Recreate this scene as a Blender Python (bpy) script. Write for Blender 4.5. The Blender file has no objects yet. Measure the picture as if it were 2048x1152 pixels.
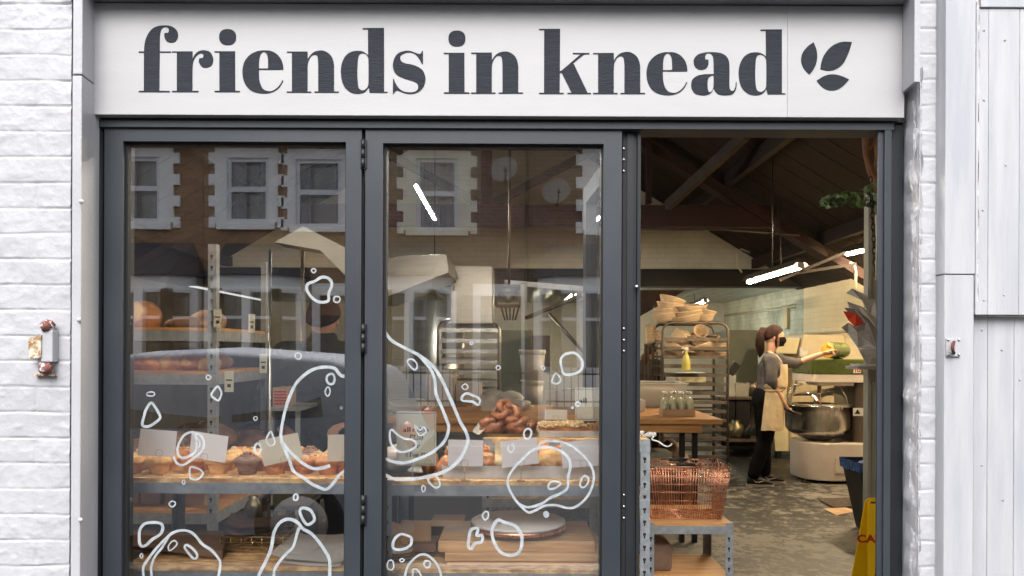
import bpy, bmesh, math, random
import numpy as np
from mathutils import Vector, Matrix, noise, Euler
random.seed(7)
S = bpy.context.scene
COL = S.collection
F = 1536.0; CX = 1024.0; CY = 700.0; CAMZ = 1.4; D0 = 2.28; ROLL = 0.004
PI = math.pi
# ---------------------------------------------------------------- camera / measured survey helpers
def U(px, py, d):
    """real-world point that lies d metres in front of the photographer"""
    du, dv = px-CX, py-CY
    u = du*math.cos(ROLL)+dv*math.sin(ROLL); v = -du*math.sin(ROLL)+dv*math.cos(ROLL)
    return Vector((u/F*d, d-D0, CAMZ-v/F*d))
def UY(px, py, Y): return U(px, py, Y+D0)
def ux(px, d, py=CY): return U(px, py, d).x
def uz(py, d, px=CX): return U(px, py, d).z
# ---------------------------------------------------------------- materials
MATS = {}
def _n(nt, t, **kw):
    n = nt.nodes.new(t)
    for k, v in kw.items():
        if k in n.inputs: n.inputs[k].default_value = v
        else: setattr(n, k, v)
    return n
def c4(c): return (c[0], c[1], c[2], 1)
def mat(name, c1, c2=None, rough=.6, metal=0, scale=6, detail=5, stretch=(1,1,1), bump=.15, bscale=60, lo=.35, hi=.65,
        spec=.5, coat=0, rvar=.15, emis=None, estr=0, trans=0, c3=None, bdist=.002, alpha=1, sss=0, ior=1.45):
    m = bpy.data.materials.new(name); m.use_nodes = True; nt = m.node_tree; L = nt.links
    b = nt.nodes['Principled BSDF']
    tc = nt.nodes.new('ShaderNodeTexCoord'); oi = nt.nodes.new('ShaderNodeObjectInfo')
    add = nt.nodes.new('ShaderNodeVectorMath'); add.operation = 'ADD'
    mul = nt.nodes.new('ShaderNodeMath'); mul.operation = 'MULTIPLY'; mul.inputs[1].default_value = 17.3
    L.new(oi.outputs['Random'], mul.inputs[0]); L.new(tc.outputs['Object'], add.inputs[0]); L.new(mul.outputs[0], add.inputs[1])
    mp = nt.nodes.new('ShaderNodeMapping'); mp.inputs['Scale'].default_value = stretch; L.new(add.outputs[0], mp.inputs[0])
    no = _n(nt, 'ShaderNodeTexNoise', Scale=scale, Detail=detail, Roughness=.6); L.new(mp.outputs[0], no.inputs['Vector'])
    if c2 is None: c2 = tuple(x*.82 for x in c1)
    cr = nt.nodes.new('ShaderNodeValToRGB'); cr.color_ramp.elements[0].position = lo; cr.color_ramp.elements[1].position = hi
    cr.color_ramp.elements[0].color = c4(c2); cr.color_ramp.elements[1].color = c4(c1)
    if c3 is not None:
        e = cr.color_ramp.elements.new(.5*(lo+hi)); e.color = c4(c3)
    L.new(no.outputs['Fac'], cr.inputs[0]); L.new(cr.outputs[0], b.inputs['Base Color'])
    if rvar:
        mr = nt.nodes.new('ShaderNodeMapRange'); mr.inputs['To Min'].default_value = max(.02, rough-rvar); mr.inputs['To Max'].default_value = min(1, rough+rvar)
        L.new(no.outputs['Fac'], mr.inputs[0]); L.new(mr.outputs[0], b.inputs['Roughness'])
    else: b.inputs['Roughness'].default_value = rough
    b.inputs['Metallic'].default_value = metal
    b.inputs['Specular IOR Level'].default_value = spec
    b.inputs['Coat Weight'].default_value = coat
    b.inputs['Transmission Weight'].default_value = trans
    b.inputs['IOR'].default_value = ior
    b.inputs['Alpha'].default_value = alpha
    if sss: b.inputs['Subsurface Weight'].default_value = sss; b.inputs['Subsurface Scale'].default_value = .01
    if emis: b.inputs['Emission Color'].default_value = c4(emis); b.inputs['Emission Strength'].default_value = estr
    if bump:
        n2 = _n(nt, 'ShaderNodeTexNoise', Scale=bscale, Detail=4, Roughness=.6); L.new(mp.outputs[0], n2.inputs['Vector'])
        bp = nt.nodes.new('ShaderNodeBump'); bp.inputs['Strength'].default_value = bump; bp.inputs['Distance'].default_value = bdist*4
        L.new(n2.outputs['Fac'], bp.inputs['Height']); L.new(bp.outputs[0], b.inputs['Normal'])
    MATS[name] = m
    return m
def brickmat(name, a, b_, mortar, bw=.225, bh=.075, ms=.01, rough=.85, bump=.5, plane='XZ', dirty=.3, dark=(.05,.05,.05)):
    m = bpy.data.materials.new(name); m.use_nodes = True; nt = m.node_tree; L = nt.links; b = nt.nodes['Principled BSDF']
    g = nt.nodes.new('ShaderNodeNewGeometry'); sp = nt.nodes.new('ShaderNodeSeparateXYZ'); cb = nt.nodes.new('ShaderNodeCombineXYZ')
    L.new(g.outputs['Position'], sp.inputs[0]); L.new(sp.outputs[plane[0]], cb.inputs['X']); L.new(sp.outputs['Z'], cb.inputs['Y'])
    no0 = _n(nt, 'ShaderNodeTexNoise', Scale=9, Detail=3); L.new(g.outputs['Position'], no0.inputs['Vector'])
    mx0 = nt.nodes.new('ShaderNodeVectorMath'); mx0.operation = 'MULTIPLY_ADD'; mx0.inputs[1].default_value = (.012,.012,.012)
    L.new(no0.outputs['Color'], mx0.inputs[0]); L.new(cb.outputs[0], mx0.inputs[2])
    br = nt.nodes.new('ShaderNodeTexBrick'); br.inputs['Scale'].default_value = 1
    br.inputs['Brick Width'].default_value = bw; br.inputs['Row Height'].default_value = bh; br.inputs['Mortar Size'].default_value = ms
    br.inputs['Mortar Smooth'].default_value = .4; br.inputs['Color1'].default_value = c4(a); br.inputs['Color2'].default_value = c4(b_); br.inputs['Mortar'].default_value = c4(mortar)
    L.new(mx0.outputs[0], br.inputs['Vector'])
    no = _n(nt, 'ShaderNodeTexNoise', Scale=1.6, Detail=8, Roughness=.7); L.new(g.outputs['Position'], no.inputs['Vector'])
    cr = nt.nodes.new('ShaderNodeValToRGB'); cr.color_ramp.elements[0].position = .4; cr.color_ramp.elements[1].position = .7
    L.new(no.outputs['Fac'], cr.inputs[0])
    mm = nt.nodes.new('ShaderNodeMath'); mm.operation = 'MULTIPLY'; mm.inputs[1].default_value = dirty; L.new(cr.outputs[0], mm.inputs[0])
    mx = nt.nodes.new('ShaderNodeMix'); mx.data_type = 'RGBA'; L.new(mm.outputs[0], mx.inputs[0]); L.new(br.outputs['Color'], mx.inputs[6]); mx.inputs[7].default_value = c4(dark)
    L.new(mx.outputs[2], b.inputs['Base Color']); b.inputs['Roughness'].default_value = rough
    n2 = _n(nt, 'ShaderNodeTexNoise', Scale=40, Detail=5); L.new(g.outputs['Position'], n2.inputs['Vector'])
    ma = nt.nodes.new('ShaderNodeMath'); ma.operation = 'MULTIPLY_ADD'; ma.inputs[1].default_value = -1.2; L.new(br.outputs['Fac'], ma.inputs[0]); L.new(n2.outputs['Fac'], ma.inputs[2])
    bp = nt.nodes.new('ShaderNodeBump'); bp.inputs['Strength'].default_value = bump; bp.inputs['Distance'].default_value = .008
    L.new(ma.outputs[0], bp.inputs['Height']); L.new(bp.outputs[0], b.inputs['Normal'])
    MATS[name] = m
    return m
# ---------------------------------------------------------------- mesh builder
class MB:
    def __init__(s): s.v = []; s.f = []; s.sm = []
    def add(s, vs, fs, smooth=False):
        o = len(s.v); s.v += [tuple(v) for v in vs]; s.f += [tuple(i+o for i in f) for f in fs]; s.sm += [smooth]*len(fs); return s
    def box(s, x0, y0, z0, x1, y1, z1):
        x0,x1 = sorted((x0,x1)); y0,y1 = sorted((y0,y1)); z0,z1 = sorted((z0,z1))
        vs = [(x0,y0,z0),(x1,y0,z0),(x1,y1,z0),(x0,y1,z0),(x0,y0,z1),(x1,y0,z1),(x1,y1,z1),(x0,y1,z1)]
        return s.add(vs, [(0,3,2,1),(4,5,6,7),(0,1,5,4),(1,2,6,5),(2,3,7,6),(3,0,4,7)])
    def rbox(s, c, size, rot=(0,0,0)):
        R = Euler(rot).to_matrix(); c = Vector(c); hx,hy,hz = [k/2 for k in size]
        vs = [c+R@Vector((x*hx,y*hy,z*hz)) for z in (-1,1) for x,y in ((-1,-1),(1,-1),(1,1),(-1,1))]
        return s.add(vs, [(0,3,2,1),(4,5,6,7),(0,1,5,4),(1,2,6,5),(2,3,7,6),(3,0,4,7)])
    def pbox(s, px0, py0, px1, py1, d, depth):
        """box whose front face covers a measured rectangle at distance d, running back by depth"""
        xm, ym = (px0+px1)/2, (py0+py1)/2
        return s.box(U(px0,ym,d).x, d-D0, U(xm,py1,d).z, U(px1,ym,d).x, d-D0+depth, U(xm,py0,d).z)
    def beam(s, p, q, w, h, up=(0,0,1)):
        p, q = Vector(p), Vector(q); t = (q-p).normalized(); up = Vector(up)
        if abs(t.dot(up)) > .98: up = Vector((0,1,0))
        a = t.cross(up).normalized(); b = a.cross(t)
        vs = [e+a*(i*w/2)+b*(j*h/2) for e in (p,q) for i,j in ((-1,-1),(1,-1),(1,1),(-1,1))]
        return s.add(vs, [(0,1,2,3),(7,6,5,4),(0,4,5,1),(1,5,6,2),(2,6,7,3),(3,7,4,0)])
    def tube(s, pts, r, n=8, closed=False, caps=True, radii=None):
        pts = [Vector(p) for p in pts]; N = len(pts); rings = []; pa = None
        for i, p in enumerate(pts):
            if closed: t = (pts[(i+1)%N]-pts[i-1])
            else: t = (pts[min(i+1,N-1)]-pts[max(i-1,0)])
            t = t.normalized() if t.length > 1e-9 else Vector((0,0,1))
            if pa is None:
                up = Vector((0,0,1)) if abs(t.z) < .9 else Vector((1,0,0)); a = t.cross(up).normalized()
            else:
                a = (pa-t*pa.dot(t)); a = a.normalized() if a.length > 1e-6 else t.orthogonal().normalized()
            pa = a; b = t.cross(a); rr = radii[i] if radii else r
            rings.append([p+(a*math.cos(2*PI*k/n)+b*math.sin(2*PI*k/n))*rr for k in range(n)])
        vs = [v for rg in rings for v in rg]; fs = []
        for i in range(N if closed else N-1):
            j = (i+1)%N
            for k in range(n): k2 = (k+1)%n; fs.append((i*n+k, i*n+k2, j*n+k2, j*n+k))
        if caps and not closed: fs.append(tuple(range(n))[::-1]); fs.append(tuple((N-1)*n+k for k in range(n)))
        return s.add(vs, fs, True)
    def cyl(s, p, q, r, n=16, r2=None): return s.tube([p,q], r, n, radii=[r, r if r2 is None else r2])
    def lathe(s, c, prof, n=28, axis='Z', wob=0, a0=0, a1=2*PI, seed=0):
        c = Vector(c); vs = []; full = abs(a1-a0-2*PI) < 1e-6; m = n if full else n+1
        for (r, z) in prof:
            for k in range(m):
                a = a0+(a1-a0)*k/n; rr = r*(1+wob*noise.noise(Vector((math.cos(a)*1.6+seed, math.sin(a)*1.6, z*14+seed)))) if wob else r
                x, y = rr*math.cos(a), rr*math.sin(a)
                vs.append(c+(Vector((x,y,z)) if axis == 'Z' else Vector((z,x,y)) if axis == 'X' else Vector((x,z,y))))
        fs = []
        for i in range(len(prof)-1):
            for k in range(n):
                k2 = (k+1)%m; fs.append((i*m+k, i*m+k2, (i+1)*m+k2, (i+1)*m+k))
        return s.add(vs, fs, True)
    def prism(s, poly, y0, y1, plane='XZ'):
        n = len(poly)
        def mk(p, t): return (p[0],t,p[1]) if plane == 'XZ' else (p[0],p[1],t) if plane == 'XY' else (t,p[0],p[1])
        vs = [mk(p,y0) for p in poly]+[mk(p,y1) for p in poly]
        return s.add(vs, [tuple(range(n))[::-1], tuple(range(n,2*n))]+[(i,(i+1)%n,(i+1)%n+n,i+n) for i in range(n)])
    def blob(s, c, rad, n=20, amp=.12, fr=1.6, seed=0, fine=0, rot=0, flat=None, rotx=0):
        c = Vector(c); vs = []; fs = []; m = n//2+1; R = Euler((rotx,0,rot)).to_matrix()
        for i in range(m):
            th = PI*i/(m-1)
            for k in range(n):
                a = 2*PI*k/n; d = Vector((math.sin(th)*math.cos(a), math.sin(th)*math.sin(a), math.cos(th)))
                q = 1+amp*noise.noise(d*fr+Vector((seed*3.1,seed*1.7,seed)))
                if fine: q += fine*noise.noise(d*fr*5+Vector((seed,0,seed)))
                p = Vector((d.x*rad[0]*q, d.y*rad[1]*q, d.z*rad[2]*q))
                if flat is not None and p.z < -rad[2]*flat: p.z = -rad[2]*flat
                vs.append(c+R@p)
        for i in range(m-1):
            for k in range(n):
                k2 = (k+1)%n; fs.append((i*n+k, (i+1)*n+k, (i+1)*n+k2, i*n+k2))
        return s.add(vs, fs, True)
    def quad(s, a, b, c, d): return s.add([a,b,c,d], [(0,1,2,3)])
    def sheet(s, fn, nu, nv, smooth=True):
        vs = [fn(i/nu, j/nv) for j in range(nv+1) for i in range(nu+1)]
        fs = [(j*(nu+1)+i, j*(nu+1)+i+1, (j+1)*(nu+1)+i+1, (j+1)*(nu+1)+i) for j in range(nv) for i in range(nu)]
        return s.add(vs, fs, smooth)
    def place(s, loc=(0,0,0), rot=(0,0,0), start=0):
        R = Euler(rot).to_matrix(); L = Vector(loc)
        for i in range(start, len(s.v)): s.v[i] = tuple(R@Vector(s.v[i])+L)
        return s
# ---------------------------------------------------------------- scene tree helpers
def rootloc(o):
    v = Vector((0,0,0))
    while o is not None: v += Vector(o.location); o = o.parent
    return v
def tag(o, label=None, cat=None, group=None, kind=None):
    if label: o['label'] = label
    if cat: o['category'] = cat
    if group: o['group'] = group
    if kind: o['kind'] = kind
    return o
def thing(name, label, cat, loc=(0,0,0), group=None):
    o = bpy.data.objects.new(name, None); o.empty_display_size = .05; COL.objects.link(o); o.location = loc
    return tag(o, label, cat, group)
def build(name, mb, m, parent=None, bevel=0, autosmooth=False):
    """one mesh object from world coordinates; top-level ones get their origin at the base"""
    if isinstance(mb, MB):
        me = bpy.data.meshes.new(name); V = np.array(mb.v, dtype=float)
        if parent is not None: off = np.array(rootloc(parent))
        else: off = np.array([(V[:,0].min()+V[:,0].max())/2, (V[:,1].min()+V[:,1].max())/2, V[:,2].min()])
        me.from_pydata((V-off).tolist(), [], mb.f)
        me.polygons.foreach_set('use_smooth', mb.sm); me.update()
    else:
        me = mb; off = np.array(rootloc(parent)) if parent is not None else np.zeros(3)
        me.transform(Matrix.Translation(-Vector(off)))
    if m is not None: me.materials.append(MATS[m] if isinstance(m, str) else m)
    o = bpy.data.objects.new(name, me); COL.objects.link(o)
    if parent is not None: o.parent = parent
    else: o.location = off
    if bevel:
        bm = bmesh.new(); bm.from_mesh(me); bmesh.ops.recalc_face_normals(bm, faces=bm.faces)
        es = [e for e in bm.edges if len(e.link_faces) == 2 and e.calc_face_angle(0) > .6]
        bmesh.ops.bevel(bm, geom=es, offset=bevel, segments=2, profile=.6, affect='EDGES', clamp_overlap=True)
        bm.to_mesh(me); bm.free()
    return o
def solo(name, mb, m, label, cat, group=None, bevel=0, kind=None):
    return tag(build(name, mb, m, None, bevel), label, cat, group, kind)
def dup(root, loc=None, rotz=None, label=None, parent=None):
    r = root.copy(); COL.objects.link(r)
    if parent is not None: r.parent = parent
    if loc is not None: r.location = loc
    if rotz is not None: r.rotation_euler = (0,0,rotz)
    if label: r['label'] = label
    for ch in list(root.children): dup(ch, parent=r)
    return r
def smooth_path(pts, closed=False, k=6, corners=None):
    """Catmull-Rom through points; corner indices stay sharp"""
    P = [Vector((p[0],p[1],0)) for p in pts]; N = len(P); out = []; C = corners or [False]*N
    rng = range(N if closed else N-1)
    for i in rng:
        p1, p2 = P[i], P[(i+1)%N]; c1, c2 = C[i], C[(i+1)%N]
        if c1 and c2: out.append(p1); continue
        p0 = P[i-1] if (closed or i > 0) else p1
        p3 = P[(i+2)%N] if (closed or i+2 < N) else p2
        if c1: p0 = p1
        if c2: p3 = p2
        m1 = (p2-p0)*(.5 if not c1 else 1)*(1 if p0 is not p1 else .9); m2 = (p3-p1)*(.5 if not c2 else .9)
        if c1: m1 = (p2-p1)*1.0
        if c2: m2 = (p2-p1)*1.0
        for j in range(k):
            t = j/k; t2 = t*t; t3 = t2*t
            out.append(p1*(2*t3-3*t2+1)+m1*(t3-2*t2+t)+p2*(-2*t3+3*t2)+m2*(t3-t2))
    if not closed: out.append(P[-1])
    return [(p.x, p.y) for p in out]
def fill_mesh(name, loops, tf, thick=0.0015):
    """2-D outlines with holes -> mesh; tf maps a 2-D point to the front plane in the world"""
    cu = bpy.data.curves.new(name, 'CURVE'); cu.dimensions = '2D'; cu.fill_mode = 'BOTH'
    for lp in loops:
        sp = cu.splines.new('POLY'); sp.points.add(len(lp)-1)
        for q, p in zip(sp.points, lp): q.co = (p[0]*.01, -p[1]*.01, 0, 1)
        sp.use_cyclic_u = True
    cu.extrude = .001
    o = bpy.data.objects.new(name, cu); COL.objects.link(o)
    me = bpy.data.meshes.new_from_object(o.evaluated_get(bpy.context.evaluated_depsgraph_get()))
    bpy.data.objects.remove(o); bpy.data.curves.remove(cu)
    for v in me.vertices:
        w = tf(v.co.x*100, -v.co.y*100); f = v.co.z > 0
        v.co = w+Vector((0, -thick if f else .0005, 0))
    return me
def skin(name, nodes, edges, m, parent, sub=2, rootn=None, extra=None):
    ks = list(nodes); me = bpy.data.meshes.new(name)
    me.from_pydata([nodes[k][:3] for k in ks], [(ks.index(a), ks.index(b)) for a, b in edges], [])
    o = bpy.data.objects.new(name, me); COL.objects.link(o)
    md = o.modifiers.new('s', 'SKIN'); md.use_smooth_shade = True
    me.skin_vertices.new() if not me.skin_vertices else None
    sv = me.skin_vertices[0].data
    for i, k in enumerate(ks):
        r = nodes[k][3]; sv[i].radius = (r, nodes[k][4] if len(nodes[k]) > 4 else r); sv[i].use_root = (k == rootn) if rootn else i == 0
    s2 = o.modifiers.new('u', 'SUBSURF'); s2.levels = sub; s2.render_levels = sub
    ev = bpy.data.meshes.new_from_object(o.evaluated_get(bpy.context.evaluated_depsgraph_get()))
    bpy.data.objects.remove(o)
    for p in ev.polygons: p.use_smooth = True
    return build(name, ev, m, parent)

def spath(pts, k=5):
    """smooth 3-D path through points"""
    P_ = [Vector(p) for p in pts]; out = []
    for i in range(len(P_)-1):
        p0,p1,p2,p3 = P_[max(i-1,0)],P_[i],P_[i+1],P_[min(i+2,len(P_)-1)]
        for j in range(k):
            t = j/k; out.append(.5*((2*p1)+(p2-p0)*t+(2*p0-5*p1+4*p2-p3)*t*t+(3*p1-p0-3*p2+p3)*t**3))
    return out+[P_[-1]]
def capsules(mb, segs, n=16):
    for (p,r1,q,r2) in segs:
        p,q = Vector(p),Vector(q); mb.blob(p,(r1,)*3,n,0); mb.blob(q,(r2,)*3,n,0)
        if (q-p).length > 1e-4: mb.tube([p,q], r1, n, radii=[r1,r2])
    return mb
def fuse(name, mbs, m, parent, voxel=.01, smooth=6, disp=None):
    """weld overlapping shapes into one continuous smooth surface"""
    mb = MB()
    for x in mbs:
        o_ = len(mb.v); mb.v += x.v; mb.f += [tuple(i+o_ for i in f) for f in x.f]
    me = bpy.data.meshes.new(name); me.from_pydata(mb.v, [], mb.f); ob = bpy.data.objects.new('tmp', me); COL.objects.link(ob)
    md = ob.modifiers.new('r','REMESH'); md.mode = 'VOXEL'; md.voxel_size = voxel; md.use_smooth_shade = True
    if smooth: sm = ob.modifiers.new('s','SMOOTH'); sm.factor = .5; sm.iterations = smooth
    ev = bpy.data.meshes.new_from_object(ob.evaluated_get(bpy.context.evaluated_depsgraph_get())); bpy.data.objects.remove(ob)
    for p in ev.polygons: p.use_smooth = True
    if disp:
        for v in ev.vertices: v.co = v.co+disp(Vector(v.co))
    return build(name, ev, m, parent)
# ================================================================ materials
mat('white_paint', (.43,.43,.45), (.385,.385,.405), rough=.42, scale=3, bump=.35, bscale=90, bdist=.001)
mat('white_masonry', (.455,.457,.482), (.40,.402,.428), rough=.42, scale=4, bump=.28, bscale=75, bdist=.0015)
mat('board_paint', (.415,.412,.422), (.38,.377,.387), rough=.5, scale=2.2, stretch=(.5,1,3), bump=.18, bscale=130, bdist=.0008)
mat('cladding_paint', (.435,.437,.463), (.355,.362,.395), rough=.4, scale=5, stretch=(4,4,.4), bump=.35, bscale=60, bdist=.001)
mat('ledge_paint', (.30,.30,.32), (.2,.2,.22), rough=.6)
mat('letter_paint', (.028,.032,.041), (.014,.017,.024), spec=.2, rough=.6, scale=16, stretch=(1,1,9), bump=.4, bscale=45, bdist=.0016, lo=.3, hi=.75)
mat('frame_metal', (.036,.042,.051), (.025,.031,.039), rough=.42, scale=2, bump=.05, bscale=300, spec=.5, rvar=.06)
mat('frame_dark', (.012,.0135,.017), rough=.5, bump=.05, rvar=.05)
mat('seal_black', (.008,.008,.010), rough=.7, bump=.1)
mat('rust', (.16,.055,.04), (.08,.03,.022), rough=.85, scale=60, bump=.8, bscale=150)
mat('rust_white', (.62,.56,.45), (.30,.17,.07), rough=.7, scale=45, lo=.42, hi=.55, bump=.6, bscale=150)
mat('bolt_rust', (.20,.075,.06), (.75,.74,.74), rough=.75, scale=55, lo=.42, hi=.47, bump=.9, bscale=130)
mat('cracked_edge', (.75,.74,.74), (.12,.06,.05), rough=.8, scale=26, stretch=(3,1,.6), lo=.42, hi=.56, bump=.8, bscale=90)
mat('steel', (.55,.55,.53), (.42,.42,.41), rough=.32, metal=1, scale=12, bump=.06)
mat('brushed_steel', (.52,.50,.45), (.40,.38,.34), rough=.34, metal=.85, scale=3, stretch=(1,1,6), bump=.015, bscale=30)
mat('galvanised', (.37,.395,.415), (.25,.275,.295), rough=.5, metal=.35, scale=30, bump=.12, bscale=90)
mat('screw_metal', (.75,.75,.74), rough=.3, metal=1, bump=0)
mat('line_paint', (.43,.465,.49), (.28,.31,.335), alpha=.88, rough=.6, scale=35, bump=.25, bscale=60)
mat('brass', (.62,.47,.24), (.45,.33,.16), rough=.32, metal=.95, bump=.05)
mat('copper', (.90,.46,.30), (.74,.33,.20), rough=.28, metal=.95, bump=.05, scale=30)
mat('osb', (.95,.64,.30), (.46,.24,.10), rough=.75, scale=34, stretch=(.6,1.6,1.2), c3=(.66,.40,.18), lo=.38, hi=.62, bump=.4, bscale=50)
mat('plywood_edge', (.50,.29,.13), (.36,.19,.08), rough=.7, scale=20, stretch=(.3,1,8), bump=.2)
mat('pine', (.66,.36,.15), (.44,.21,.08), rough=.5, scale=7, stretch=(.6,7,7), c3=(.58,.30,.115), bump=.12, bscale=40)
mat('oak_board', (.80,.52,.28), (.55,.31,.145), rough=.48, scale=6, stretch=(.7,8,9), c3=(.70,.43,.21), bump=.12, bscale=40)
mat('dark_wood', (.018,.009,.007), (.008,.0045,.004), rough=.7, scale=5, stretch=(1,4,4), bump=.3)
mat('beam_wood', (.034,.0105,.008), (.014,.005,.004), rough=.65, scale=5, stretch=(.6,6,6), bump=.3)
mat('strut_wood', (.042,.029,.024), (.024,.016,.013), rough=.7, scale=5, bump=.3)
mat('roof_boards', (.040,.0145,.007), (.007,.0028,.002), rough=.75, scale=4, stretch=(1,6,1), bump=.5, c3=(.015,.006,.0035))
mat('black_steel', (.010,.010,.011), rough=.5, bump=.1)
mat('rack_steel', (.17,.14,.12), (.11,.09,.075), rough=.45, metal=.7, bump=.08)
mat('card_white', (.93,.93,.97), (.88,.88,.93), rough=.7, scale=4, bump=.12, bscale=120)
mat('card_cream', (.76,.74,.62), (.70,.68,.57), rough=.7, bump=.05)
mat('ink', (.02,.02,.02), rough=.6, bump=0)
mat('ink_pink', (.55,.25,.25), rough=.6, bump=0)
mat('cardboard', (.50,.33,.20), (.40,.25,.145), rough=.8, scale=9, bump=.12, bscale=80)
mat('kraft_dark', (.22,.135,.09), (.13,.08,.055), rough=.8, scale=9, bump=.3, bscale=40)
mat('black_plastic', (.014,.014,.016), rough=.4, bump=.1)
mat('black_bag', (.016,.015,.017), rough=.35, bump=.9, bscale=18, bdist=.01)
mat('paper_white', (.84,.83,.80), (.75,.74,.70), rough=.75, scale=8, bump=.6, bscale=25, bdist=.003)
mat('marble', (.86,.82,.76), (.68,.63,.57), rough=.55, scale=4, stretch=(1,3,1), lo=.3, hi=.5, bump=.02)
mat('muffin', (.66,.32,.13), (.38,.14,.05), rough=.6, scale=30, c3=(.58,.24,.085), bump=.7, bscale=70)
mat('muffin_light', (.90,.60,.27), (.62,.31,.11), rough=.6, scale=30, c3=(.80,.46,.18), bump=.7, bscale=70)
mat('pastry', (.78,.38,.14), (.38,.13,.05), rough=.35, scale=22, c3=(.58,.23,.08), bump=.6, bscale=60, coat=.2)
mat('choc_pastry', (.40,.165,.07), (.09,.032,.016), rough=.5, scale=20, c3=(.22,.08,.034), bump=.6, bscale=60, coat=.3)
mat('bread', (.90,.56,.24), (.50,.21,.075), rough=.6, scale=9, c3=(.42,.17,.055), bump=.5, bscale=55)
mat('dark_loaf', (.26,.14,.08), (.08,.04,.025), rough=.75, scale=22, bump=.9, bscale=60)
mat('pale_loaf', (.42,.27,.16), (.22,.12,.07), rough=.7, scale=12, bump=.6, bscale=50)
mat('seeds', (.45,.30,.17), (.14,.07,.035), rough=.7, scale=80, bump=.8, bscale=90)
mat('icing', (.80,.74,.62), (.70,.62,.48), rough=.35, bump=.3, bscale=40)
mat('crumble', (.74,.58,.33), (.50,.32,.13), rough=.7, scale=40, bump=.9, bscale=60)
mat('choc_twist', (.34,.20,.14), (.17,.09,.06), rough=.5, scale=30, stretch=(1,1,4), bump=.6)
mat('chocolate', (.055,.022,.014), (.03,.012,.008), rough=.35, bump=.4)
mat('white_choc', (.80,.66,.40), (.70,.54,.28), rough=.45, bump=.3, bscale=30)
mat('red_berry', (.42,.02,.02), (.25,.01,.01), rough=.3, bump=.2)
mat('tray_metal', (.74,.74,.72), (.56,.55,.53), rough=.5, metal=.15, scale=12, bump=.15)
mat('tin_gold', (.17,.15,.09), rough=.35, metal=.8)
mat('dark_plaster', (.10,.085,.075), (.05,.043,.04), rough=.9, scale=2, bump=.3)
mat('cream_plaster', (.62,.53,.36), (.50,.41,.26), rough=.85, scale=2, bump=.5, bscale=20, bdist=.004)
brickmat('cream_brick', (.86,.75,.52), (.84,.73,.50), (.80,.69,.46), dirty=.22, dark=(.46,.36,.22), plane='YZ', bump=.35, ms=.008)
brickmat('pale_brick', (.68,.645,.57), (.66,.625,.55), (.60,.565,.48), dirty=.4, dark=(.34,.30,.22), bump=.35, ms=.008)
brickmat('peeling_brick', (.56,.58,.48), (.60,.62,.52), (.50,.51,.42), dirty=.8, dark=(.17,.16,.12), plane='YZ', bump=.5, ms=.008)
mat('corrugated', (.78,.82,.78), (.64,.68,.64), rough=.5, scale=3, bump=.1)
mat('fridge_green', (.19,.20,.15), (.155,.165,.12), rough=.5, bump=.05)
mat('cream_enamel', (.60,.50,.34), (.54,.45,.30), rough=.4, bump=.05)
mat('cream_light', (.70,.62,.40), (.64,.56,.35), rough=.4, bump=.05)
mat('mixer_white', (.62,.55,.50), (.56,.49,.44), rough=.35, bump=.04, coat=.2)
mat('mixer_green', (.052,.072,.010), (.040,.058,.008), rough=.3, coat=.4, bump=.03)
mat('mixer_dark', (.10,.075,.06), rough=.4, metal=.3)
mat('yellow_disc', (.60,.34,.035), rough=.4, bump=0)
mat('orange_mark', (.8,.16,.03), rough=.4, bump=0)
mat('partition', (.36,.36,.31), (.31,.31,.265), rough=.5, bump=.05)
mat('grey_envelope', (.62,.61,.63), (.50,.49,.51), rough=.7, scale=8, bump=.2)
mat('dark_envelope', (.36,.36,.38), rough=.5, bump=.3, bscale=20)
mat('red_envelope', (.80,.08,.045), (.68,.06,.03), rough=.6, bump=.1)
mat('skin', (.52,.30,.215), (.44,.235,.165), rough=.55, scale=14, bump=.08, sss=.05)
mat('hair', (.030,.011,.008), (.010,.004,.003), rough=.6, spec=.15, scale=40, stretch=(3,3,.3), bump=.9, bscale=60, bdist=.004)
mat('hair_brown', (.08,.035,.02), (.03,.014,.009), rough=.6, spec=.15, scale=40, stretch=(3,3,.3), bump=.9, bscale=60)
mat('sweater_grey', (.105,.097,.097), (.072,.066,.068), rough=.95, spec=.15, scale=14, bump=.3, bscale=35, bdist=.005)
mat('apron', (.60,.47,.31), (.46,.35,.22), rough=.85, scale=7, bump=.4, bscale=30, bdist=.004)
mat('trousers_black', (.005,.005,.006), rough=.95, spec=.1, bump=.5, bscale=25)
mat('mask_black', (.005,.005,.006), rough=.9, spec=.1, bump=.1)
mat('shoe_black', (.012,.011,.013), rough=.6, bump=.3)
mat('sole_white', (.42,.38,.35), rough=.6)
mat('jacket_olive', (.030,.031,.024), (.017,.018,.014), rough=.75, scale=5, bump=.9, bscale=11, bdist=.012)
mat('top_brown', (.085,.060,.045), (.05,.035,.027), rough=.85, bump=.5, bscale=25)
mat('banneton', (.66,.50,.33), (.46,.32,.20), rough=.8, scale=14, stretch=(1,1,9), bump=.5, bscale=60)
mat('plastic_clear', (.66,.64,.58), (.60,.58,.52), rough=.35, alpha=.45, bump=.1)
mat('plastic_white', (.62,.60,.57), (.55,.53,.50), rough=.4, bump=.05)
mat('yellow_liquid', (.55,.48,.12), rough=.3, alpha=.85, bump=0)
mat('flour_bag', (.44,.30,.22), (.31,.20,.14), rough=.8, bump=.3, bscale=20)
mat('caution_yellow', (.95,.60,.010), (.88,.54,.008), rough=.35, bump=.1)
mat('caution_red', (.50,.02,.012), rough=.4, bump=0)
mat('bin_black', (.009,.009,.011), rough=.45, bump=.1)
mat('bag_blue', (.03,.11,.34), (.015,.06,.22), rough=.35, bump=.8, bscale=20, bdist=.01)
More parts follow.
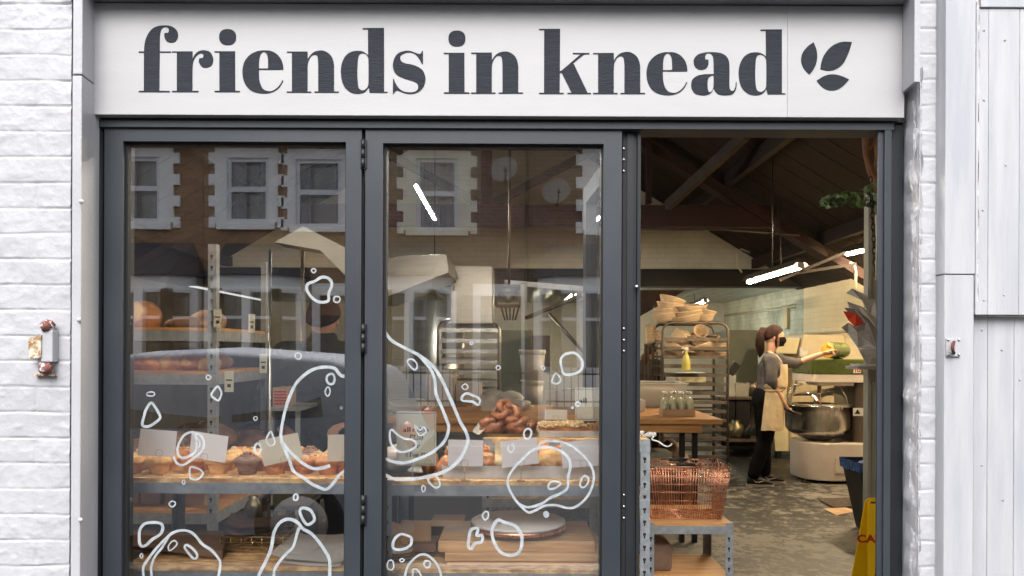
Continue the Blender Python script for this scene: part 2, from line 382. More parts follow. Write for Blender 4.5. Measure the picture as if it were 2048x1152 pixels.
mat('leaf', (.12,.20,.075), (.05,.095,.035), rough=.45, bump=.2)
mat('driftwood', (.30,.15,.075), (.16,.075,.04), rough=.7, scale=12, stretch=(1,1,.3), bump=.6)
mat('chain_black', (.02,.018,.018), rough=.4, metal=.6)
mat('cable_white', (.6,.55,.42), rough=.5, bump=0)
mat('blue_black_bag', (.012,.014,.04), rough=.4, bump=.4)
mat('upvc', (.74,.76,.82), (.70,.72,.78), rough=.35, bump=.02)
mat('stone_white', (.93,.93,.95), (.84,.83,.82), rough=.8, scale=3, bump=.2, bscale=40)
mat('stone_cream', (.84,.81,.70), (.72,.68,.57), rough=.8, scale=3, bump=.2, bscale=40)
mat('curtain', (.34,.33,.36), (.14,.14,.17), rough=.9, scale=9, stretch=(5,5,.15), bump=.3)
mat('dark_glass', (.03,.034,.042), rough=.08, spec=.9, bump=0, rvar=0)
mat('slate', (.075,.075,.085), (.045,.045,.053), rough=.7, scale=8, stretch=(1,1,6), bump=.5)
mat('asphalt', (.045,.045,.046), (.032,.032,.034), rough=.9, scale=40, bump=.5, bscale=160)
mat('paving', (.075,.074,.071), (.05,.049,.047), rough=.85, scale=9, bump=.3, bscale=80)
mat('kerb', (.28,.27,.25), rough=.85)
mat('car_paint', (.17,.20,.25), (.165,.195,.245), rough=.55, metal=.2, coat=.0, bump=0, rvar=.02)
mat('car_glass', (.012,.016,.018), rough=.05, spec=.8, bump=0, rvar=0)
mat('tyre', (.015,.015,.015), rough=.85)
mat('alloy', (.4,.4,.42), rough=.35, metal=.9)
mat('lamp_red', (.35,.01,.01), rough=.2)
mat('railing', (.012,.012,.013), rough=.5)
mat('dish_grey', (.20,.20,.21), rough=.5)
brickmat('terrace_brick', (.24,.115,.075), (.14,.075,.055), (.22,.19,.16), dirty=.55, dark=(.045,.033,.028))
brickmat('terrace_brick_buff', (.38,.22,.115), (.28,.155,.08), (.28,.22,.17), dirty=.4, dark=(.07,.045,.03))
mat('tube_glow', (1,.9,.75), rough=.5, bump=0, rvar=0, emis=(1,.78,.48), estr=85)
mat('tube_cool', (1,1,1), rough=.5, bump=0, rvar=0, emis=(.92,1,.90), estr=130)
mat('shade_white', (.55,.48,.38), rough=.5)
def glassmat(name, fac=.1, tint=(.97,.98,.98), gcol=(1,1,1)):
    m = bpy.data.materials.new(name); m.use_nodes = True; nt = m.node_tree; L = nt.links
    for n in list(nt.nodes): nt.nodes.remove(n)
    out = nt.nodes.new('ShaderNodeOutputMaterial'); mx = nt.nodes.new('ShaderNodeMixShader')
    t = nt.nodes.new('ShaderNodeBsdfTransparent'); t.inputs[0].default_value = c4(tint)
    g = nt.nodes.new('ShaderNodeBsdfGlossy'); g.inputs['Roughness'].default_value = .004; g.inputs[0].default_value = c4(gcol)
    lw = nt.nodes.new('ShaderNodeLayerWeight'); lw.inputs['Blend'].default_value = .25
    tc = nt.nodes.new('ShaderNodeTexCoord'); no = _n(nt, 'ShaderNodeTexNoise', Scale=1.1, Detail=1); L.new(tc.outputs['Object'], no.inputs['Vector'])
    bp = nt.nodes.new('ShaderNodeBump'); bp.inputs['Strength'].default_value = .25; bp.inputs['Distance'].default_value = .004
    L.new(no.outputs['Fac'], bp.inputs['Height']); L.new(bp.outputs[0], g.inputs['Normal'])
    ma = nt.nodes.new('ShaderNodeMath'); ma.operation = 'MULTIPLY_ADD'; ma.inputs[1].default_value = .5; ma.inputs[2].default_value = fac; ma.use_clamp = True
    L.new(lw.outputs['Fresnel'], ma.inputs[0]); L.new(ma.outputs[0], mx.inputs[0]); L.new(t.outputs[0], mx.inputs[1]); L.new(g.outputs[0], mx.inputs[2]); L.new(mx.outputs[0], out.inputs[0])
    MATS[name] = m
glassmat('window_glass', .28, (1,1,1)); glassmat('inner_glass', .045, (1,1,1))
glassmat('bottle_glass', .10, (.985,.99,.97))
glassmat('guard_plastic', .12, (.93,.92,.88))
for nm_ in ('card_white','card_cream','paper_white'):
    m = MATS[nm_]; nt = m.node_tree; b = nt.nodes['Principled BSDF']; tr = nt.nodes.new('ShaderNodeBsdfTranslucent'); mx = nt.nodes.new('ShaderNodeMixShader'); mx.inputs[0].default_value = .33
    nt.links.new(b.inputs['Base Color'].links[0].from_socket, tr.inputs[0]); nt.links.new(b.outputs[0], mx.inputs[1]); nt.links.new(tr.outputs[0], mx.inputs[2]); nt.links.new(mx.outputs[0], nt.nodes['Material Output'].inputs[0])
# worn concrete floor
m = mat('worn_floor', (.185,.172,.148), (.012,.0117,.0117), rough=.5, scale=8.5, detail=14, bump=.3, bscale=30, lo=.46, hi=.57, c3=(.026,.0245,.023))
for n_ in m.node_tree.nodes:
    if n_.type == 'TEX_NOISE' and n_.inputs['Detail'].default_value > 10: n_.inputs['Roughness'].default_value = .80

nt = MATS['worn_floor'].node_tree; cr = [n for n in nt.nodes if n.type == 'VALTORGB'][0]; lk = cr.inputs[0].links[0]; src = lk.from_socket
big = _n(nt, 'ShaderNodeTexNoise', Scale=.75, Detail=3); nt.links.new(nt.nodes['Texture Coordinate'].outputs['Object'], big.inputs['Vector'])
m1 = nt.nodes.new('ShaderNodeMath'); m1.operation = 'MULTIPLY_ADD'; m1.inputs[1].default_value = .55; nt.links.new(big.outputs['Fac'], m1.inputs[0]); nt.links.new(src, m1.inputs[2])
m2 = nt.nodes.new('ShaderNodeMath'); m2.operation = 'SUBTRACT'; m2.inputs[1].default_value = .275; nt.links.new(m1.outputs[0], m2.inputs[0]); nt.links.new(m2.outputs[0], cr.inputs[0])
# ================================================================ world, sun, camera
w = bpy.data.worlds.new("World"); S.world = w; w.use_nodes = True
nt = w.node_tree; bg = nt.nodes['Background']; sky = nt.nodes.new('ShaderNodeTexSky'); sky.sky_type = 'NISHITA'; sky.sun_disc = False
SUN_EL, SUN_AZ = math.radians(46), math.radians(186)
sky.sun_elevation = SUN_EL; sky.sun_rotation = SUN_AZ; sky.air_density = 1.2; sky.dust_density = 4; sky.ozone_density = 1.2
hs = nt.nodes.new('ShaderNodeHueSaturation'); hs.inputs['Saturation'].default_value = .22
nt.links.new(sky.outputs[0], hs.inputs['Color']); nt.links.new(hs.outputs[0], bg.inputs[0]); bg.inputs[1].default_value = .15; hs.inputs['Value'].default_value = 2.55
sun = bpy.data.lights.new('sun', 'SUN'); sun.energy = 1.7; sun.angle = math.radians(40); sun.color = (1,.98,.95)
so = bpy.data.objects.new('sun', sun); COL.objects.link(so)
sd = Vector((math.sin(SUN_AZ)*math.cos(SUN_EL), math.cos(SUN_AZ)*math.cos(SUN_EL), math.sin(SUN_EL)))
so.rotation_euler = sd.to_track_quat('Z','Y').to_euler(); so.location = (0,-6,9)
cam = bpy.data.cameras.new('camera'); co = bpy.data.objects.new('camera', cam); COL.objects.link(co)
cam.sensor_width = 36; cam.lens = 27; cam.shift_y = (CY-576)/2048; cam.clip_start = .05; cam.clip_end = 400
co.location = (0,-D0,CAMZ); co.rotation_euler = (Matrix.Rotation(PI/2,3,'X')@Matrix.Rotation(ROLL,3,'Z')).to_euler()
S.camera = co
S.view_settings.view_transform = 'Standard'; S.view_settings.look = 'None'; S.view_settings.exposure = 0
S.cycles.max_bounces = 10; S.cycles.transparent_max_bounces = 24; S.cycles.diffuse_bounces = 5; S.cycles.glossy_bounces = 4
S.cycles.caustics_reflective = False; S.cycles.caustics_refractive = False
S.cycles.use_denoising = True; S.cycles.sample_clamp_indirect = 4
try: S.cycles.denoiser = 'OPENIMAGEDENOISE'
except Exception: pass
# ================================================================ facade
def RB(mb, px0, py0, px1, py1, Y0, Y1, zb=None, zt=None):
    """facade block: measured rectangle on the plane Y0, running back to Y1"""
    d = Y0+D0; xm, ym = (px0+px1)/2, (py0+py1)/2
    if zb is not None and zt is None: ym = 650
    z0 = zb if zb is not None else U(xm,py1,d).z; z1 = zt if zt is not None else U(xm,py0,d).z
    return mb.box(U(px0,ym,d).x, Y0, z0, U(px1,ym,d).x, Y1, z1)
def rough_wall(name, xs, zs, Y, label, cat, m, course=.0738, blen=.222, z00=0., x00=0., depth=.0048, lump=.0034, backY=.1, offs=.5, edge=None, headers=False):
    mor = .0036; vs = []; nx, nz = len(xs), len(zs)
    for z in zs:
        for x in xs:
            wz = z+.0055*noise.noise(Vector((x*6,z*9,3))); wx = x+.004*noise.noise(Vector((x*11,z*9,8)))
            r = math.floor((wz-z00)/course); fz = (wz-z00)-r*course
            px_ = (wx-x00)/blen+(offs if r%2 else 0); rb = math.floor(px_); fx = (px_-rb)*blen
            dz = min(fz, course-fz); dx = min(fx, blen-fx)
            a = min(1, max(0, (dz-.0005)/mor)); b = 1 if headers else min(1, max(0, (dx-.0005)/mor))
            a = a*a*(3-2*a); b = b*b*(3-2*b); gv = .35+1.3*abs(noise.noise(Vector((x*9,z*11,17))))
            jit = (hash((rb*7919+r*104729+11)) % 1000)/1000
            q = depth*(a*(1 if headers else .12+.88*b)-1)*gv+.0016*(jit-.5)*a
            p = Vector((x,z,0))
            q += lump*.55*noise.noise(p*9)+lump*.50*noise.noise(p*26+Vector((5,0,0)))+lump*.50*max(0,noise.noise(p*55))*(1+noise.noise(p*4))+lump*.10*noise.noise(p*150)
            vs.append((x, Y-q, z))
    fs = [(j*nx+i, j*nx+i+1, (j+1)*nx+i+1, (j+1)*nx+i) for j in range(nz-1) for i in range(nx-1)]
    mb = MB().add(vs, fs, True)
    x0,x1,z0,z1 = xs[0],xs[-1],zs[0],zs[-1]
    mb.box(x0, Y+.012, z0, x1, backY, z1)
    return solo(name, mb, m, label, cat)
def rng(a, b, s): return [a+(b-a)*i/max(1,round((b-a)/s)) for i in range(max(1,round((b-a)/s))+1)]
ZS = rng(-.1,.55,.03)[:-1]+rng(.55,2.5,.0036)[:-1]+rng(2.5,4.6,.03)
XL = UY(141,576,-.06).x
rough_wall('brick_wall', rng(-3.2,-1.8,.03)[:-1]+rng(-1.8,XL,.0042), ZS, -.06,
           'white painted rough brick wall left of the shop front', 'wall', 'white_masonry', z00=uz(59,D0-.06,70)-.0738*40, x00=ux(72,D0-.06)-.222*.5)
XR0, XR1 = UY(1838,576,-.07).x, UY(1881,576,-.07).x
rough_wall('brick_pier', rng(XR0,XR1,.0048), ZS, -.07,
           'narrow white painted brick pier right of the doorway', 'pier', 'white_masonry', z00=uz(58,D0-.07,1850)-.0738*40, x00=XR0, depth=.0048, lump=.0028, headers=True, backY=.02)
# chipped plaster reveal between the door frame and the pier
def reveal():
    zs = rng(-.1,.5,.03)[:-1]+rng(.5,uz(150,D0),.005); n = 14; vs = []
    x0, x1 = UY(1810,576,-.0).x, XR0+.004
    for z in zs:
        wob = .010*noise.noise(Vector((0,z*5,9)))+.008*noise.noise(Vector((0,z*17,4)))
        for i in range(n+1):
            t = i/n; x = x0+wob*(1-t)+(x1-x0)*t
            q = .066*min(1,t*1.25)**.75
            p = Vector((x,z,t)); q += .016*noise.noise(p*15)*min(1,2.5*t)+.009*noise.noise(p*38)*t+.004*noise.noise(p*90)
            vs.append((x, -q-.004, z))
    fs = [(j*(n+1)+i, j*(n+1)+i+1, (j+1)*(n+1)+i+1, (j+1)*(n+1)+i) for j in range(len(zs)-1) for i in range(n)]
    mb = MB().add(vs, fs, True); mb.box(x0+.012, .012, -.1, x1+.002, .14, uz(150,D0))
    return solo('plaster_reveal', mb, 'white_masonry', 'lumpy chipped white plaster edge between the grey frame and the brick pier', 'plaster')
reveal()
# left trim board: bright outer edge and reveal that slants back to the frame
xa, xb, xc = UY(143,576,-.105).x, UY(162,576,-.105).x, UY(187,576,-.03).x
t = thing('trim_board', 'white painted upright timber board between the brick wall and the shop front', 'trim', (xa,-.1,0))
d_top = uz(150, D0-.1, 160)
for nm, za, zb, dx in (('lower_length', -.05, d_top-.003, 0), ('upper_length', d_top, 2.9, .002)):
    mb = MB().prism([(xa+dx,-.105-dx),(xb+dx,-.105-dx),(xc,-.034),(xc,.14),(xa,.14)], za, zb, 'XY'); build(nm, mb, 'white_paint', t, bevel=.003)
mb = MB()
for px,py in ((163,403),(161,1040),(158,640)):
    p = UY(px,py,-.112); mb.blob(p, (.007,.006,.007), 10, .3, 2, py)
build('nail_head', mb, 'white_paint', t)
# sign
sx0, sx1 = UY(187,120,-.03).x, UY(1809,120,-.03).x; sz0, sz1 = uz(232,D0-.03,1000), uz(9,D0-.03,1000)
t = thing('sign_board', 'long white painted shop sign reading friends in knead in dark lettering', 'sign', ((sx0+sx1)/2,-.03,sz0))
xs = UY(1575,120,-.03).x
build('board', MB().box(sx0,-.03,sz0,xs-.0003,.02,sz1), 'board_paint', t, bevel=.0012)
build('board', MB().box(xs+.0003,-.0299,sz0,sx1,.02,sz1), 'board_paint', t, bevel=.0012)
def P(s):
    pts, cor = [], []
    for tk in s.split():
        c = tk.endswith('*'); x, y = tk.rstrip('*').split(','); pts.append((float(x),float(y))); cor.append(c)
    return smooth_path(pts, True, 7, cor)
def ell(cx, cy, rx, ry, n=40, sq=2.0):
    out = []
    for i in range(n):
        a = 2*PI*i/n; c_, s_ = math.cos(a), math.sin(a)
        out.append((cx+rx*math.copysign(abs(c_)**(2/sq), c_), cy+ry*math.copysign(abs(s_)**(2/sq), s_)))
    return out
G = {}
G['f'] = [P("57,1040* 57,1022* 130,1020* 131,472* 58,472* 58,454* 133,454* 138,370 160,270 205,180 270,115 350,86 430,80 500,85 560,110 605,155 622,215 610,275 575,315 520,328 465,312 435,275 424,230 428,188* 478,188* 490,155 480,122 440,104 400,115 375,150 362,210 358,300 358,454* 520,454* 520,471* 357,471* 352,1021* 502,1022* 502,1040*")]
G['r'] = [P("535,1040* 535,1022* 605,1020* 605,470* 537,470* 537,453* 830,453* 832,565* 860,505 905,460 960,440 1010,438 1070,455 1110,500 1128,565 1115,635 1075,675 1020,688 965,675 930,630 921,590 930,552* 978,548* 988,515 975,490 940,483 895,510 855,565 835,630 828,720* 828,1021* 915,1022* 915,1040*")]
G['i'] = [P("68,1040* 68,1022* 137,1020* 137,469* 65,469* 65,452* 362,452* 364,1021* 432,1022* 432,1040*"), ell(255,247,122,115,40,2.35)]
G['e'] = [P("1058,718* 1050,640 1020,560 960,490 880,448 790,440 690,450 590,495 510,580 475,680 470,780 490,880 540,970 620,1030 720,1056 820,1058 900,1040 970,1000 1020,945 1057,875* 1043,870* 1010,930 960,985 900,1020 850,1026 790,1010 745,965 715,880 706,790 706,718*"),
          P("707,700* 708,600 720,520 745,475 775,461 805,475 828,520 838,600 838,698*")]
G['n'] = [P("65,1048* 65,1030* 137,1030* 137,474* 65,474* 65,456* 362,456* 364,565* 400,510 450,465 510,445 580,442 640,465 695,510 730,580 743,660* 743,1030* 812,1030* 812,1048* 462,1048* 462,1030* 516,1030* 516,640* 510,560 500,520 470,503 430,512 395,550 370,610 362,680* 362,1030* 415,1030* 415,1048*")]
G['d'] = [P("635,115* 635,1033* 685,1035* 685,1050* 430,1050* 412,975* 370,1030 310,1058 240,1064 160,1045 80,985 35,900 15,790 17,680 45,580 100,500 180,455 270,445 340,460 405,505* 403,137* 328,137* 328,118*"),
          P("325,480 290,490 265,530 255,620 250,750 255,880 268,970 295,1005 325,1015 360,1005 400,960 411,880 411,600 400,530 365,490")]
G['s'] = [P("1195,447* 1195,635* 1178,635* 1150,575 1100,510 1040,475 975,470 910,490 872,520 868,560 890,600 940,625 1020,640 1100,665 1180,715 1222,790 1230,870 1205,960 1140,1030 1060,1062 980,1065 900,1045 830,1018 800,1028 770,1067* 762,1067* 765,847* 777,850* 800,910 850,985 920,1030 1000,1043 1070,1035 1115,1005 1128,960 1110,915 1060,885 980,860 890,830 810,780 768,710 765,620 795,530 850,475 930,447 1010,447 1090,475 1140,490 1165,480 1185,447*")]
G['k'] = [P("60,1067* 60,1050* 130,1048* 132,148* 58,148* 58,130* 362,128* 357,738* 385,728* 655,495* 545,493* 545,475* 785,477* 785,494* 708,495* 552,622* 758,1050* 805,1050* 805,1068* 468,1067* 468,1050* 527,1050* 383,757* 357,768* 355,1050* 413,1050* 413,1067*")]
G['a'] = [P("375,985* 340,1050 270,1083 190,1085 110,1060 65,1005 52,935 70,860 130,810 220,785 300,780 377,780* 375,600 362,520 325,483 280,485 255,515 255,570* 298,572* 300,640 270,695 215,718 150,710 105,670 88,610 100,550 150,500 220,475 310,465 420,468 510,490 570,540 598,610 603,700 603,950 615,1005 645,1023 670,1005 690,955 695,895* 706,893* 703,970 680,1035 635,1075 560,1085 480,1080 415,1050"),
          P("375,800* 340,805 300,840 288,900 290,980 302,1030 320,1043 350,1020 370,980 376,900")]
def stf(ox, oy, s=7.2, Y=-.03):
    return lambda x, y: UY(ox+x/s, oy+y/s, Y)
for ch, ox, oy in (('f',270,40),('r',270,40),('i',420,40),('e',420,40),('n',565,40),('d',680,40),('s',680,40),
                   ('i',878.5,43),('n',933.4,42),('k',1070,40),('n',1177.2,42.8),('e',1227.8,43.3),('a',1375,40),('d',1475.4,43)):
    build('letter', fill_mesh('letter', G[ch], stf(ox,oy)), 'letter_paint', t)
for lp in ("625,250* 540,310 470,400 447,500 470,600 520,670 568,715* 625,640 665,550 678,450 665,350",
           "1178,247* 1060,242 950,270 850,340 770,450 735,560 725,638* 840,660 950,635 1040,570 1100,470 1145,360",
           "670,802* 760,745 850,715 950,715 1050,745 1138,787* 1060,870 980,925 880,943 790,920 720,865"):
    build('leaf_emblem', fill_mesh('leaf_emblem', [P(lp)], stf(1540,50)), 'letter_paint', t)
# ledge above the sign
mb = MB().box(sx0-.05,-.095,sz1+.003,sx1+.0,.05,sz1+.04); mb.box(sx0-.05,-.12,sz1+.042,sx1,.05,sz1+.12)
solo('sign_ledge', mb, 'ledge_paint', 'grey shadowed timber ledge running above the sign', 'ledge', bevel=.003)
solo('upper_wall', MB().box(sx0-.05,-.02,sz1+.121,sx1+.0,.10,5.2), 'white_masonry', 'white wall above the shop sign', 'wall')
# boxed end piece at the right of the sign
zb = uz(164,D0-.12,1825)
mb = MB().prism([(UY(1804,80,-.03).x,-.034),(UY(1829,80,-.12).x,-.12),(UY(1841,80,-.12).x,-.12),(UY(1841,80,-.12).x+.004,-.03)], zb, 2.9, 'XY')
solo('sign_end_box', mb, 'white_paint', 'short white boxed timber end at the right of the sign', 'trim', bevel=.002)
# right-hand trim board and tongue and groove hoarding
x0,x1,x2 = UY(1878,576,-.09).x, UY(1889,576,-.11).x, UY(1949,576,-.11).x; zj = uz(548,D0-.11,1915)
t = thing('trim_board', 'wide white painted timber post with a metal hasp right of the brick pier', 'trim', (x1,-.1,0))
build('lower_length', MB().prism([(x0+.002,-.085),(x1+.001,-.109),(x2-.001,-.109),(x2-.001,.0),(x0+.002,.0)], -.05, zj-.002, 'XY'), 'cladding_paint', t, bevel=.002)
build('upper_length', MB().prism([(x0,-.087),(x1,-.112),(x2,-.112),(x2,.0),(x0,.0)], zj, 2.95, 'XY'), 'cladding_paint', t, bevel=.002)
t = thing('hoarding', 'white tongue and groove board hoarding at the right edge', 'hoarding', (1.6,-.08,0))
zs_ = uz(630, D0-.10, 2000); edges = [1949.5,1978,2031,2084,2137,2190,2243]
for a, b in zip(edges[:-1], edges[1:]):
    mb = MB(); RB(mb, a+.35, 0, b-.35, 0, -.082, -.05, zb=-.05, zt=zs_-.004); build('board', mb, 'cladding_paint', t, bevel=.0016)
edges = [1953,1978,2040,2100,2160,2240]
for a, b in zip(edges[:-1], edges[1:]):
    mb = MB(); RB(mb, a+.3, 0, b-.3, 0, -.112, -.05, zb=zs_, zt=uz(17,D0-.112,2000)); build('upper_board', mb, 'cladding_paint', t, bevel=.0014)
mb = MB(); RB(mb, 1962, 0, 2240, 0, -.118, -.05, zb=uz(14,D0-.118,2000), zt=3.0); build('top_rail', mb, 'cladding_paint', t, bevel=.002)
mb = MB()
zz = rng(uz(600,D0-.11), 2.9, .03)
vs = []
for z in zz:
    k = .0035*noise.noise(Vector((z*20,1,1)))
    vs += [(UY(1950.2,300,-.108).x+k, -.108, z), (UY(1954.5,300,-.108).x+k+.0015, -.113-.002*noise.noise(Vector((z*40,3,3))), z)]
mb.add(vs, [(2*i,2*i+1,2*i+3,2*i+2) for i in range(len(zz)-1)])
build('split_edge', mb, 'cracked_edge', t)
for (px,py) in ((1968,60),(1968,200),(1966,420),(1968,600),(2010,80),(2012,330),(2009,590),(1964,660),(2004,700),(2006,1000),(1964,930),(2040,760)):
    dd = -.112 if py < 630 else -.082; build('nail_head', MB().blob(UY(px,py,dd-.0008),(.0034,.002,.0034),8,.2,2,px), 'cladding_paint', t)
# hasp on the right post
t = thing('hasp', 'small white and rusty metal hasp screwed to the right post', 'hasp', UY(1907,713,-.112))
mb = MB(); RB(mb, 1893, 676, 1922, 713, -.116, -.111); build('plate', mb, 'white_paint', t, bevel=.001)
build('staple', MB().tube([UY(1908,684,-.116),UY(1906,688,-.135),UY(1905,695,-.140),UY(1906,702,-.135),UY(1908,706,-.116)], .0045, 8), 'rust', t)
for px,py in ((1897,680),(1918,680),(1897,709),(1918,709)): build('screw', MB().cyl(UY(px,py,-.116), UY(px,py,-.1185), .0034, 10), 'steel', t)
# old gate hinge on the left wall
t = thing('gate_hinge', 'old rusty gate hinge painted into the white brick wall', 'hinge', UY(90,740,-.07))
mb = MB(); RB(mb, 81, 660, 105, 724, -.092, -.06); build('strap', mb, 'white_masonry', t, bevel=.004)
mb = MB(); RB(mb, 66, 748, 108, 752, -.078, -.06); build('bracket', mb, 'rust_white', t, bevel=.001)
a = UY(56,676,-.088); b = UY(82,670,-.098); c_ = UY(81,714,-.098); d_ = UY(58,719,-.088)
build('leaf_plate', MB().add([a,b,c_,d_,a+Vector((0,.006,0)),b+Vector((0,.006,0)),c_+Vector((0,.006,0)),d_+Vector((0,.006,0))],[(0,1,2,3),(7,6,5,4),(0,4,5,1),(1,5,6,2),(2,6,7,3),(3,7,4,0)]), 'rust_white', t)
for px,py in ((95,652),(91,736)):
    build('bolt', MB().blob(UY(px,py,-.085), (.0185,.02,.0185), 18, .35, 2.2, py, .08), 'bolt_rust', t)
# ================================================================ door frame and bifold doors
fz = uz(233,D0,1000)
t = thing('door_frame', 'dark grey metal frame around the bifold doors', 'door frame', (0,.0,0))
m1 = MB(); RB(m1, 187.5, 233, 1809, 242.5, .004, .085); build('head', m1, 'frame_dark', t, bevel=.001)
m1 = MB(); RB(m1, 189, 242.8, 1789, 257, -.004, .085); build('head_trim', m1, 'frame_metal', t, bevel=.0015)
for a,b,y,m_ in ((183,190,.010,'frame_dark'),(190.3,200.5,-.002,'frame_metal'),(200.8,207,.016,'seal_black')):
    mb = MB(); RB(mb, a, 0, b, 0, y, .085, zb=.0, zt=uz(242.9 if a > 190 else 233,D0,1000)-(.020 if a>190 else .013)); build('jamb', mb, m_, t, bevel=.001 if m_!='seal_black' else 0)
for a,b,y,m_,yb_ in ((1757.5,1770,.006,'frame_metal',.014),(1771,1785,-.003,'frame_metal',.03),(1785.4,1809,.012,'frame_dark',.085)):
    mb = MB(); RB(mb, a, 0, b, 0, y, yb_, zb=.0, zt=uz(257,D0,1000)-.0005 if a < 1780 else uz(242.8,D0,1000)-.0005); build('jamb', mb, m_, t, bevel=.001)
mb = MB(); RB(mb, 1770.2, 0, 1770.9, 0, .009, .03, zb=.0, zt=uz(258,D0,1000)); build('seal', mb, 'seal_black', t)
build('threshold', MB().box(UY(190,0,0).x,-.02,-.02,UY(1785,0,0).x,.10,.03), 'frame_dark', t)
def ribbon(mb, pts, width, closed, tf, k=5, smooth=True):
    pp = smooth_path(pts, closed, k) if smooth and len(pts) > 2 else pts
    n = len(pp); L_, R_ = [], []
    for i,(x,y) in enumerate(pp):
        a = pp[i-1] if (closed or i>0) else pp[i]; b = pp[(i+1)%n] if (closed or i<n-1) else pp[i]
        tx,ty = b[0]-a[0], b[1]-a[1]; l = math.hypot(tx,ty) or 1
        wv = width*.46*(1+.22*noise.noise(Vector((x*.02,y*.02,width))))
        L_.append(tf(x-ty/l*wv, y+tx/l*wv)); R_.append(tf(x+ty/l*wv, y-tx/l*wv))
    return mb.add(L_+R_, [(i,(i+1)%n,(i+1)%n+n,i+n) for i in range(n if closed else n-1)])
YG = .030
def leaf_door(px0, px1, gx0, gx1, gtop, label, lines, tilt):
    Yf = .006; x0 = UY(px0,650,Yf).x; x1 = UY(px1,650,Yf).x; g0 = UY(gx0,650,Yf).x; g1 = UY(gx1,650,Yf).x
    zt = uz(258.5,D0+Yf,1000); gt = uz(gtop,D0+Yf,(gx0+gx1)/2); gb = .16; zb = .035
    t = thing('bifold_door', label, 'door', ((x0+x1)/2,.03,zb))
    fr = MB(); Yb = .072
    fr.box(x0,Yf,zb,g0,Yb,zt); fr.box(g1,Yf,zb,x1,Yb,zt); fr.box(g0,Yf,gt,g1,Yb,zt); fr.box(g0,Yf,zb,g1,Yb,gb)
    f = build('frame', fr, 'frame_metal', t)
    be = MB(); s = .0085
    be.box(g0,.022,gb,g0+s,.06,gt); be.box(g1-s*.6,.022,gb,g1,.06,gt); be.box(g0+s,.022,gt-s*.8,g1-s*.6,.06,gt)
    build('glazing_seal', be, 'seal_black', f)
    p = MB(); zc = (gt+gb)/2
    p.quad((g0,YG,gb),(g1,YG,gb),(g1,YG,gt),(g0,YG,gt))
    dy = tilt
    gp = build('glass_pane', p, 'window_glass', t); p = MB()
    p.quad((g0,.052-dy[0],gb),(g1,.052+dy[0],gb),(g1,.052+dy[0]+dy[1],gt),(g0,.052-dy[0]+dy[1],gt))
    build('inner_glass_pane', p, 'inner_glass', t)
    for i_,(ox,oy,s_,wd,closed,pts) in enumerate(lines):
        mb = MB(); ribbon(mb, pts, wd, closed, stf(ox,oy,s_,YG-.0008-.00012*i_)); build('painted_outline', mb, 'line_paint', gp)
    return t
def ring(cx,cy,rx,ry,n=8,j=.12,sd=0):
    r = random.Random(int(cx*7+cy)); return [(cx+rx*(1+r.uniform(-j,j))*math.cos(2*PI*i/n), cy+ry*(1+r.uniform(-j,j))*math.sin(2*PI*i/n)) for i in range(n)]
A_ = (220,540,3.84); B_ = (220,820,3.469); C_ = (740,540,3.84); D_ = (740,820,3.469)
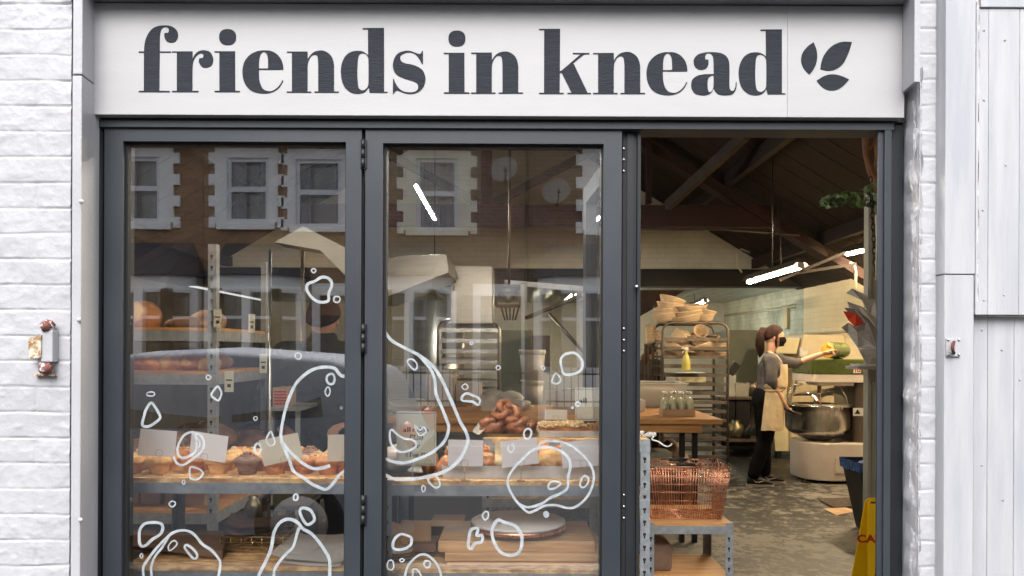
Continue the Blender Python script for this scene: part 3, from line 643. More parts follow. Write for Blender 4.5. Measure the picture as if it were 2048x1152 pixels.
LA = [A_+(11,True,ring(1563,5,17,15)), A_+(24,True,[(1620,57),(1575,85),(1520,108),(1512,150),(1540,200),(1590,240),(1640,247),(1678,232),(1680,180),(1702,125),(1698,85),(1665,58)]),
 A_+(13,True,ring(1742,225,25,24)), A_+(13,True,ring(1445,660,22,27)),
 A_+(26,False,[(1822,810),(1785,815),(1755,792),(1725,755),(1650,745),(1570,760),(1500,800),(1430,870),(1385,960),(1350,1060),(1325,1170),(1312,1260),(1322,1330),(1352,1400),(1380,1470),(1410,1545),(1478,1590),(1545,1640),(1600,1666),(1660,1684),(1712,1640),(1768,1568),(1822,1535)]),
 A_+(26,False,[(1330,1330),(1368,1380),(1430,1440),(1490,1490),(1560,1525),(1630,1520),(1690,1503)]),
 A_+(18,True,[(1695,797),(1668,815),(1665,850),(1685,875),(1712,872),(1725,845),(1718,808)]), A_+(12,True,ring(1673,932,19,35)), A_+(4,True,ring(1776,1058,7,10)),
 A_+(9,True,ring(755,825,19,17)), A_+(16,True,[(825,895),(793,930),(778,962),(812,993),(835,1000),(855,950),(845,915)]), A_+(11,True,ring(313,953,30,17)),
 A_+(22,True,[(315,1020),(275,1075),(262,1120),(248,1180),(260,1200),(300,1200),(350,1170),(385,1135),(372,1095),(345,1050)]), A_+(8,True,ring(1117,1140,14,16)),
 B_+(17,True,[(570,155),(520,170),(487,215),(470,260),(472,305),(500,332),(540,325),(590,290),(600,240),(595,185)]),
 B_+(17,False,[(440,320),(465,370),(510,380),(560,350),(610,310),(645,270),(652,220),(630,178),(590,158)]),
 B_+(9,True,ring(610,235,14,28)), B_+(12,True,[(1115,148),(1085,200),(1097,235),(1122,248),(1143,225),(1130,180)]), B_+(16,True,[(1025,232),(1003,255),(1010,290),(1030,298),(1048,262)]),
 B_+(13,True,[(562,395),(552,440),(560,475),(610,480),(645,440),(620,412)]), B_+(7,True,ring(510,500,10,15)), B_+(11,True,ring(433,651,20,19)), B_+(14,True,ring(1287,605,15,22)),
 B_+(22,True,[(1325,685),(1318,712),(1345,770),(1375,795),(1418,760),(1395,700),(1350,680)]),
 B_+(22,True,[(240,790),(208,830),(203,900),(215,942),(250,938),(290,900),(350,860),(366,812),(345,785),(290,780)]), B_+(9,True,ring(218,1012,9,15)),
 B_+(20,False,[(240,1200),(230,1100),(260,1040),(330,950),(400,880),(450,845),(520,835),(580,860),(640,930),(700,970),(745,1020),(765,1070),(745,1200)]),
 B_+(18,False,[(298,1200),(285,1100),(310,1020),(360,955),(405,880)]), B_+(11,True,[(430,912),(405,945),(412,975),(440,960),(465,930),(452,908)]),
 B_+(18,True,[(532,937),(518,955),(550,1000),(580,1030),(603,1022),(598,990),(565,955)]),
 B_+(24,False,[(1005,1200),(1080,1050),(1118,960),(1138,850),(1180,780),(1240,757),(1300,780),(1340,825),(1400,860),(1460,930),(1505,1000),(1525,1060),(1522,1200)]),
 B_+(22,False,[(1135,1200),(1145,1100),(1215,1005),(1270,950),(1300,850),(1315,815)])]
LB = [C_+(11,True,ring(780,560,12,13)),
 C_+(27,False,[(112,470),(160,535),(240,585),(350,640),(430,690),(500,760),(560,860),(600,950),(640,1040),(690,1160),(735,1240),(752,1300),(735,1370),(690,1450),(620,1520),(540,1560),(450,1585),(330,1605),(200,1607),(130,1580),(95,1560)]),
 C_+(25,False,[(360,640),(430,715),(480,790),(500,860),(507,950),(545,1040),(588,1150),(605,1210),(585,1290),(540,1350),(460,1410),(370,1450),(280,1478),(190,1475),(95,1440)]),
 C_+(14,True,[(300,687),(290,712),(330,760),(357,760),(360,720),(330,688)]), C_+(9,True,ring(985,750,15,16)), C_+(9,True,ring(1330,751,13,14)),
 C_+(22,True,[(1500,647),(1465,690),(1475,760),(1493,800),(1560,800),(1618,770),(1632,722),(1618,680),(1570,637)]), C_+(14,True,[(1420,797),(1400,842),(1402,865),(1440,873),(1465,842),(1440,803)]),
 C_+(11,True,ring(730,897,22,20)), C_+(20,True,[(750,947),(715,962),(706,1000),(750,1008),(790,1012),(830,1035),(845,1000),(820,975),(785,962)]),
 C_+(13,True,ring(1597,1030,17,16)), C_+(9,True,ring(1555,1058,6,6)),
 D_+(16,True,[(150,137),(137,170),(150,240),(200,288),(260,285),(310,260),(320,230),(290,205),(240,200),(190,170)]),
 D_+(10,True,[(310,105),(322,145),(350,178),(388,150),(370,118),(345,140)]),
 D_+(14,True,[(402,460),(410,500),(450,537),(480,530),(482,500),(460,462),(425,452)]), D_+(10,True,ring(370,545,12,20)), D_+(14,True,[(1078,137),(1067,170),(1078,195),(1105,195),(1120,160),(1108,132)]),
 D_+(10,True,[(985,235),(960,255),(962,285),(985,290),(998,262)]),
 D_+(18,False,[(1162,262),(1200,222),(1280,215),(1370,235),(1440,280),(1510,350),(1550,430),(1545,520),(1500,610),(1430,670),(1370,680),(1290,660),(1210,665),(1150,695),(1100,710),(1050,670),(1000,610),(960,530),(960,470),(1000,400),(1060,340),(1110,290),(1162,262)]),
 D_+(20,False,[(1165,268),(1230,257),(1310,277),(1370,325),(1390,380),(1375,470),(1370,540),(1320,580),(1250,610),(1190,650),(1100,675),(1040,655)]),
 D_+(15,True,[(1255,500),(1237,530),(1248,548),(1290,540),(1322,510),(1298,497)]), D_+(14,True,[(1472,470),(1457,520),(1480,538),(1510,510),(1515,472),(1490,457)]),
 D_+(22,True,ring(1222,724,11,14)), D_+(13,True,[(800,705),(780,730),(795,762),(818,745),(820,712)]),
 D_+(24,True,[(885,765),(847,830),(862,920),(910,988),(980,1008),(1038,980),(1055,900),(1037,840),(1000,800),(930,778)]),
 D_+(22,True,[(750,822),(702,830),(687,890),(682,945),(702,962),(730,925),(775,915),(777,870),(740,870)]),
 D_+(20,True,[(212,862),(168,900),(162,958),(220,968),(278,940),(288,890),(260,872)]), D_+(12,True,ring(143,1075,23,34)), D_+(10,True,ring(222,1042,14,11)),
 D_+(18,False,[(235,1200),(260,1090),(320,1020),(380,1002),(440,1040),(480,1100),(505,1200)]), D_+(14,True,ring(398,1068,22,24)), D_+(14,False,[(300,1200),(297,1112),(330,1110),(355,1150),(385,1200)])]
dl = leaf_door(207.5, 722, 244.5, 690.5, 283, 'left glazed bifold door, white fruit outlines painted over the muffin shelf', LA, (.0012,.0012))
dr = leaf_door(729.5, 1242.5, 764.5, 1206, 287, 'middle glazed bifold door, white outlines over the cutting boards and cake sign', LB, (-.0008,.0009))
mb = MB(); mb.tube([UY(1197+5*math.cos(a),300+6*math.sin(a),YG-.001) for a in [2*PI*i/14 for i in range(14)]], .0006, 4, closed=True)
mb.box(UY(1194,300,YG).x,YG-.002,UY(1194,301,YG).z,UY(1200,300,YG).x,YG-.001,UY(1194,300,YG).z)
build('glass_stamp', mb, 'line_paint', dr)
# gap gasket and hinges
for (a,b) in ((278,335),(648,705),(991,1050)):
    mb = MB(); x = UY(726.5,(a+b)/2,0).x; z0,z1 = uz(b,D0-.005,726),uz(a,D0-.005,726); h = (z1-z0)
    for q in (0,1,2): mb.cyl((x,-.002,z0+h*q/3+.001),(x,-.002,z0+h*(q+1)/3-.001),.0062,12)
    mb.box(x-.009,-.001,z0,x+.009,.006,z1)
    build('hinge', mb, 'black_plastic', dl)
mb = MB(); RB(mb, 722.5, 0, 729, 0, .02, .06, zb=.04, zt=uz(260,D0,1000)); build('gasket', mb, 'seal_black', dl)
# third leaf, folded open into the shop and seen edge on
t = thing('bifold_door', 'open glazed door leaf folded back into the shop, seen edge on', 'door', (.36,.05,.035))
zt = uz(262,D0,1260); leafv = []
def leafbox(u0,u1,v0,v1,z0,z1,mb):   # u along the leaf, v across it
    ang = math.radians(3.2); o = Vector((UY(1244.5,650,.02).x,.02,0)); a = Vector((-math.sin(ang),math.cos(ang),0)); b = Vector((math.cos(ang),math.sin(ang),0))
    pts = [o+a*u+b*v for u,v in ((u0,v0),(u0,v1),(u1,v1),(u1,v0))]
    return mb.prism([(p.x,p.y) for p in pts], z0, z1, 'XY')
W = .80
mb = MB(); leafbox(0,.07,.013,.034,.035,zt,mb); leafbox(W-.07,W,.0,.05,.035,zt,mb); leafbox(.07,W-.07,.0,.05,zt-.07,zt,mb); leafbox(.07,W-.07,.0,.05,.035,.15,mb)
f = build('frame', mb, 'frame_dark', t, bevel=.001)
mb = MB(); leafbox(.002,.07,.0,.0125,.035,zt,mb); build('lock_strip', mb, 'seal_black', f)
mb = MB(); leafbox(.004,.07,.0345,.043,.035,zt,mb); leafbox(-.004,.07,.0435,.054,.035,zt,mb); build('edge_rib', mb, 'frame_dark', f, bevel=.001)
mb = MB(); leafbox(.07,W-.07,.022,.026,.15,zt-.07,mb); build('glass_pane', mb, 'window_glass', t)
for py in (297,319,342,657,680,702,990,1013,1036):
    p = UY(1247.5,py,.0205); build('screw', MB().cyl(p, p+Vector((0,-.002,0)), .0038, 10), 'screw_metal', t)
mb = MB(); mb.cyl(UY(1273,573,.018), UY(1273,573,.004), .005, 10); build('latch_stud', mb, 'screw_metal', t)
# ================================================================ street seen in the reflections
solo('road', MB().box(-60,-9.0,-.14,60,-2.75,-.12), 'asphalt', None, None, kind='structure')
solo('pavement', MB().box(-60,-2.60,-.16,60,-.06,-.02), 'paving', None, None, kind='structure')
solo('far_pavement', MB().box(-60,-11.0,-.16,60,-9.15,-.02), 'paving', None, None, kind='structure')
mb = MB().box(-60,-2.75,-.16,60,-2.60,-.015); mb.box(-60,-9.15,-.16,60,-9.0,-.015)
solo('kerb', mb, 'kerb', None, None, kind='structure')
solo('ground', MB().box(-150,-150,-.40,150,150,-.17), 'paving', None, None, kind='structure')
YH = -13.65; KH = 96.4
def hx(px): return (px-1024)/KH
def hz(py): return CAMZ-(py-700)/KH
def uwin(t, g0, g1, gy0, gy1, stone, quoin=True, s0=None, s1=None, top=None, bot=None, sashx=.5):
    """upper window: stone surround with toothed quoins, white frame, transom, curtained glass"""
    x0,x1,z0,z1 = hx(g0),hx(g1),hz(gy1),hz(gy0); sw = .22
    X0 = hx(s0) if s0 else x0-sw; X1 = hx(s1) if s1 else x1+sw; Z1 = hz(top) if top else z1+.2; Z0 = hz(bot) if bot else z0-.14
    mb = MB(); Y = YH+.06
    def sb(a,b,c,d,y=Y): mb.box(a,YH-.02,c,b,y,d)
    sb(X0,X1,z1,Z1); sb(X0+.05,X1-.05,Z0,z0,Y+.05); sb(X0,x0,z0,z1,Y-.001); sb(x1,X1,z0,z1,Y-.001)
    if quoin:
        n = 4; h = (Z1-Z0)/ (2*n-1)*.92
        for k in range(n):
            zz = Z0+2*k*h+.04
            if zz+h < Z1: sb(X0-.13,X0+.01,zz,zz+h,Y-.004); sb(X1-.01,X1+.13,zz,zz+h,Y-.004)
    w_ = build('window', mb, stone, t)
    f = MB(); e = .075; zm = z0+(z1-z0)*.52
    for a,b,c,d in ((x0,x1,z1-e,z1),(x0,x1,z0,z0+e),(x0,x0+e,z0+e,zm-e*.7),(x1-e,x1,z0+e,zm-e*.7),(x0,x0+e,zm+e*.7,z1-e),(x1-e,x1,zm+e*.7,z1-e),(x0,x1,zm-e*.7,zm+e*.7)): f.box(a,YH-.05,c,b,YH+.0,d)
    build('window_frame', f, 'upvc', w_)
    q0 = random.Random(int(g0)).choice((.30,.42,.55)); side = int(g0)%2
    cu = MB()
    for u0,u1 in ((0,q0),(1-q0*.55,1)): cu.sheet(lambda u,v: (x0+(x1-x0)*(u0+(u1-u0)*u), YH-.10+.02*math.sin(u*40), z0+(z1-z0)*v), 40, 2)
    build('curtain', cu, 'curtain', w_)
    build('dark_room', MB().quad((x0,YH-.2,z0),(x1,YH-.2,z0),(x1,YH-.2,z1),(x0,YH-.2,z1)), 'dark_glass', w_)
    build('pane', MB().quad((x0,YH-.04,z0),(x1,YH-.04,z0),(x1,YH-.04,z1),(x0,YH-.04,z1)), 'inner_glass', w_)
def bay(t, p0, p1, ztop=2.85, zsill=1.0, lights=3):
    x0,x1 = hx(p0),hx(p1); Yf = YH+.85; mb = MB(); c = .35
    poly = [(x0,YH-.01),(x1,YH-.01),(x1,YH+.35),(x1-c,Yf),(x0+c,Yf),(x0,YH+.35)]
    b = build('bay', MB().prism(poly, -.05, zsill, 'XY'), 'stone_white', t)
    build('fascia', MB().prism(poly, ztop-.28, ztop, 'XY'), 'stone_white', b)
    rp = [(x0-.12,YH),(x1+.12,YH),(x1+.12,YH+.42),(x1-c+.03,Yf+.13),(x0+c-.03,Yf+.13),(x0-.12,YH+.42)]
    r = MB(); r.add([(p[0],p[1],ztop+.001) for p in rp]+[(x0+.2,YH,ztop+.75),(x1-.2,YH,ztop+.75)], [(5,4,3,2,1,0),(3,4,6,7),(2,3,7),(4,5,6),(1,2,7),(5,0,6)])
    build('bay_roof', r, 'slate', b)
    # posts and glazing
    segs = [(poly[2],poly[3]),(poly[3],poly[4]),(poly[4],poly[5])]
    m2, g, cu, inner = MB(), MB(), MB(), MB()
    for (a,b2) in segs:
        a,b2 = Vector((a[0],a[1],0)), Vector((b2[0],b2[1],0)); nrm = Vector((b2-a)).cross(Vector((0,0,1))).normalized()
        for q in ((0,1) if (b2-a).length < .8 else (0,.5,1)):
            p = a+(b2-a)*q; mb.beam(p+Vector((0,0,zsill)), p+Vector((0,0,ztop-.28)), .17, .17)
        m2 = MB()
        for zz in (zsill+.04, zsill+(ztop-.28-zsill)*.64, ztop-.31): m2.beam(a+Vector((0,0,zz)), b2+Vector((0,0,zz)), .06, .06)
        m2.beam(a+Vector((0,0,zsill)), a+Vector((0,0,ztop-.28)), .19,.05); m2.beam(b2+Vector((0,0,zsill)), b2+Vector((0,0,ztop-.28)), .19,.05); build('window_frame', m2, 'upvc', b)
        g.quad(a+Vector((0,0,zsill)), b2+Vector((0,0,zsill)), b2+Vector((0,0,ztop-.28)), a+Vector((0,0,ztop-.28)))
    build('window_post', mb, 'stone_white', b); build('pane', g, 'inner_glass', b)
    build('curtain', MB().box(x0+.1,YH+.02,zsill,x1-.1,YH+.05,ztop-.3), 'dark_glass', b)
def house(x0, x1, label, brick, wins, b, stone, zg=5.72):
    t = thing('terraced_house', label, 'house', ((x0+x1)/2,YH-4,-.1))
    # the wall is built around its window openings
    mb = MB(); zs = sorted({-.1, zg}|{hz(w_[3]) for w_ in wins}|{hz(w_[2]) for w_ in wins}); xs = sorted({x0,x1}|{hx(w_[0]) for w_ in wins}|{hx(w_[1]) for w_ in wins})
    for i in range(len(xs)-1):
        for j in range(len(zs)-1):
            xm,zm = (xs[i]+xs[i+1])/2,(zs[j]+zs[j+1])/2
            if any(hx(w_[0]) < xm < hx(w_[1]) and hz(w_[3]) < zm < hz(w_[2]) for w_ in wins): continue
            mb.box(xs[i],YH-.25,zs[j],xs[i+1],YH,zs[j+1])
    build('wall', mb, brick, t)
    build('wall_core', MB().box(x0,YH-8,-.1,x1,YH-.5,zg-.05), 'dark_glass', t)
    r = MB(); r.prism([(YH+.35,zg-.02),(YH+.35,zg+.05),(YH-4,zg+2.6),(YH-8.4,zg+.05),(YH-8.4,zg-.02)], x0, x1, 'YZ'); build('roof', r, 'slate', t)
    g = MB(); g.cyl((x0,YH+.38,zg-.02),(x1,YH+.38,zg-.02),.06,10); build('gutter', g, 'upvc', t)
    for w_ in wins: uwin(t, *w_[:4], stone, **w_[4])
    if b:
        bay(t, b[0], b[1])
        dx = (b[2]-1024)/KH
        d_ = build('door', MB().box(dx,YH-.1,0,dx+.85,YH+.012,2.1), 'slate', t)
        build('door_surround', MB().box(dx-.16,YH-.0,0,dx-.001,YH+.08,2.5).box(dx+.851,YH,0,dx+1.01,YH+.08,2.5).box(dx-.16,YH,2.501,dx+1.01,YH+.08,2.75), 'stone_white', t)
    return t
house(-14.0,-10.2,'terraced house at the far left of the row across the street','terrace_brick',[(-190,-115,318,450,{}),(-20,60,318,450,{})],(-230,-70,-20),'stone_white')
h1 = house(-10.19,-6.45,'terraced house of buff brick with white bay across the street','terrace_brick_buff',[(245,318,318,447,dict(s0=215,s1=345,top=300,bot=462)),(120,185,318,447,{})],(235,402,90),'stone_white')
h2 = house(-6.44,-3.02,'terraced house with two paired upper windows and toothed stone surrounds','terrace_brick_buff',[(452,536,318,446,dict(s0=428,s1=554,top=299,bot=461)),(590,680,320,455,dict(s0=574,s1=700,top=300,bot=466))],(430,610,640),'stone_white')
h3 = house(-3.01,.42,'dark red brick terraced house with satellite dishes on its front','terrace_brick',[(832,914,318,462,dict(s0=806,s1=940,top=303,bot=472))],(755,905,960),'stone_cream')
h4 = house(.43,4.0,'terraced house beside the downpipe with a white bay window','terrace_brick',[(1190,1270,318,460,dict(s0=1163,s1=1296,top=298,bot=470))],(1075,1235,1290),'stone_white')
house(4.01,7.8,'terraced house at the far right of the row across the street','terrace_brick_buff',[(1440,1520,318,455,{}),(1600,1680,318,455,{})],(1440,1600,1660),'stone_white')
solo('downpipe', MB().cyl((hx(1053),YH+.08,0),(hx(1053),YH+.08,5.7),.045,10), 'black_steel', 'black cast iron downpipe running down the opposite terrace', 'pipe')
for px,py,lb in ((1008,348,'left grey satellite dish on the dark brick house'),(1111,390,'right grey satellite dish near the downpipe')):
    c = Vector((hx(px),YH+.32,hz(py))); t = thing('satellite_dish', lb, 'satellite dish', c, 'satellite dishes on the opposite terrace')
    mb = MB(); mb.lathe((0,0,0), [(0,0),(.10,.006),(.2,.03),(.29,.07)], 24, 'Y'); mb.place(c, (.35,0,.3)); build('reflector', mb, 'dish_grey', t)
    mb = MB().tube([c+Vector((0,.02,-.28)),c+Vector((.02,.30,-.18)),c+Vector((.02,.33,-.05))],.014,6); mb.cyl(c+Vector((.02,.33,-.08)),c+Vector((.02,.28,.0)),.035,10); build('arm', mb, 'black_steel', t)
    build('bracket', MB().tube([c,c+Vector((0,-.2,-.05)),Vector((c.x,YH-.01,c.z-.2))],.02,6), 'black_steel', t)
for x0,x1,lb in ((-14,-6.5,'low garden wall with iron railings left along the far pavement'),(-6.4,.4,'low garden wall with iron railings in the middle of the far pavement'),(.6,7.8,'low garden wall with iron railings right along the far pavement')):
    t = thing('garden_wall', lb, 'wall', ((x0+x1)/2,-11.1,-.05), 'low railed garden walls')
    build('wall', MB().box(x0,-11.25,-.05,x1,-11.05,.42), 'terrace_brick', t)
    mb = MB(); mb.box(x0,-11.17,.98,x1,-11.13,1.01); mb.box(x0,-11.17,.50,x1,-11.13,.53); x = x0+.06
    while x < x1: mb.box(x-.009,-11.159,.42,x+.009,-11.141,1.10); x += .125
    build('railings', mb, 'railing', t)
# parked car, nose to the right
def car():
    t = thing('parked_car', 'blue grey hatchback parked at the kerb facing right', 'car', (-2.75,-3.75,-.12))
    X0,X1,YN,YF = -4.75,-.68,-2.90,-4.62; zr = 1.38
    def prof(u):  # upper outline z by position
        pts = [(0,.52),(.015,.70),(.08,.84),(.20,.95),(.25,1.02),(.38,1.42),(.5,1.50),(.65,1.53),(.85,1.48),(.93,1.38),(.975,1.0),(1,.80)]
        for (a,za),(b,zb) in zip(pts[:-1],pts[1:]):
            if a <= u <= b:
                q = (u-a)/(b-a); q = q; return za+(zb-za)*q-.12
        return .4
    nu = 60; vs = []; nv = 14
    for i in range(nu+1):
        u = i/nu; zt = prof(u); end = min(1, (min(u,1-u)/.05))**.4
        for j in range(nv+1):
            s = j/nv*2-1; zw = .78  # waist
            a = abs(s); z = None
            if a > .72: q = (1-a)/.28; z = .12+(min(zw,zt)-.12)*q; y = 1.0-.03*(1-q)
            elif a > .42: q = (.72-a)/.30; z = min(zw,zt)+(max(zt-.04,min(zw,zt))-min(zw,zt))*q; y = 1.0-(.20*q if zt > zw else .04*q)
            else: q = a/.42; z = zt-.05*q**3 if zt > zw else zt-.03*q**2; y = (.80 if zt > zw else .96)*q
            yy = (YN+YF)/2+math.copysign(y,s)*(YN-YF)/2*(.86+.14*end)
            vs.append((X0+(X1-X0)*u, yy, z))
    fs = [(i*(nv+1)+j, (i+1)*(nv+1)+j, (i+1)*(nv+1)+j+1, i*(nv+1)+j+1) for i in range(nu) for j in range(nv)]
    body = build('body', MB().add(vs, fs, True), 'car_paint', t)
    def side_y(z, sg): # glass plane follows the tumblehome
        q = max(0,min(1,(z-.78)/(1.28-.78))); return (YN+YF)/2+sg*((YN-YF)/2*(1-.20*q)+.008)
    for sg in (1,-1):
        for (pts) in ([(-3.62,.86),(-2.95,.86),(-2.95,1.20),(-3.18,1.18)],[(-2.88,.86),(-2.02,.86),(-1.98,1.05),(-2.06,1.20),(-2.88,1.22)],[(-1.92,.90),(-1.30,.94),(-1.34,1.12),(-1.44,1.19),(-1.98,1.21)]):
            mb = MB(); vs2 = [(x,side_y(z,sg),z) for x,z in pts]; mb.add(vs2,[tuple(range(len(pts)))]); build('window', mb, 'car_glass', t)
        for xw in (-3.95,-1.45):
            c = Vector((xw,(YN if sg > 0 else YF)-sg*.10,.20)); w_ = MB().lathe(c, [(.0,-.10),(.30,-.10),(.32,-.07),(.32,.07),(.30,.10),(.2,.10),(0,.095)], 28, 'Y')
            o = build('wheel', w_, 'tyre', t); build('rim', MB().lathe(c, [(0,sg*.112),(.08,sg*.114),(.19,sg*.108),(.20,sg*.100)], 20, 'Y'), 'alloy', o)
        build('door_mirror', MB().blob((-3.50,(YN if sg>0 else YF)+sg*.06,.90),(.08,.10,.06),12,.1), 'car_paint', t)
        build('headlight', MB().blob((-4.68,(YN+YF)/2+sg*.62,.50),(.10,.16,.07),12,.05), 'car_glass', t)
        build('tail_light', MB().blob((-.74,(YN+YF)/2+sg*.66,.78),(.07,.13,.12),12,.05), 'lamp_red', t)
    return t
car()
# ================================================================ bakery interior: shell
XWL, XWR, YB, EAVE, PITCH, XRI = -4.9, 4.3, 13.3, 2.32, .60, -.3
def roofz(x): return EAVE+PITCH*(XWR-x) if x > XRI else EAVE+PITCH*(x-(2*XRI-XWR))
solo('floor', MB().box(XWL-.2,.10,-.10,XWR+.2,YB+.2,0), 'worn_floor', None, None, kind='structure')
YG2 = 9.05  # masonry gable over the opening to the back room
solo('side_wall', MB().box(XWR,.14,-.1,XWR+.2,YG2,EAVE+.02), 'cream_brick', 'cream painted brick wall behind the dough mixer', 'wall')
solo('side_wall', MB().box(XWR,YG2+.002,-.1,XWR+.2,YB,EAVE+.1), 'peeling_brick', 'peeling pale green brick side wall in the back room', 'wall')
solo('side_wall', MB().box(XWL-.2,.14,-.1,XWL,YB,EAVE+.02), 'dark_plaster', 'dark plastered wall on the left side of the bakery', 'wall')
solo('back_wall', MB().box(XWL,YB,-.1,XWR,YB+.2,3.0), 'pale_brick', 'pale green painted wall at the far end of the bakery', 'wall')
mb = MB().prism([(XWL,2.60),(XWR,2.60),(XRI,roofz(XRI)-.02)], YG2, YG2+.2, 'XZ')
solo('gable_wall', mb, 'pale_brick', 'whitewashed brick gable above the black steel beam', 'wall')
solo('steel_beam', MB().box(XWL,YG2-.04,2.345,XWR,YG2+.24,2.60), 'black_steel', 'black steel beam spanning the opening to the back room', 'beam')
# front wall inner faces, beside and above the doors
xl, xr = UY(189,650,0).x-.02, 1.225
solo('front_wall', MB().box(XWL-.2,.145,-.1,xl-.03,.26,EAVE+.02), 'pale_brick', 'inner face of the front wall left of the doors', 'wall')
solo('front_wall', MB().box(xr+.03,.145,-.1,XWR+.2,.26,EAVE+.02), 'pale_brick', 'inner face of the front wall right of the doors', 'wall')
solo('front_gable', MB().prism([(XWL-.2,EAVE+.03),(xl-.03,EAVE+.03),(xl-.03,2.12),(xr+.03,2.12),(xr+.03,EAVE+.03),(XWR+.2,EAVE+.03),(XRI,roofz(XRI))], .145, .26, 'XZ'), 'pale_brick', 'inner gable wall above the shop doors', 'wall')
# roof: planked slopes, purlins, trusses
t = thing('pitched_roof', 'dark boarded pitched roof with purlins over the bakery', 'roof', (XRI,4.5,EAVE))
th = .04
for sg in (1,-1):
    xe = XWR+.25 if sg > 0 else 2*XRI-XWR-.25
    y = .15; k = 0
    mb = MB()
    while y < YG2+.2:
        yy = min(y+.147, YG2+.25); dz = .006*((k*37)%5)/5
        x0,x1 = (XRI,xe); z0,z1 = roofz(XRI)+dz, (roofz(XWR) - PITCH*.25)+dz
        mb.add([(x0,y,z0),(x1,y,z1),(x1,yy,z1),(x0,yy,z0),(x0,y,z0+th),(x1,y,z1+th),(x1,yy,z1+th),(x0,yy,z0+th)],[(0,1,2,3),(7,6,5,4),(0,4,5,1),(1,5,6,2),(2,6,7,3),(3,7,4,0)])
        y = yy+.006; k += 1
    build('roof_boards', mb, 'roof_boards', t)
    for q in (.12,.36,.60,.84):
        x = XRI+sg*q*(XWR-XRI); z = roofz(x)-.075
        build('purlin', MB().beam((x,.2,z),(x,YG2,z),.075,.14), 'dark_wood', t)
for yt,lb in ((3.1,'front dark timber roof truss near the doors'),(6.57,'rear dark timber roof truss with a heavy tie beam')):
    t = thing('roof_truss', lb, 'truss', (XRI,yt,EAVE))
    for sg in (1,-1):
        xe = XWR if sg > 0 else 2*XRI-XWR
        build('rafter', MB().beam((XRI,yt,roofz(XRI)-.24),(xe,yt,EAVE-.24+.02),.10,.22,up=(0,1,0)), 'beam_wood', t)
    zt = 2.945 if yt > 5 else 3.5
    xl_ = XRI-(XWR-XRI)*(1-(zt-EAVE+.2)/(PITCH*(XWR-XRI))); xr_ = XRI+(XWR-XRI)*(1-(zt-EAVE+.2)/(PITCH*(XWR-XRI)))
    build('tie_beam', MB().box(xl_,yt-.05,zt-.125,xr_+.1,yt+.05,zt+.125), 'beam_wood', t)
    build('king_post', MB().box(XRI-.06,yt-.05,zt+.127,XRI+.06,yt+.05,roofz(XRI)-.3), 'beam_wood', t)
    for sg in (1,-1): build('strut', MB().beam((XRI+sg*.1,yt,zt+.15),(XRI+sg*1.5,yt,roofz(XRI+1.5)-.33),.07,.09), 'strut_wood', t)
solo('brace', MB().beam(U(1335,412,8.6),U(1512,250,7.2),.07,.10), 'strut_wood', 'pale diagonal timber brace rising under the dark roof', 'brace')
solo('post', MB().box(U(1293,400,8.7).x,6.40,3.07,U(1303,400,8.7).x,6.50,roofz(1.5)-.15), 'beam_wood', 'short dark upright post standing on the tie beam', 'post')
mb = MB().tube([U(1262,459,8.6),U(1448,459,8.6),U(1600,470,8.6)],.014,6)
solo('conduit', mb, 'strut_wood', 'thin pipe running under the tie beam', 'pipe')
# hanging rods and cables under the roof
mb = MB().tube([U(1560,400,8.4),U(1560,458,8.4),U(1561,530,8.2),U(1570,548,8.0)],.008,6)
solo('cable', mb, 'black_steel', 'thin black cable hanging down to the strip light', 'cable')
mb = MB().tube([U(1484,545,11.0),U(1474,530,11.0),U(1476,505,11.0),U(1482,498,11.0),U(1500,505,11.0)],.014,6)
solo('cable', mb, 'cable_white', 'white cable looping up the whitewashed gable', 'cable')
mb = MB().tube([U(1700,526,8.3),U(1708,530,8.3),U(1711,545,8.35),U(1711,590,8.4)],.016,8)
solo('conduit', mb, 'cable_white', 'white conduit bending down the cream wall beside the envelopes', 'pipe')
mb = MB()
for a,b in (((1560,560),(1690,505)),((1600,545),(1712,528))): mb.beam(U(*a,8.1),U(*b,8.1),.03,.03)
solo('roof_batten', mb, 'strut_wood', 'thin timber battens crossing under the lamp-lit roof boards', 'batten')
# corrugated ceiling of the back room
def corr():
    mb = MB(); y0,y1 = YG2+.26,YB; n = 190; zc = 2.375; vs = []
    for i in range(n+1):
        x = XWL+(XWR-XWL)*i/n
        for y in (y0,y1): vs.append((x,y,zc+.012*math.sin(i*PI/2.5)))
    return mb.add(vs, [(2*i,2*i+1,2*i+3,2*i+2) for i in range(n)], True)
solo('corrugated_ceiling', corr(), 'corrugated', 'white corrugated sheet ceiling of the back room', 'ceiling')
solo('ceiling_board', MB().pbox(1250,577,1372,640,12.2,.9), 'roof_boards', 'dark timber board under the corrugated ceiling at the left', 'board') if False else None
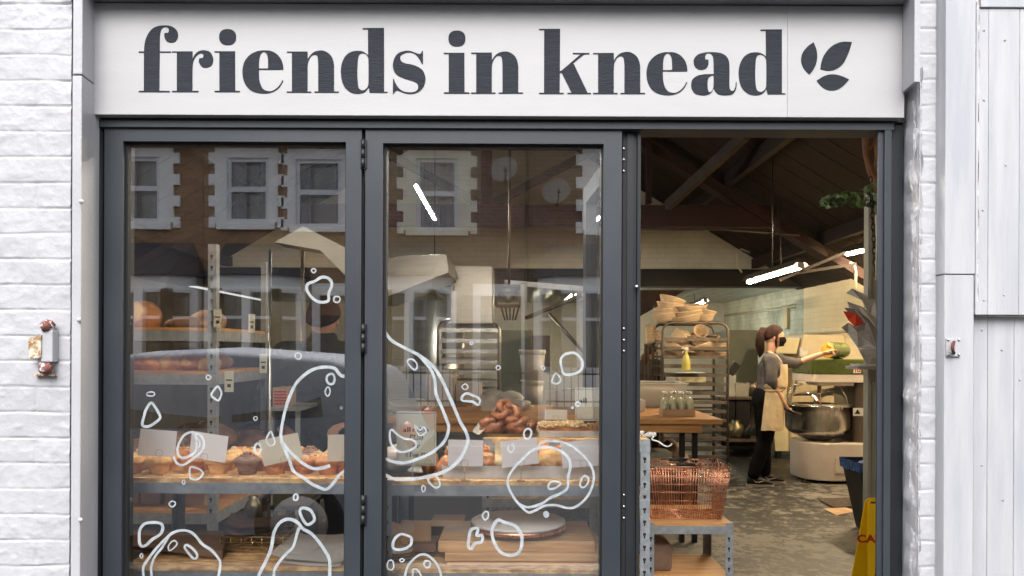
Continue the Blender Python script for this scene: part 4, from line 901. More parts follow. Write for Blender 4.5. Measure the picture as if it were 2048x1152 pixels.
# strip lights
def lamp(name, p, q, w_, e, col, label, tube='tube_glow', housing=True, group=None):
    p,q = Vector(p),Vector(q); c = (p+q)/2; L = (q-p).length
    t = thing('strip_light', label, 'light', (c.x,c.y,c.z), group)
    if housing:
        mb = MB().add([],[]); t_ = (q-p).normalized()
        a = t_.cross(Vector((0,0,1))).normalized()
        prof = [(-.075,.012),(-.025,.075),(.025,.075),(.075,.012),(.03,.045),(-.03,.045)]
        vs = [e_+a*u+Vector((0,0,v)) for e_ in (p-t_*.03,q+t_*.03) for u,v in prof]; n = 6
        mb.add(vs,[tuple(range(n))[::-1],tuple(range(n,2*n))]+[(i,(i+1)%n,(i+1)%n+n,i+n) for i in range(n)])
        build('housing', mb, 'rack_steel', t)
        mb = MB(); mb.beam(p-t_*.03+Vector((0,0,.02)), p+Vector((0,0,.02)), .05,.06); mb.beam(q+Vector((0,0,.02)), q+t_*.03+Vector((0,0,.02)), .05,.06); build('end_cap', mb, 'shade_white', t)
        build('hanger', MB().cyl(c+Vector((0,0,.075)), Vector((c.x,c.y,max(c.z+.2,(roofz(c.x) if c.y < YG2 else 2.33)-.02))), .006, 6), 'black_steel', t)
    mt = mat('tube_%s'%name, col, rough=.5, bump=0, rvar=0, emis=col, estr=50+1.9*e/(PI*.094*L)); build('tube', MB().cyl(p,q,.015,12), 'tube_%s'%name, t)
    return t
    li = bpy.data.lights.new('light', 'AREA'); li.shape = 'RECTANGLE'; li.size = w_; li.size_y = L; li.energy = e; li.color = col
    lo = bpy.data.objects.new('light', li); COL.objects.link(lo); lo.parent = t
    t_ = (q-p).normalized(); z = Vector((0,0,1)); x = t_.cross(z).normalized()
    R = Matrix((x, t_, x.cross(t_))).transposed()
    lo.matrix_local = Matrix.Translation(Vector((0,0,-.026)))@R.to_4x4()
    lo.visible_camera = True
    return t
WARM = (1,.72,.40)
lamp('a', U(1600,535,6.75), U(1498,565,8.2), .02, 62, (1,.78,.50), 'lit strip light hanging lengthways in front of the black beam')
lamp('b', U(1410,604,11.8), U(1370,620,13.0), .05, 14, (.93,1,.86), 'small lit strip light under the corrugated ceiling above the baskets', 'tube_cool')
lamp('c', (3.95,5.3,2.50), (3.70,6.2,2.47), .06, 130, (1,.78,.48), 'short bright lamp high on the right beside the chain')
lamp('d', U(832,372,6.7), U(869,438,8.0), .02, 34, (.98,.98,.92), 'lit strip light seen high through the middle glass pane', 'tube_cool', housing=False)
lamp('e', (1.0,10.3,2.28), (1.0,11.7,2.28), .05, 60, (1,.88,.66), 'strip light near the far end behind the black beam', 'tube_glow')
lamp('f', (-1.0,6.9,2.34), (-1.0,8.3,2.34), .05, 80, (1,.80,.52), 'strip light above the steel duct behind the middle pane')

lamp('g', (-2.95,.9,2.30), (-2.95,2.2,2.30), .05, 45, (1,.84,.64), 'unseen strip light added on the left to brighten the bread rack')  # added fill lamp, out of view on the left, lifts the loaves
lamp('h', (-.85,.40,2.20), (.55,.40,2.20), .05, 34, (1,.90,.76), 'unseen strip light added inside the doors to brighten the window shelves')  # added fill lamp hidden by the door head, brightens the shelf goods
# ================================================================ shelving units
def upright(mb, x, y, z0, z1, sx=1, sy=1, w_=.036, holes=None, th=.003):
    """perforated steel angle: front flange (facing the street) and side flange"""
    mb.box(x, y, z0, x+sx*w_, y+sy*th, z1)
    mb.box(x, y+sy*(th+.0002), z0, x+sx*th, y+sy*w_, z1)
    if holes is not None:
        z = z0+.03
        while z < z1-.02:
            cx = x+sx*w_*.55
            holes.add([(cx-.0055,y-sy*.0006,z+.006),(cx+.0055,y-sy*.0006,z+.006),(cx+.0055,y-sy*.0006,z+.016),(cx-.0055,y-sy*.0006,z+.016)],[(0,1,2,3)])
            holes.add([(cx-.0028,y-sy*.0006,z-.004),(cx+.0028,y-sy*.0006,z-.004),(cx+.0028,y-sy*.0006,z+.0055),(cx-.0028,y-sy*.0006,z+.0055)],[(0,1,2,3)])
            z += .0475
    return mb
def shelf_unit(name, label, x0, x1, y0, y1, ztop, boards, beams=True, group=None, bm='osb', bh=.034, z0=0, legpos=None):
    t = thing(name, label, 'shelving', ((x0+x1)/2,(y0+y1)/2,z0), group)
    for (x,y,sx,sy) in ((x0,y0,1,1),(x1,y0,-1,1),(x0,y1,1,-1),(x1,y1,-1,-1)):
        mb, h = MB(), MB(); upright(mb, x, y, z0, ztop, sx, sy, holes=h); u = build('upright', mb, 'galvanised', t)
        build('slots', h, 'seal_black', u)
    for z in boards:
        b = build('board', MB().box(x0+.004,y0+.0035,z-.014,x1-.004,y1-.0035,z), bm, t)
        mb = MB(); zb = z-.014; 
        for ya,yb in ((y0-.002,y0+.003),(y1-.003,y1+.002)): mb.box(x0+.001,ya,zb-bh,x1-.001,yb,zb-.0005)
        for xa,xb in ((x0-.0015,x0+.0025),(x1-.0025,x1+.0015)): mb.box(xa,y0+.004,zb-bh,xb,y1-.004,zb-.0005)
        build('shelf_beam', mb, 'galvanised', t)
    return t
DL = 2.45; YL = DL-D0
ZA = uz(957,DL,470)                        # top display shelf
ZB = uz(1134,DL,470)
shelf_unit('display_shelf','low window shelf of board on grey steel behind the left pane', ux(243,DL), ux(728,DL), YL, YL+.40, ZA, [ZA,ZB,.28])
ZA2 = uz(962,DL,980); ZB2 = uz(1139,DL,980)
shelf_unit('display_shelf','low window shelf of board on grey steel behind the middle pane', ux(762,DL), ux(1228,DL), YL+.002, YL+.40, ZA2, [ZA2,ZB2,.28])
ZC = uz(878,2.9,1130); ZC2 = uz(990,2.9,1130)
shelf_unit('display_shelf','taller rear shelf holding the cinnamon buns, its post beside the doorway', ux(966,2.9), ux(1301,2.9), 2.9-D0, 3.38-D0, ZC, [ZC,ZC2,.55,.15])
# bread rack behind the left pane
dR = 3.3; XRk = ux(432,dR)
RZ = [uz(y,dR,430) for y in (655,742,926,1021)]
shelf_unit('bread_rack','tall steel rack of loaves with slotted posts behind the left pane', -2.35, XRk, dR-D0, 4.0-D0, uz(488,dR,425), RZ+[.30], bm='pine', bh=.045)
# low side table with the basket
t = shelf_unit('side_table','low steel and plywood side table under the copper basket', ux(1300,3.55), ux(1468,3.62), 3.62-D0, 4.05-D0, uz(1046,3.62,1380), [uz(1046,3.62,1380), .33], bm='pine', bh=.038)
# ================================================================ goods on the shelves
def wx(px, d): return ux(px, d)
def price_card(corners, d, ringp, basez, label, m='card_white', scrib=False, s=3.469, o=(740,820)):
    """paper card in a wire ring holder that stands on the shelf"""
    def q(p): return U(o[0]+p[0]/s, o[1]+p[1]/s, d)
    c = [q(p) for p in corners]; rp = q(ringp)
    t = thing('price_card', label, 'card', (rp.x, rp.y, basez), 'price cards in ring holders')
    mb = MB(); k = Vector((0,.0012,0)); n = 8
    f = lambda u,v: (c[0]*(1-u)+c[1]*u)*(1-v)+(c[3]*(1-u)+c[2]*u)*v+Vector((0,.004*math.sin(u*PI)*random.Random(int(corners[0][0])).uniform(-1,1),0))
    mb.sheet(f, n, 2); build('card', mb, m, t)
    if scrib: build('handwriting', MB().tube([q((1408+8*i,352-7*(i%2)-(i%3)*2))+Vector((0,-.004,0)) for i in range(8)], .0006, 4), 'ink_pink', t)
    h = MB(); r = .0115; y = rp.y-.003
    h.tube([(rp.x+r*math.cos(a),y,rp.z+r*math.sin(a)) for a in [2*PI*i/18 for i in range(18)]], .0008, 5, closed=True)
    h.tube([(rp.x,y,rp.z-r),(rp.x,y+.002,basez+.003)], .0008, 5)
    h.tube([(rp.x+.012*math.cos(a),y+.002+.012*math.sin(a),basez+.0015) for a in [2*PI*i/14 for i in range(14)]], .0012, 5, closed=True)
    build('ring_holder', h, 'brass', t)
    return t
Bz = (220,820)
price_card([(213,128),(467,147),(447,325),(190,312)], 2.50, (343,297), ZA, 'blank white card over the iced muffins at the far left', s=3.469, o=Bz)
price_card([(567,143),(823,183),(800,367),(550,325)], 2.50, (657,325), ZA, 'tilted blank white card above the crumble topped muffin', s=3.469, o=Bz)
price_card([(1030,212),(1303,157),(1340,330),(1070,392)], 2.50, (1210,345), ZA, 'cream card tilted up to the right over the brown muffins', 'card_cream', s=3.469, o=Bz)
price_card([(1512,172),(1700,170),(1700,355),(1507,356)], 2.50, (1628,345), ZA, 'upright cream card at the right end of the left window', 'card_cream', s=3.469, o=Bz)
price_card([(543,205),(785,210),(783,390),(540,388)], 2.445, (657,368), ZA2+.0, 'blank white card at the left end of the metal pastry tray')
price_card([(902,220),(1157,190),(1173,370),(918,402)], 2.445, (1048,370), ZA2, 'white card leaning in the middle of the metal pastry tray')
price_card([(1320,225),(1583,200),(1597,385),(1337,405)], 2.445, (1483,372), ZA2, 'white card with faint pink writing at the right of the tray', scrib=True)
price_card([(1212,-5),(1368,0),(1368,68),(1213,66)], 2.93, (1290,55), ZC, 'plain pale card behind the crumble slice', 'card_cream')
# printed cake sign
def gl(ch): return G[ch]
SM = {'o': [ell(0,0,30,31,30), ell(0,0,10,26,24)], 'c': [G['e'][0]], 'l': [P("635,115* 635,1033* 685,1035* 685,1050* 350,1050* 350,1033* 403,1033* 403,137* 328,137* 328,118*")]}
SM['o'] = [[(x*9.8+300,y*9.8+750) for x,y in lp] for lp in SM['o']]
SM['c'] = [P("1030,620 990,520 900,455 790,440 690,450 590,495 510,580 475,680 470,780 490,880 540,970 620,1030 720,1056 820,1058 900,1040 970,1000 1020,945 1057,875* 1043,870* 1010,930 960,985 900,1020 850,1026 790,1010 745,965 715,880 706,790 708,640 725,520 760,470 810,462 850,490 840,560 860,620 920,660 990,650")]
SM['0'] = [ell(250,600,240,455,36), ell(250,600,70,410,30)]
SM['8'] = [ell(250,385,200,240,30), ell(250,370,80,190,24)]; SM['8b'] = [ell(250,810,240,245,30), ell(250,820,95,200,24)]
SM['2'] = [P("20,1050* 20,1010* 150,860 290,700 330,540 320,300 280,200 210,185 150,210 140,260 200,330 190,420 120,460 50,430 20,350 50,230 150,160 280,145 400,190 470,300 480,420 430,560 300,680 150,800 100,860* 200,850 350,900 430,880 470,800* 490,800* 470,960 420,1040 330,1060 200,1010 120,1000 50,1050")]
SM['4'] = [P("250,1050* 250,1030* 300,1030* 300,820* 10,820* 10,790* 360,150* 440,150* 440,790* 540,790* 540,820* 440,820* 440,1030* 500,1030* 500,1050*"), P("300,790* 300,340* 55,790*")]
SM['£'] = [P("20,1050* 20,1000* 90,950 140,850 150,640* 60,640* 60,610* 150,610* 150,400 180,250 280,160 400,160 490,210 520,300 500,370 430,400 370,370 350,310 380,250 370,200 330,190 300,240 290,400 290,610* 410,610* 410,640* 290,640* 290,760 240,880 180,940 300,930 400,960 470,950 510,860* 530,860* 510,990 440,1060 340,1065 220,1020 120,1010 60,1050")]
SM['1'] = [P("40,1050* 40,1030* 130,1030* 130,260* 40,260* 40,235* 270,150* 290,150* 290,1030* 370,1030* 370,1050*")]
SM['.'] = [ell(90,990,80,75,20)]
def line_text(mbs, txt, cx, base, xh, d, o, s, track=40, m='ink', parent=None, name='lettering'):
    """xh: lower-case height in the survey units of (o,s)"""
    k = xh/600.0; x = 0; items = []
    for ch in txt:
        if ch == ' ': x += 260; continue
        lps = SM.get(ch) or G[ch]
        if ch == '8': lps = SM['8']+SM['8b']
        mx0 = min(p[0] for lp in lps for p in lp); mx1 = max(p[0] for lp in lps for p in lp)
        yb = {'i':1040,'f':1040,'r':1040,'e':1045,'n':1048,'d':1050,'s':1055,'k':1067,'a':1075}.get(ch,1050)
        items.append((lps, x-mx0, yb)); x += (mx1-mx0)+track
    tot = (x-track)*k; loops = []
    for lps, dx, yb in items:
        for lp in lps: loops.append([(cx-tot/2+(p[0]+dx)*k, base+(p[1]-yb)*k) for p in lp])
    me = fill_mesh(name, loops, lambda a,b: U(o[0]+a/s, o[1]+b/s, d), .0004)
    return build(name, me, m, parent)
def cake_sign(corn, d, ringp, basez, label, o, s, lines):
    def q(x,y,dd=0): return U(o[0]+x/s, o[1]+y/s, d+dd)
    x0,y0,x1,y1 = corn; p = q((x0+x1)/2,y1)
    t = thing('cake_sign', label, 'sign', (p.x,p.y,basez))
    a,b = q(x0,y1),q(x1,y0); build('card', MB().box(a.x,a.y,a.z,b.x,a.y+.003,b.z), 'card_cream', t)
    i = 9; mb = MB()
    for (u0,v0,u1,v1) in ((x0+i,y0+i,x1-i,y0+i+2.5),(x0+i,y1-i-2.5,x1-i,y1-i),(x0+i,y0+i,x0+i+2.5,y1-i),(x1-i-2.5,y0+i,x1-i,y1-i)):
        A,B = q(u0,v1),q(u1,v0); mb.box(A.x,A.y-.0006,A.z,B.x,A.y-.0001,B.z)
    build('border', mb, 'ink', t)
    for (txt,cx,base,xh) in lines: line_text(None, txt, cx, base, xh, d-.0006, o, s, parent=t)
    h = MB(); rp = q(*ringp); y = rp.y-.003
    h.tube([(rp.x+.012*math.cos(k),y,rp.z+.012*math.sin(k)) for k in [2*PI*j/18 for j in range(18)]], .0008, 5, closed=True)
    for dx in (-.05,.0):
        h.tube([(rp.x+dx,y,a.z+.01),(rp.x+dx,y+.002,basez+.003)], .001, 5)
        h.tube([(rp.x+dx+.016*math.cos(k),y+.002+.014*math.sin(k),basez+.0015) for k in [2*PI*j/14 for j in range(14)]], .0014, 5, closed=True)
    build('ring_holder', h, 'brass', t)
cake_sign((183,12,460,385), 2.47, (403,368), ZA2, 'cream printed sign reading all cakes £2.80 or 4 for £10', (740,820), 3.469,
          [('all cakes',320,152,21.5),('£2.80',320,209,26),('or',323,264,24),('4 for £10',323,328,22)])
cake_sign((1424,-155,1560,75), 2.95, (1450,50), ZC, 'second cake sign half hidden at the right of the middle pane', (740,820), 3.469, [('all',1478,-50,22)])
# ---- muffins
muf_mats = {'brown':'muffin','gold':'muffin_light'}
def muffin(px, d, m, top, label, sc=1.0, sd=0):
    z = ZA; x = wx(px,d); y = d-D0; t = thing('muffin', label, 'muffin', (x,y,z), 'muffins on the window shelf')
    mb = MB().lathe((x,y,z), [(0,0),(.026*sc,0),(.0275*sc,.004),(.034*sc,.034),(.035*sc,.037)], 26, wob=.06, seed=sd); build('base', mb, m, t)
    tb = MB().blob((x,y,z+.040*sc), (.042*sc,.042*sc,.020*sc), 24, .16, 2.2, sd, .05); 
    build('top', tb, m if top != 'twist' else 'choc_twist', t)
    if top == 'icing':
        for k in range(2):
            ic = MB(); n = 40
            ic.tube([(x+(.012+.016*math.sin(a*.5+k))*math.cos(a)*1.1, y+(.030)*math.sin(a)*.8, z+.058*sc-.006*math.sin(a)**2+.002*math.sin(3*a)) for a in [2*PI*i/n for i in range(n)]], .0022, 6, closed=True)
            build('icing', ic, 'icing', t) if k == 0 else None
    elif top == 'crumble':
        ic = MB(); r = random.Random(sd)
        for k in range(34):
            a = r.uniform(0,2*PI); q = r.uniform(0,.034); ic.blob((x+q*math.cos(a), y+q*math.sin(a), z+.058-.35*q+r.uniform(0,.006)), (r.uniform(.003,.006),)*3, 6, .4, 2, k)
        build('crumble', ic, 'crumble', t)
    elif top == 'twist':
        ic = MB()
        for k in range(4):
            a0 = k*1.6; ic.tube([(x+(.036-.0085*k)*math.cos(a), y+(.036-.0085*k)*math.sin(a), z+.047+.007*k+.002*math.sin(5*a+k)) for a in [a0+2*PI*i/22 for i in range(22)]], .0065-.0006*k, 7, closed=True)
        build('swirl', ic, 'choc_twist', t)
    elif top == 'glaze':
        ic = MB(); r = random.Random(sd)
        for k in range(5):
            a = r.uniform(0,2*PI); ic.tube([(x+.034*u*math.cos(a)-.012*math.sin(a)*math.sin(3*u), y+.034*u*math.sin(a), z+.061-.013*u*u) for u in [-1+2*i/10 for i in range(11)]], .0018, 5)
        build('glaze', ic, 'icing', t)
    elif top == 'berry':
        ic = MB(); r = random.Random(sd)
        for k in range(9):
            a = r.uniform(0,2*PI); q = r.uniform(.005,.03); ic.blob((x+q*math.cos(a), y+q*math.sin(a), z+.057-.2*q), (.007,.007,.006), 8, .2, 2, k)
        build('berries', ic, 'red_berry', t)
    return t
for px,d,m,top,lb,sc in ((267,2.56,'muffin_light','icing','golden muffin with white icing at the left edge of the window',.97),
    (319,2.55,'muffin_light','icing','golden iced muffin, second along the front of the shelf',1.04),
    (389,2.58,'muffin','crumble','brown muffin under the second white card',1.0),
    (438,2.55,'muffin_light','crumble','golden muffin with crumble topping beside the second card',1.05),
    (496,2.54,'choc_twist','twist','large swirled muffin with grey brown chocolate topping',1.05),
    (551,2.55,'muffin','glaze','plain brown muffin under the tilted cream card',1.0),
    (609,2.56,'muffin','glaze','dark glazed muffin right of the tilted cream card',1.0),
    (657,2.55,'muffin','glaze','brown muffin with white glaze in front of the upright card',1.04),
    (692,2.57,'muffin','berry','muffin topped with red berries at the right end of the left window',.95)):
    muffin(px,d,m,top,lb,sc,px)
for px,d,m,top,lb in ((293,2.70,'muffin','icing','iced muffin behind the first white card'),(351,2.71,'muffin','glaze','muffin in the back row between two white cards'),
    (414,2.70,'muffin','crumble','crumble muffin in the back row behind the second card'),(470,2.71,'muffin_light','crumble','tall pile topped crumble muffin in the back row'),(505,2.73,'muffin_light','crumble','crumble muffin in the back row beside the loaf'),
    (560,2.71,'muffin','twist','chocolate swirl muffin in the back row behind the cream card'),(622,2.70,'choc_twist','twist','pale chocolate swirl muffin in the back row at the right'),(672,2.70,'muffin','crumble','nut topped muffin in the back row near the upright card')):
    muffin(px,d,m,top,lb,1.0,px+3)
for k,(px,d) in enumerate(((280,2.64),(303,2.63),(338,2.63),(368,2.62),(402,2.63),(425,2.64),(455,2.62),(482,2.63),(520,2.62),(538,2.63),(575,2.63),(595,2.64),(636,2.63),(673,2.63))):
    muffin(px,d+.16*(k%2),('muffin_light','muffin')[k%2],('crumble','glaze','crumble','icing')[k%4],('first','second','third','fourth','fifth','sixth','seventh','eighth','ninth','tenth','eleventh','twelfth','thirteenth','last')[k]+' muffin from the left packed in behind the front row',.96,px+7)
# ---- loaves on the rack
def loaf(px, d, z, rx, ry, rz, m, label, sd=0, rot=0, amp=.10, fine=.03, scores=3, name='loaf', cat='loaf'):
    x = wx(px,d); y = d-D0; t = thing(name, label, cat, (x,y,z), 'loaves on the bread rack')
    build('crust', MB().blob((x,y,z+rz*.62), (rx,ry,rz), 30, amp, 1.6, sd, fine, rot, .62), m, t)
    if scores:
        mb = MB()
        for k in range(scores):
            u = (k-(scores-1)/2)/(scores)*1.3; cx, sn = math.cos(rot), math.sin(rot)
            pts = []
            for i in range(7):
                v = -.45+.9*i/6; lx, ly = rx*(u+.1*v), -ry*(.05+.62*abs(v)) if False else ry*v*.9
                zz = z+rz*.62+rz*math.sqrt(max(.02,1-(lx/rx)**2-(ly/ry)**2))*1.0
                pts.append((x+lx*cx-ly*sn, y+lx*sn+ly*cx, zz))
            mb.tube(pts, .004, 5)
        build('score_line', mb, 'pale_loaf', t)
    return t
z1,z2,z3,z4 = RZ
loaf(283,3.45,z1+.001,.085,.085,.075,'bread','round golden loaf on the upper shelf at the far left',3,rot=.3)
loaf(375,3.55,z1,.10,.06,.035,'pale_loaf','flat pale loaf on white paper on the upper shelf',4,scores=0)
loaf(470,3.78,z1,.05,.10,.055,'pale_loaf','wrapped pale loaf at the end of the upper shelf',5,scores=0) if False else None
loaf(415,3.75,z1,.09,.07,.06,'pale_loaf','pale loaf at the back of the upper shelf beside the post',5,scores=2)
for px,rx,lb,sd in ((262,.07,'reddish baguette end at the left of the second shelf',1),(305,.10,'dark crusted loaf on the second shelf',2),(345,.075,'golden roll left of centre on the second shelf',6),(385,.085,'large golden roll on the second shelf',7),(418,.05,'golden roll behind the slotted post on the second shelf',8)):
    loaf(px,3.42,z2,rx,.06,.042,'bread' if sd != 2 else 'pastry',lb,sd,amp=.12,scores=1)
loaf(395,3.72,z2,.17,.07,.062,'pale_loaf','long brown loaf at the back of the second shelf',12,rot=.1,scores=3)
for px,rx,rz,m,lb,sd in ((270,.10,.055,'seeds','seeded dark loaf at the left of the third shelf',20),(352,.11,.075,'seeds','tall round seed covered loaf on the third shelf',21),(330,.10,.06,'dark_loaf','dark loaf behind the seed covered loaf',22)):
    loaf(px,3.42 if sd != 22 else 3.7,z3,rx,.09,rz,m,lb,sd,amp=.12,fine=.06,scores=0)
loaf(405,3.72,z3,.16,.09,.085,'dark_loaf','long dark floury loaf on the third shelf behind the post',23,rot=.25,scores=3)
# second group of dark loaves on a crate right of the rack
t = thing('wooden_crate', 'slatted wooden crate with a sloping side holding dark loaves', 'crate', U(480,1035,3.9)+Vector((0,.15,0)))
mb = MB()
zc0, zc1 = uz(1025,3.8), uz(905,3.8); xa,xb = wx(440,3.8),wx(530,3.8)
for k in range(5):
    x = xa+(xb-xa)*k/4; mb.box(x-.012,3.8-D0,zc0,x+.012,3.82-D0,uz(975,3.8)-.06)
mb.box(xa-.02,3.80-D0,zc1-.035,xb+.02,4.15-D0,zc1-.02)
build('slats', mb, 'strut_wood', t)
build('sloping_rail', MB().beam(U(432,1035,3.75),U(527,976,3.75),.035,.045), 'pine', t)
for px,lb,sd in ((462,'dark rye loaf, left of two on the crate',31),(505,'dark rye loaf, right of two on the crate',32)):
    o = loaf(px,3.95,zc1-.02,.13,.10,.07,'dark_loaf',lb,sd,rot=.35,scores=3)
def tagcard(p0,p1,d,label,lines=((.5,.3,.28),(.62,.3,.2))):
    mb = MB().pbox(p0[0],p0[1],p1[0],p1[1],d,.001); t = thing('shelf_tag', label, 'tag', U((p0[0]+p1[0])/2,p1[1],d), 'paper tags on the bread rack')
    build('paper', mb, 'card_cream', t); mb = MB(); w_,h = p1[0]-p0[0],p1[1]-p0[1]
    for v,a,hh in ((.40,.15,.07),(.62,.3,.16)): mb.pbox(p0[0]+w_*a,p0[1]+h*v,p1[0]-w_*a,p0[1]+h*(v+hh),d-.001,.0005)
    build('print', mb, 'ink', t)
tagcard((427,618),(443,655),3.28,'paper tag on the upper shelf right beside the slotted post'); tagcard((497,628),(510,665),3.7,'paper tag further back at the end of the upper shelf')
tagcard((519,708),(534,746),3.6,'paper tag tilted at the end of the second shelf'); tagcard((449,742),(467,784),3.28,'paper tag hanging below the second shelf')
for px,lb in ((275,'first'),(318,'second'),(365,'third'),(405,'last')):
    x = wx(px,3.5); mb = MB(); w_ = .045; hz_ = .21
    mb.add([(x-w_,3.42-D0,z4),(x+w_,3.42-D0,z4),(x+w_,3.60-D0,z4),(x-w_,3.60-D0,z4),(x-w_*.95,3.43-D0,z4+hz_*.8),(x+w_*.95,3.43-D0,z4+hz_*.8),(x+w_*.95,3.59-D0,z4+hz_*.8),(x-w_*.95,3.59-D0,z4+hz_*.8),(x-w_*.9,3.50-D0,z4+hz_),(x+w_*.9,3.50-D0,z4+hz_)],
           [(0,3,2,1),(0,1,5,4),(1,2,6,5),(2,3,7,6),(3,0,4,7),(4,5,9,8),(6,7,8,9),(5,6,9),(7,4,8)])
    solo('flour_bag', mb, 'flour_bag', '%s of four brown paper flour bags on the bottom rack shelf, counting from the left'%lb, 'bag', 'brown paper flour bags', bevel=.004)
# clutter between rack and customer
mb = MB().pbox(545,775,575,815,3.9,.16); t = thing('carton', 'small carton printed with red lines beside the customer', 'carton', U(560,815,3.9)+Vector((0,.08,0)))
build('box', mb, 'cardboard', t, bevel=.002); mb = MB()
for i in range(5): mb.pbox(548,782+i*6,573,785+i*6,3.898,.001)
build('print', mb, 'caution_red', t)
solo('carton_shelf', MB().pbox(535,815,600,822,3.85,.4).pbox(538,822,545,1110,3.88,.03).pbox(590,822,597,1110,3.88,.03), 'galvanised', 'narrow grey stand carrying the small carton', 'stand')
solo('steel_pole', MB().cyl(U(540,500,3.7),Vector((U(540,500,3.7).x,3.7-D0,0)),.008,10), 'steel', 'thin shiny steel pole standing beside the bread rack', 'pole')
solo('steel_pole', MB().cyl(U(605,500,4.9),Vector((U(605,500,4.9).x,4.9-D0,0)),.011,10), 'brass', 'brassy upright pole behind the customer', 'pole')
mb = MB(); mb.pbox(545,980,602,1012,3.3,.25); t = solo('tin', mb, 'tin_gold', 'flat golden tin on the floor stand behind the shelf', 'tin', bevel=.006)
solo('tin_stand', MB().pbox(540,1013,607,1020,3.28,.3).pbox(545,1020,550,1190,3.3,.03).pbox(597,1020,602,1190,3.3,.03), 'black_steel', 'small black stand under the golden tin', 'stand')
mb = MB().lathe(U(490,1050,3.1)+Vector((0,.1,0)), [(0,0),(.035,0),(.037,.05),(.03,.07),(.018,.085),(.018,.1),(0,.1)], 20); solo('jar', mb, 'tin_gold', 'small dark glass jar behind the paper sheets', 'jar')
# ---- lower shelf, left window
def tray(px0,px1,d,depth,z,h,m,label,name='tray',cat='tray',lip=.006,taper=.01):
    x0,x1,y0,y1 = wx(px0,d),wx(px1,d),d-D0,d-D0+depth; t = taper; mb = MB()
    o = [(x0,y0),(x1,y0),(x1,y1),(x0,y1)]; b = [(x0+t,y0+t),(x1-t,y0+t),(x1-t,y1-t),(x0+t,y1-t)]; i_ = [(x0+lip,y0+lip),(x1-lip,y0+lip),(x1-lip,y1-lip),(x0+lip,y1-lip)]; c = [(x0+t+lip,y0+t+lip),(x1-t-lip,y0+t+lip),(x1-t-lip,y1-t-lip),(x0+t+lip,y1-t-lip)]
    vs = [(p[0],p[1],z) for p in b]+[(p[0],p[1],z+h) for p in o]+[(p[0],p[1],z+h) for p in i_]+[(p[0],p[1],z+lip) for p in c]
    fs = [(3,2,1,0)]+[(i,(i+1)%4,(i+1)%4+4,i+4) for i in range(4)]+[(i+4,(i+1)%4+4,(i+1)%4+8,i+8) for i in range(4)]+[(i+8,(i+1)%4+8,(i+1)%4+12,i+12) for i in range(4)]+[(12,13,14,15)]
    return solo(name, mb.add(vs,fs), m, label, cat)
def sheetpaper(name, pts, z, m, label, cat, curl=.012, n=12, amp=.006, sd=0, thick=.001, group=None):
    """loose sheet lying on something: four world xy corners"""
    P4 = [Vector((p[0],p[1],0)) for p in pts]
    def f(u,v):
        p = (P4[0]*(1-u)+P4[1]*u)*(1-v)+(P4[3]*(1-u)+P4[2]*u)*v
        e = (abs(u-.5)*2)**4; zz = z+amp*(1+noise.noise(Vector((u*3+sd,v*3,sd))))+curl*e*(1+noise.noise(Vector((u*2+sd,v*2,1))))
        return (p.x,p.y,zz)
    return solo(name, MB().sheet(f,n,n), m, label, cat, group)
def W2(px,py,z):
    """floor-plan point on height z seen at (px,py)"""
    d = (CAMZ-z)*F/(py-CY); p = U(px,py,d); return (p.x,p.y)
mb = MB(); xA,xB = wx(258,2.5),wx(440,2.5)
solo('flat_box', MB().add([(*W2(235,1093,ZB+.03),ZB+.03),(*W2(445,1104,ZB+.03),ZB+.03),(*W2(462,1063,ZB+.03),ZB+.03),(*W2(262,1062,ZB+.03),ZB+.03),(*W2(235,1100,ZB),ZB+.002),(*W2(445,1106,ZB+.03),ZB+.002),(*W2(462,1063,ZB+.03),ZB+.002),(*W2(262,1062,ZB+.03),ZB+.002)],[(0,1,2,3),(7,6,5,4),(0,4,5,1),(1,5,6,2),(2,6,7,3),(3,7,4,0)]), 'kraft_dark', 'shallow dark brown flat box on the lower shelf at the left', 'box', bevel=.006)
t = thing('wire_basket', 'low gold wire basket holding brown paper sheets', 'basket', (*W2(500,1100,ZB),ZB))
zb0 = ZB+.004; xa,ya = W2(441,1108,ZB); xb,yb = W2(565,1108,ZB); ya = max(ya,YL+.05); dd = .17; mb = MB()
for k,zz in enumerate((0,.016,.032,.050)):
    r = .0028 if k in (0,3) else .0016
    mb.tube([(xa,ya,zb0+zz),(xb,ya,zb0+zz),(xb,ya+dd,zb0+zz),(xa,ya+dd,zb0+zz)], r, 6, closed=True)
for k in range(7):
    x = xa+(xb-xa)*k/6; mb.tube([(x,ya,zb0+.05),(x,ya,zb0),(x,ya+dd,zb0),(x,ya+dd,zb0+.05)], .0014, 5)
for k in range(1,5):
    y = ya+dd*k/5; mb.tube([(xa,y,zb0+.05),(xa,y,zb0),(xb,y,zb0),(xb,y,zb0+.05)], .0014, 5)
build('wire_frame', mb, 'brass', t)
for k,(a,sd) in enumerate(((0,1),(.12,2),(-.10,3),(.2,5))):
    cxx,cyy = (xa+xb)/2-.005, ya+.09; R = lambda x,y: (cxx+x*math.cos(a)-y*math.sin(a), cyy+x*math.sin(a)+y*math.cos(a))
    sheetpaper('brown_paper', [R(-.10,-.075),(R(.095,-.08)),R(.11,.085),R(-.10,.08)], zb0+.035+.013*k, 'kraft_dark', ('bottom','lower middle','upper middle','topmost curled')[k]+' brown paper sheet in the gold wire basket', 'paper', curl=.022, sd=sd, group='brown paper sheets')
sheetpaper('white_paper', [W2(540,1122,ZB+.01),W2(690,1134,ZB+.01),W2(708,1075,ZB+.01),W2(592,1075,ZB+.01)], ZB+.012, 'paper_white', 'upper crumpled white paper sheet on the lower shelf', 'paper', curl=.012, amp=.006, sd=9, n=20)
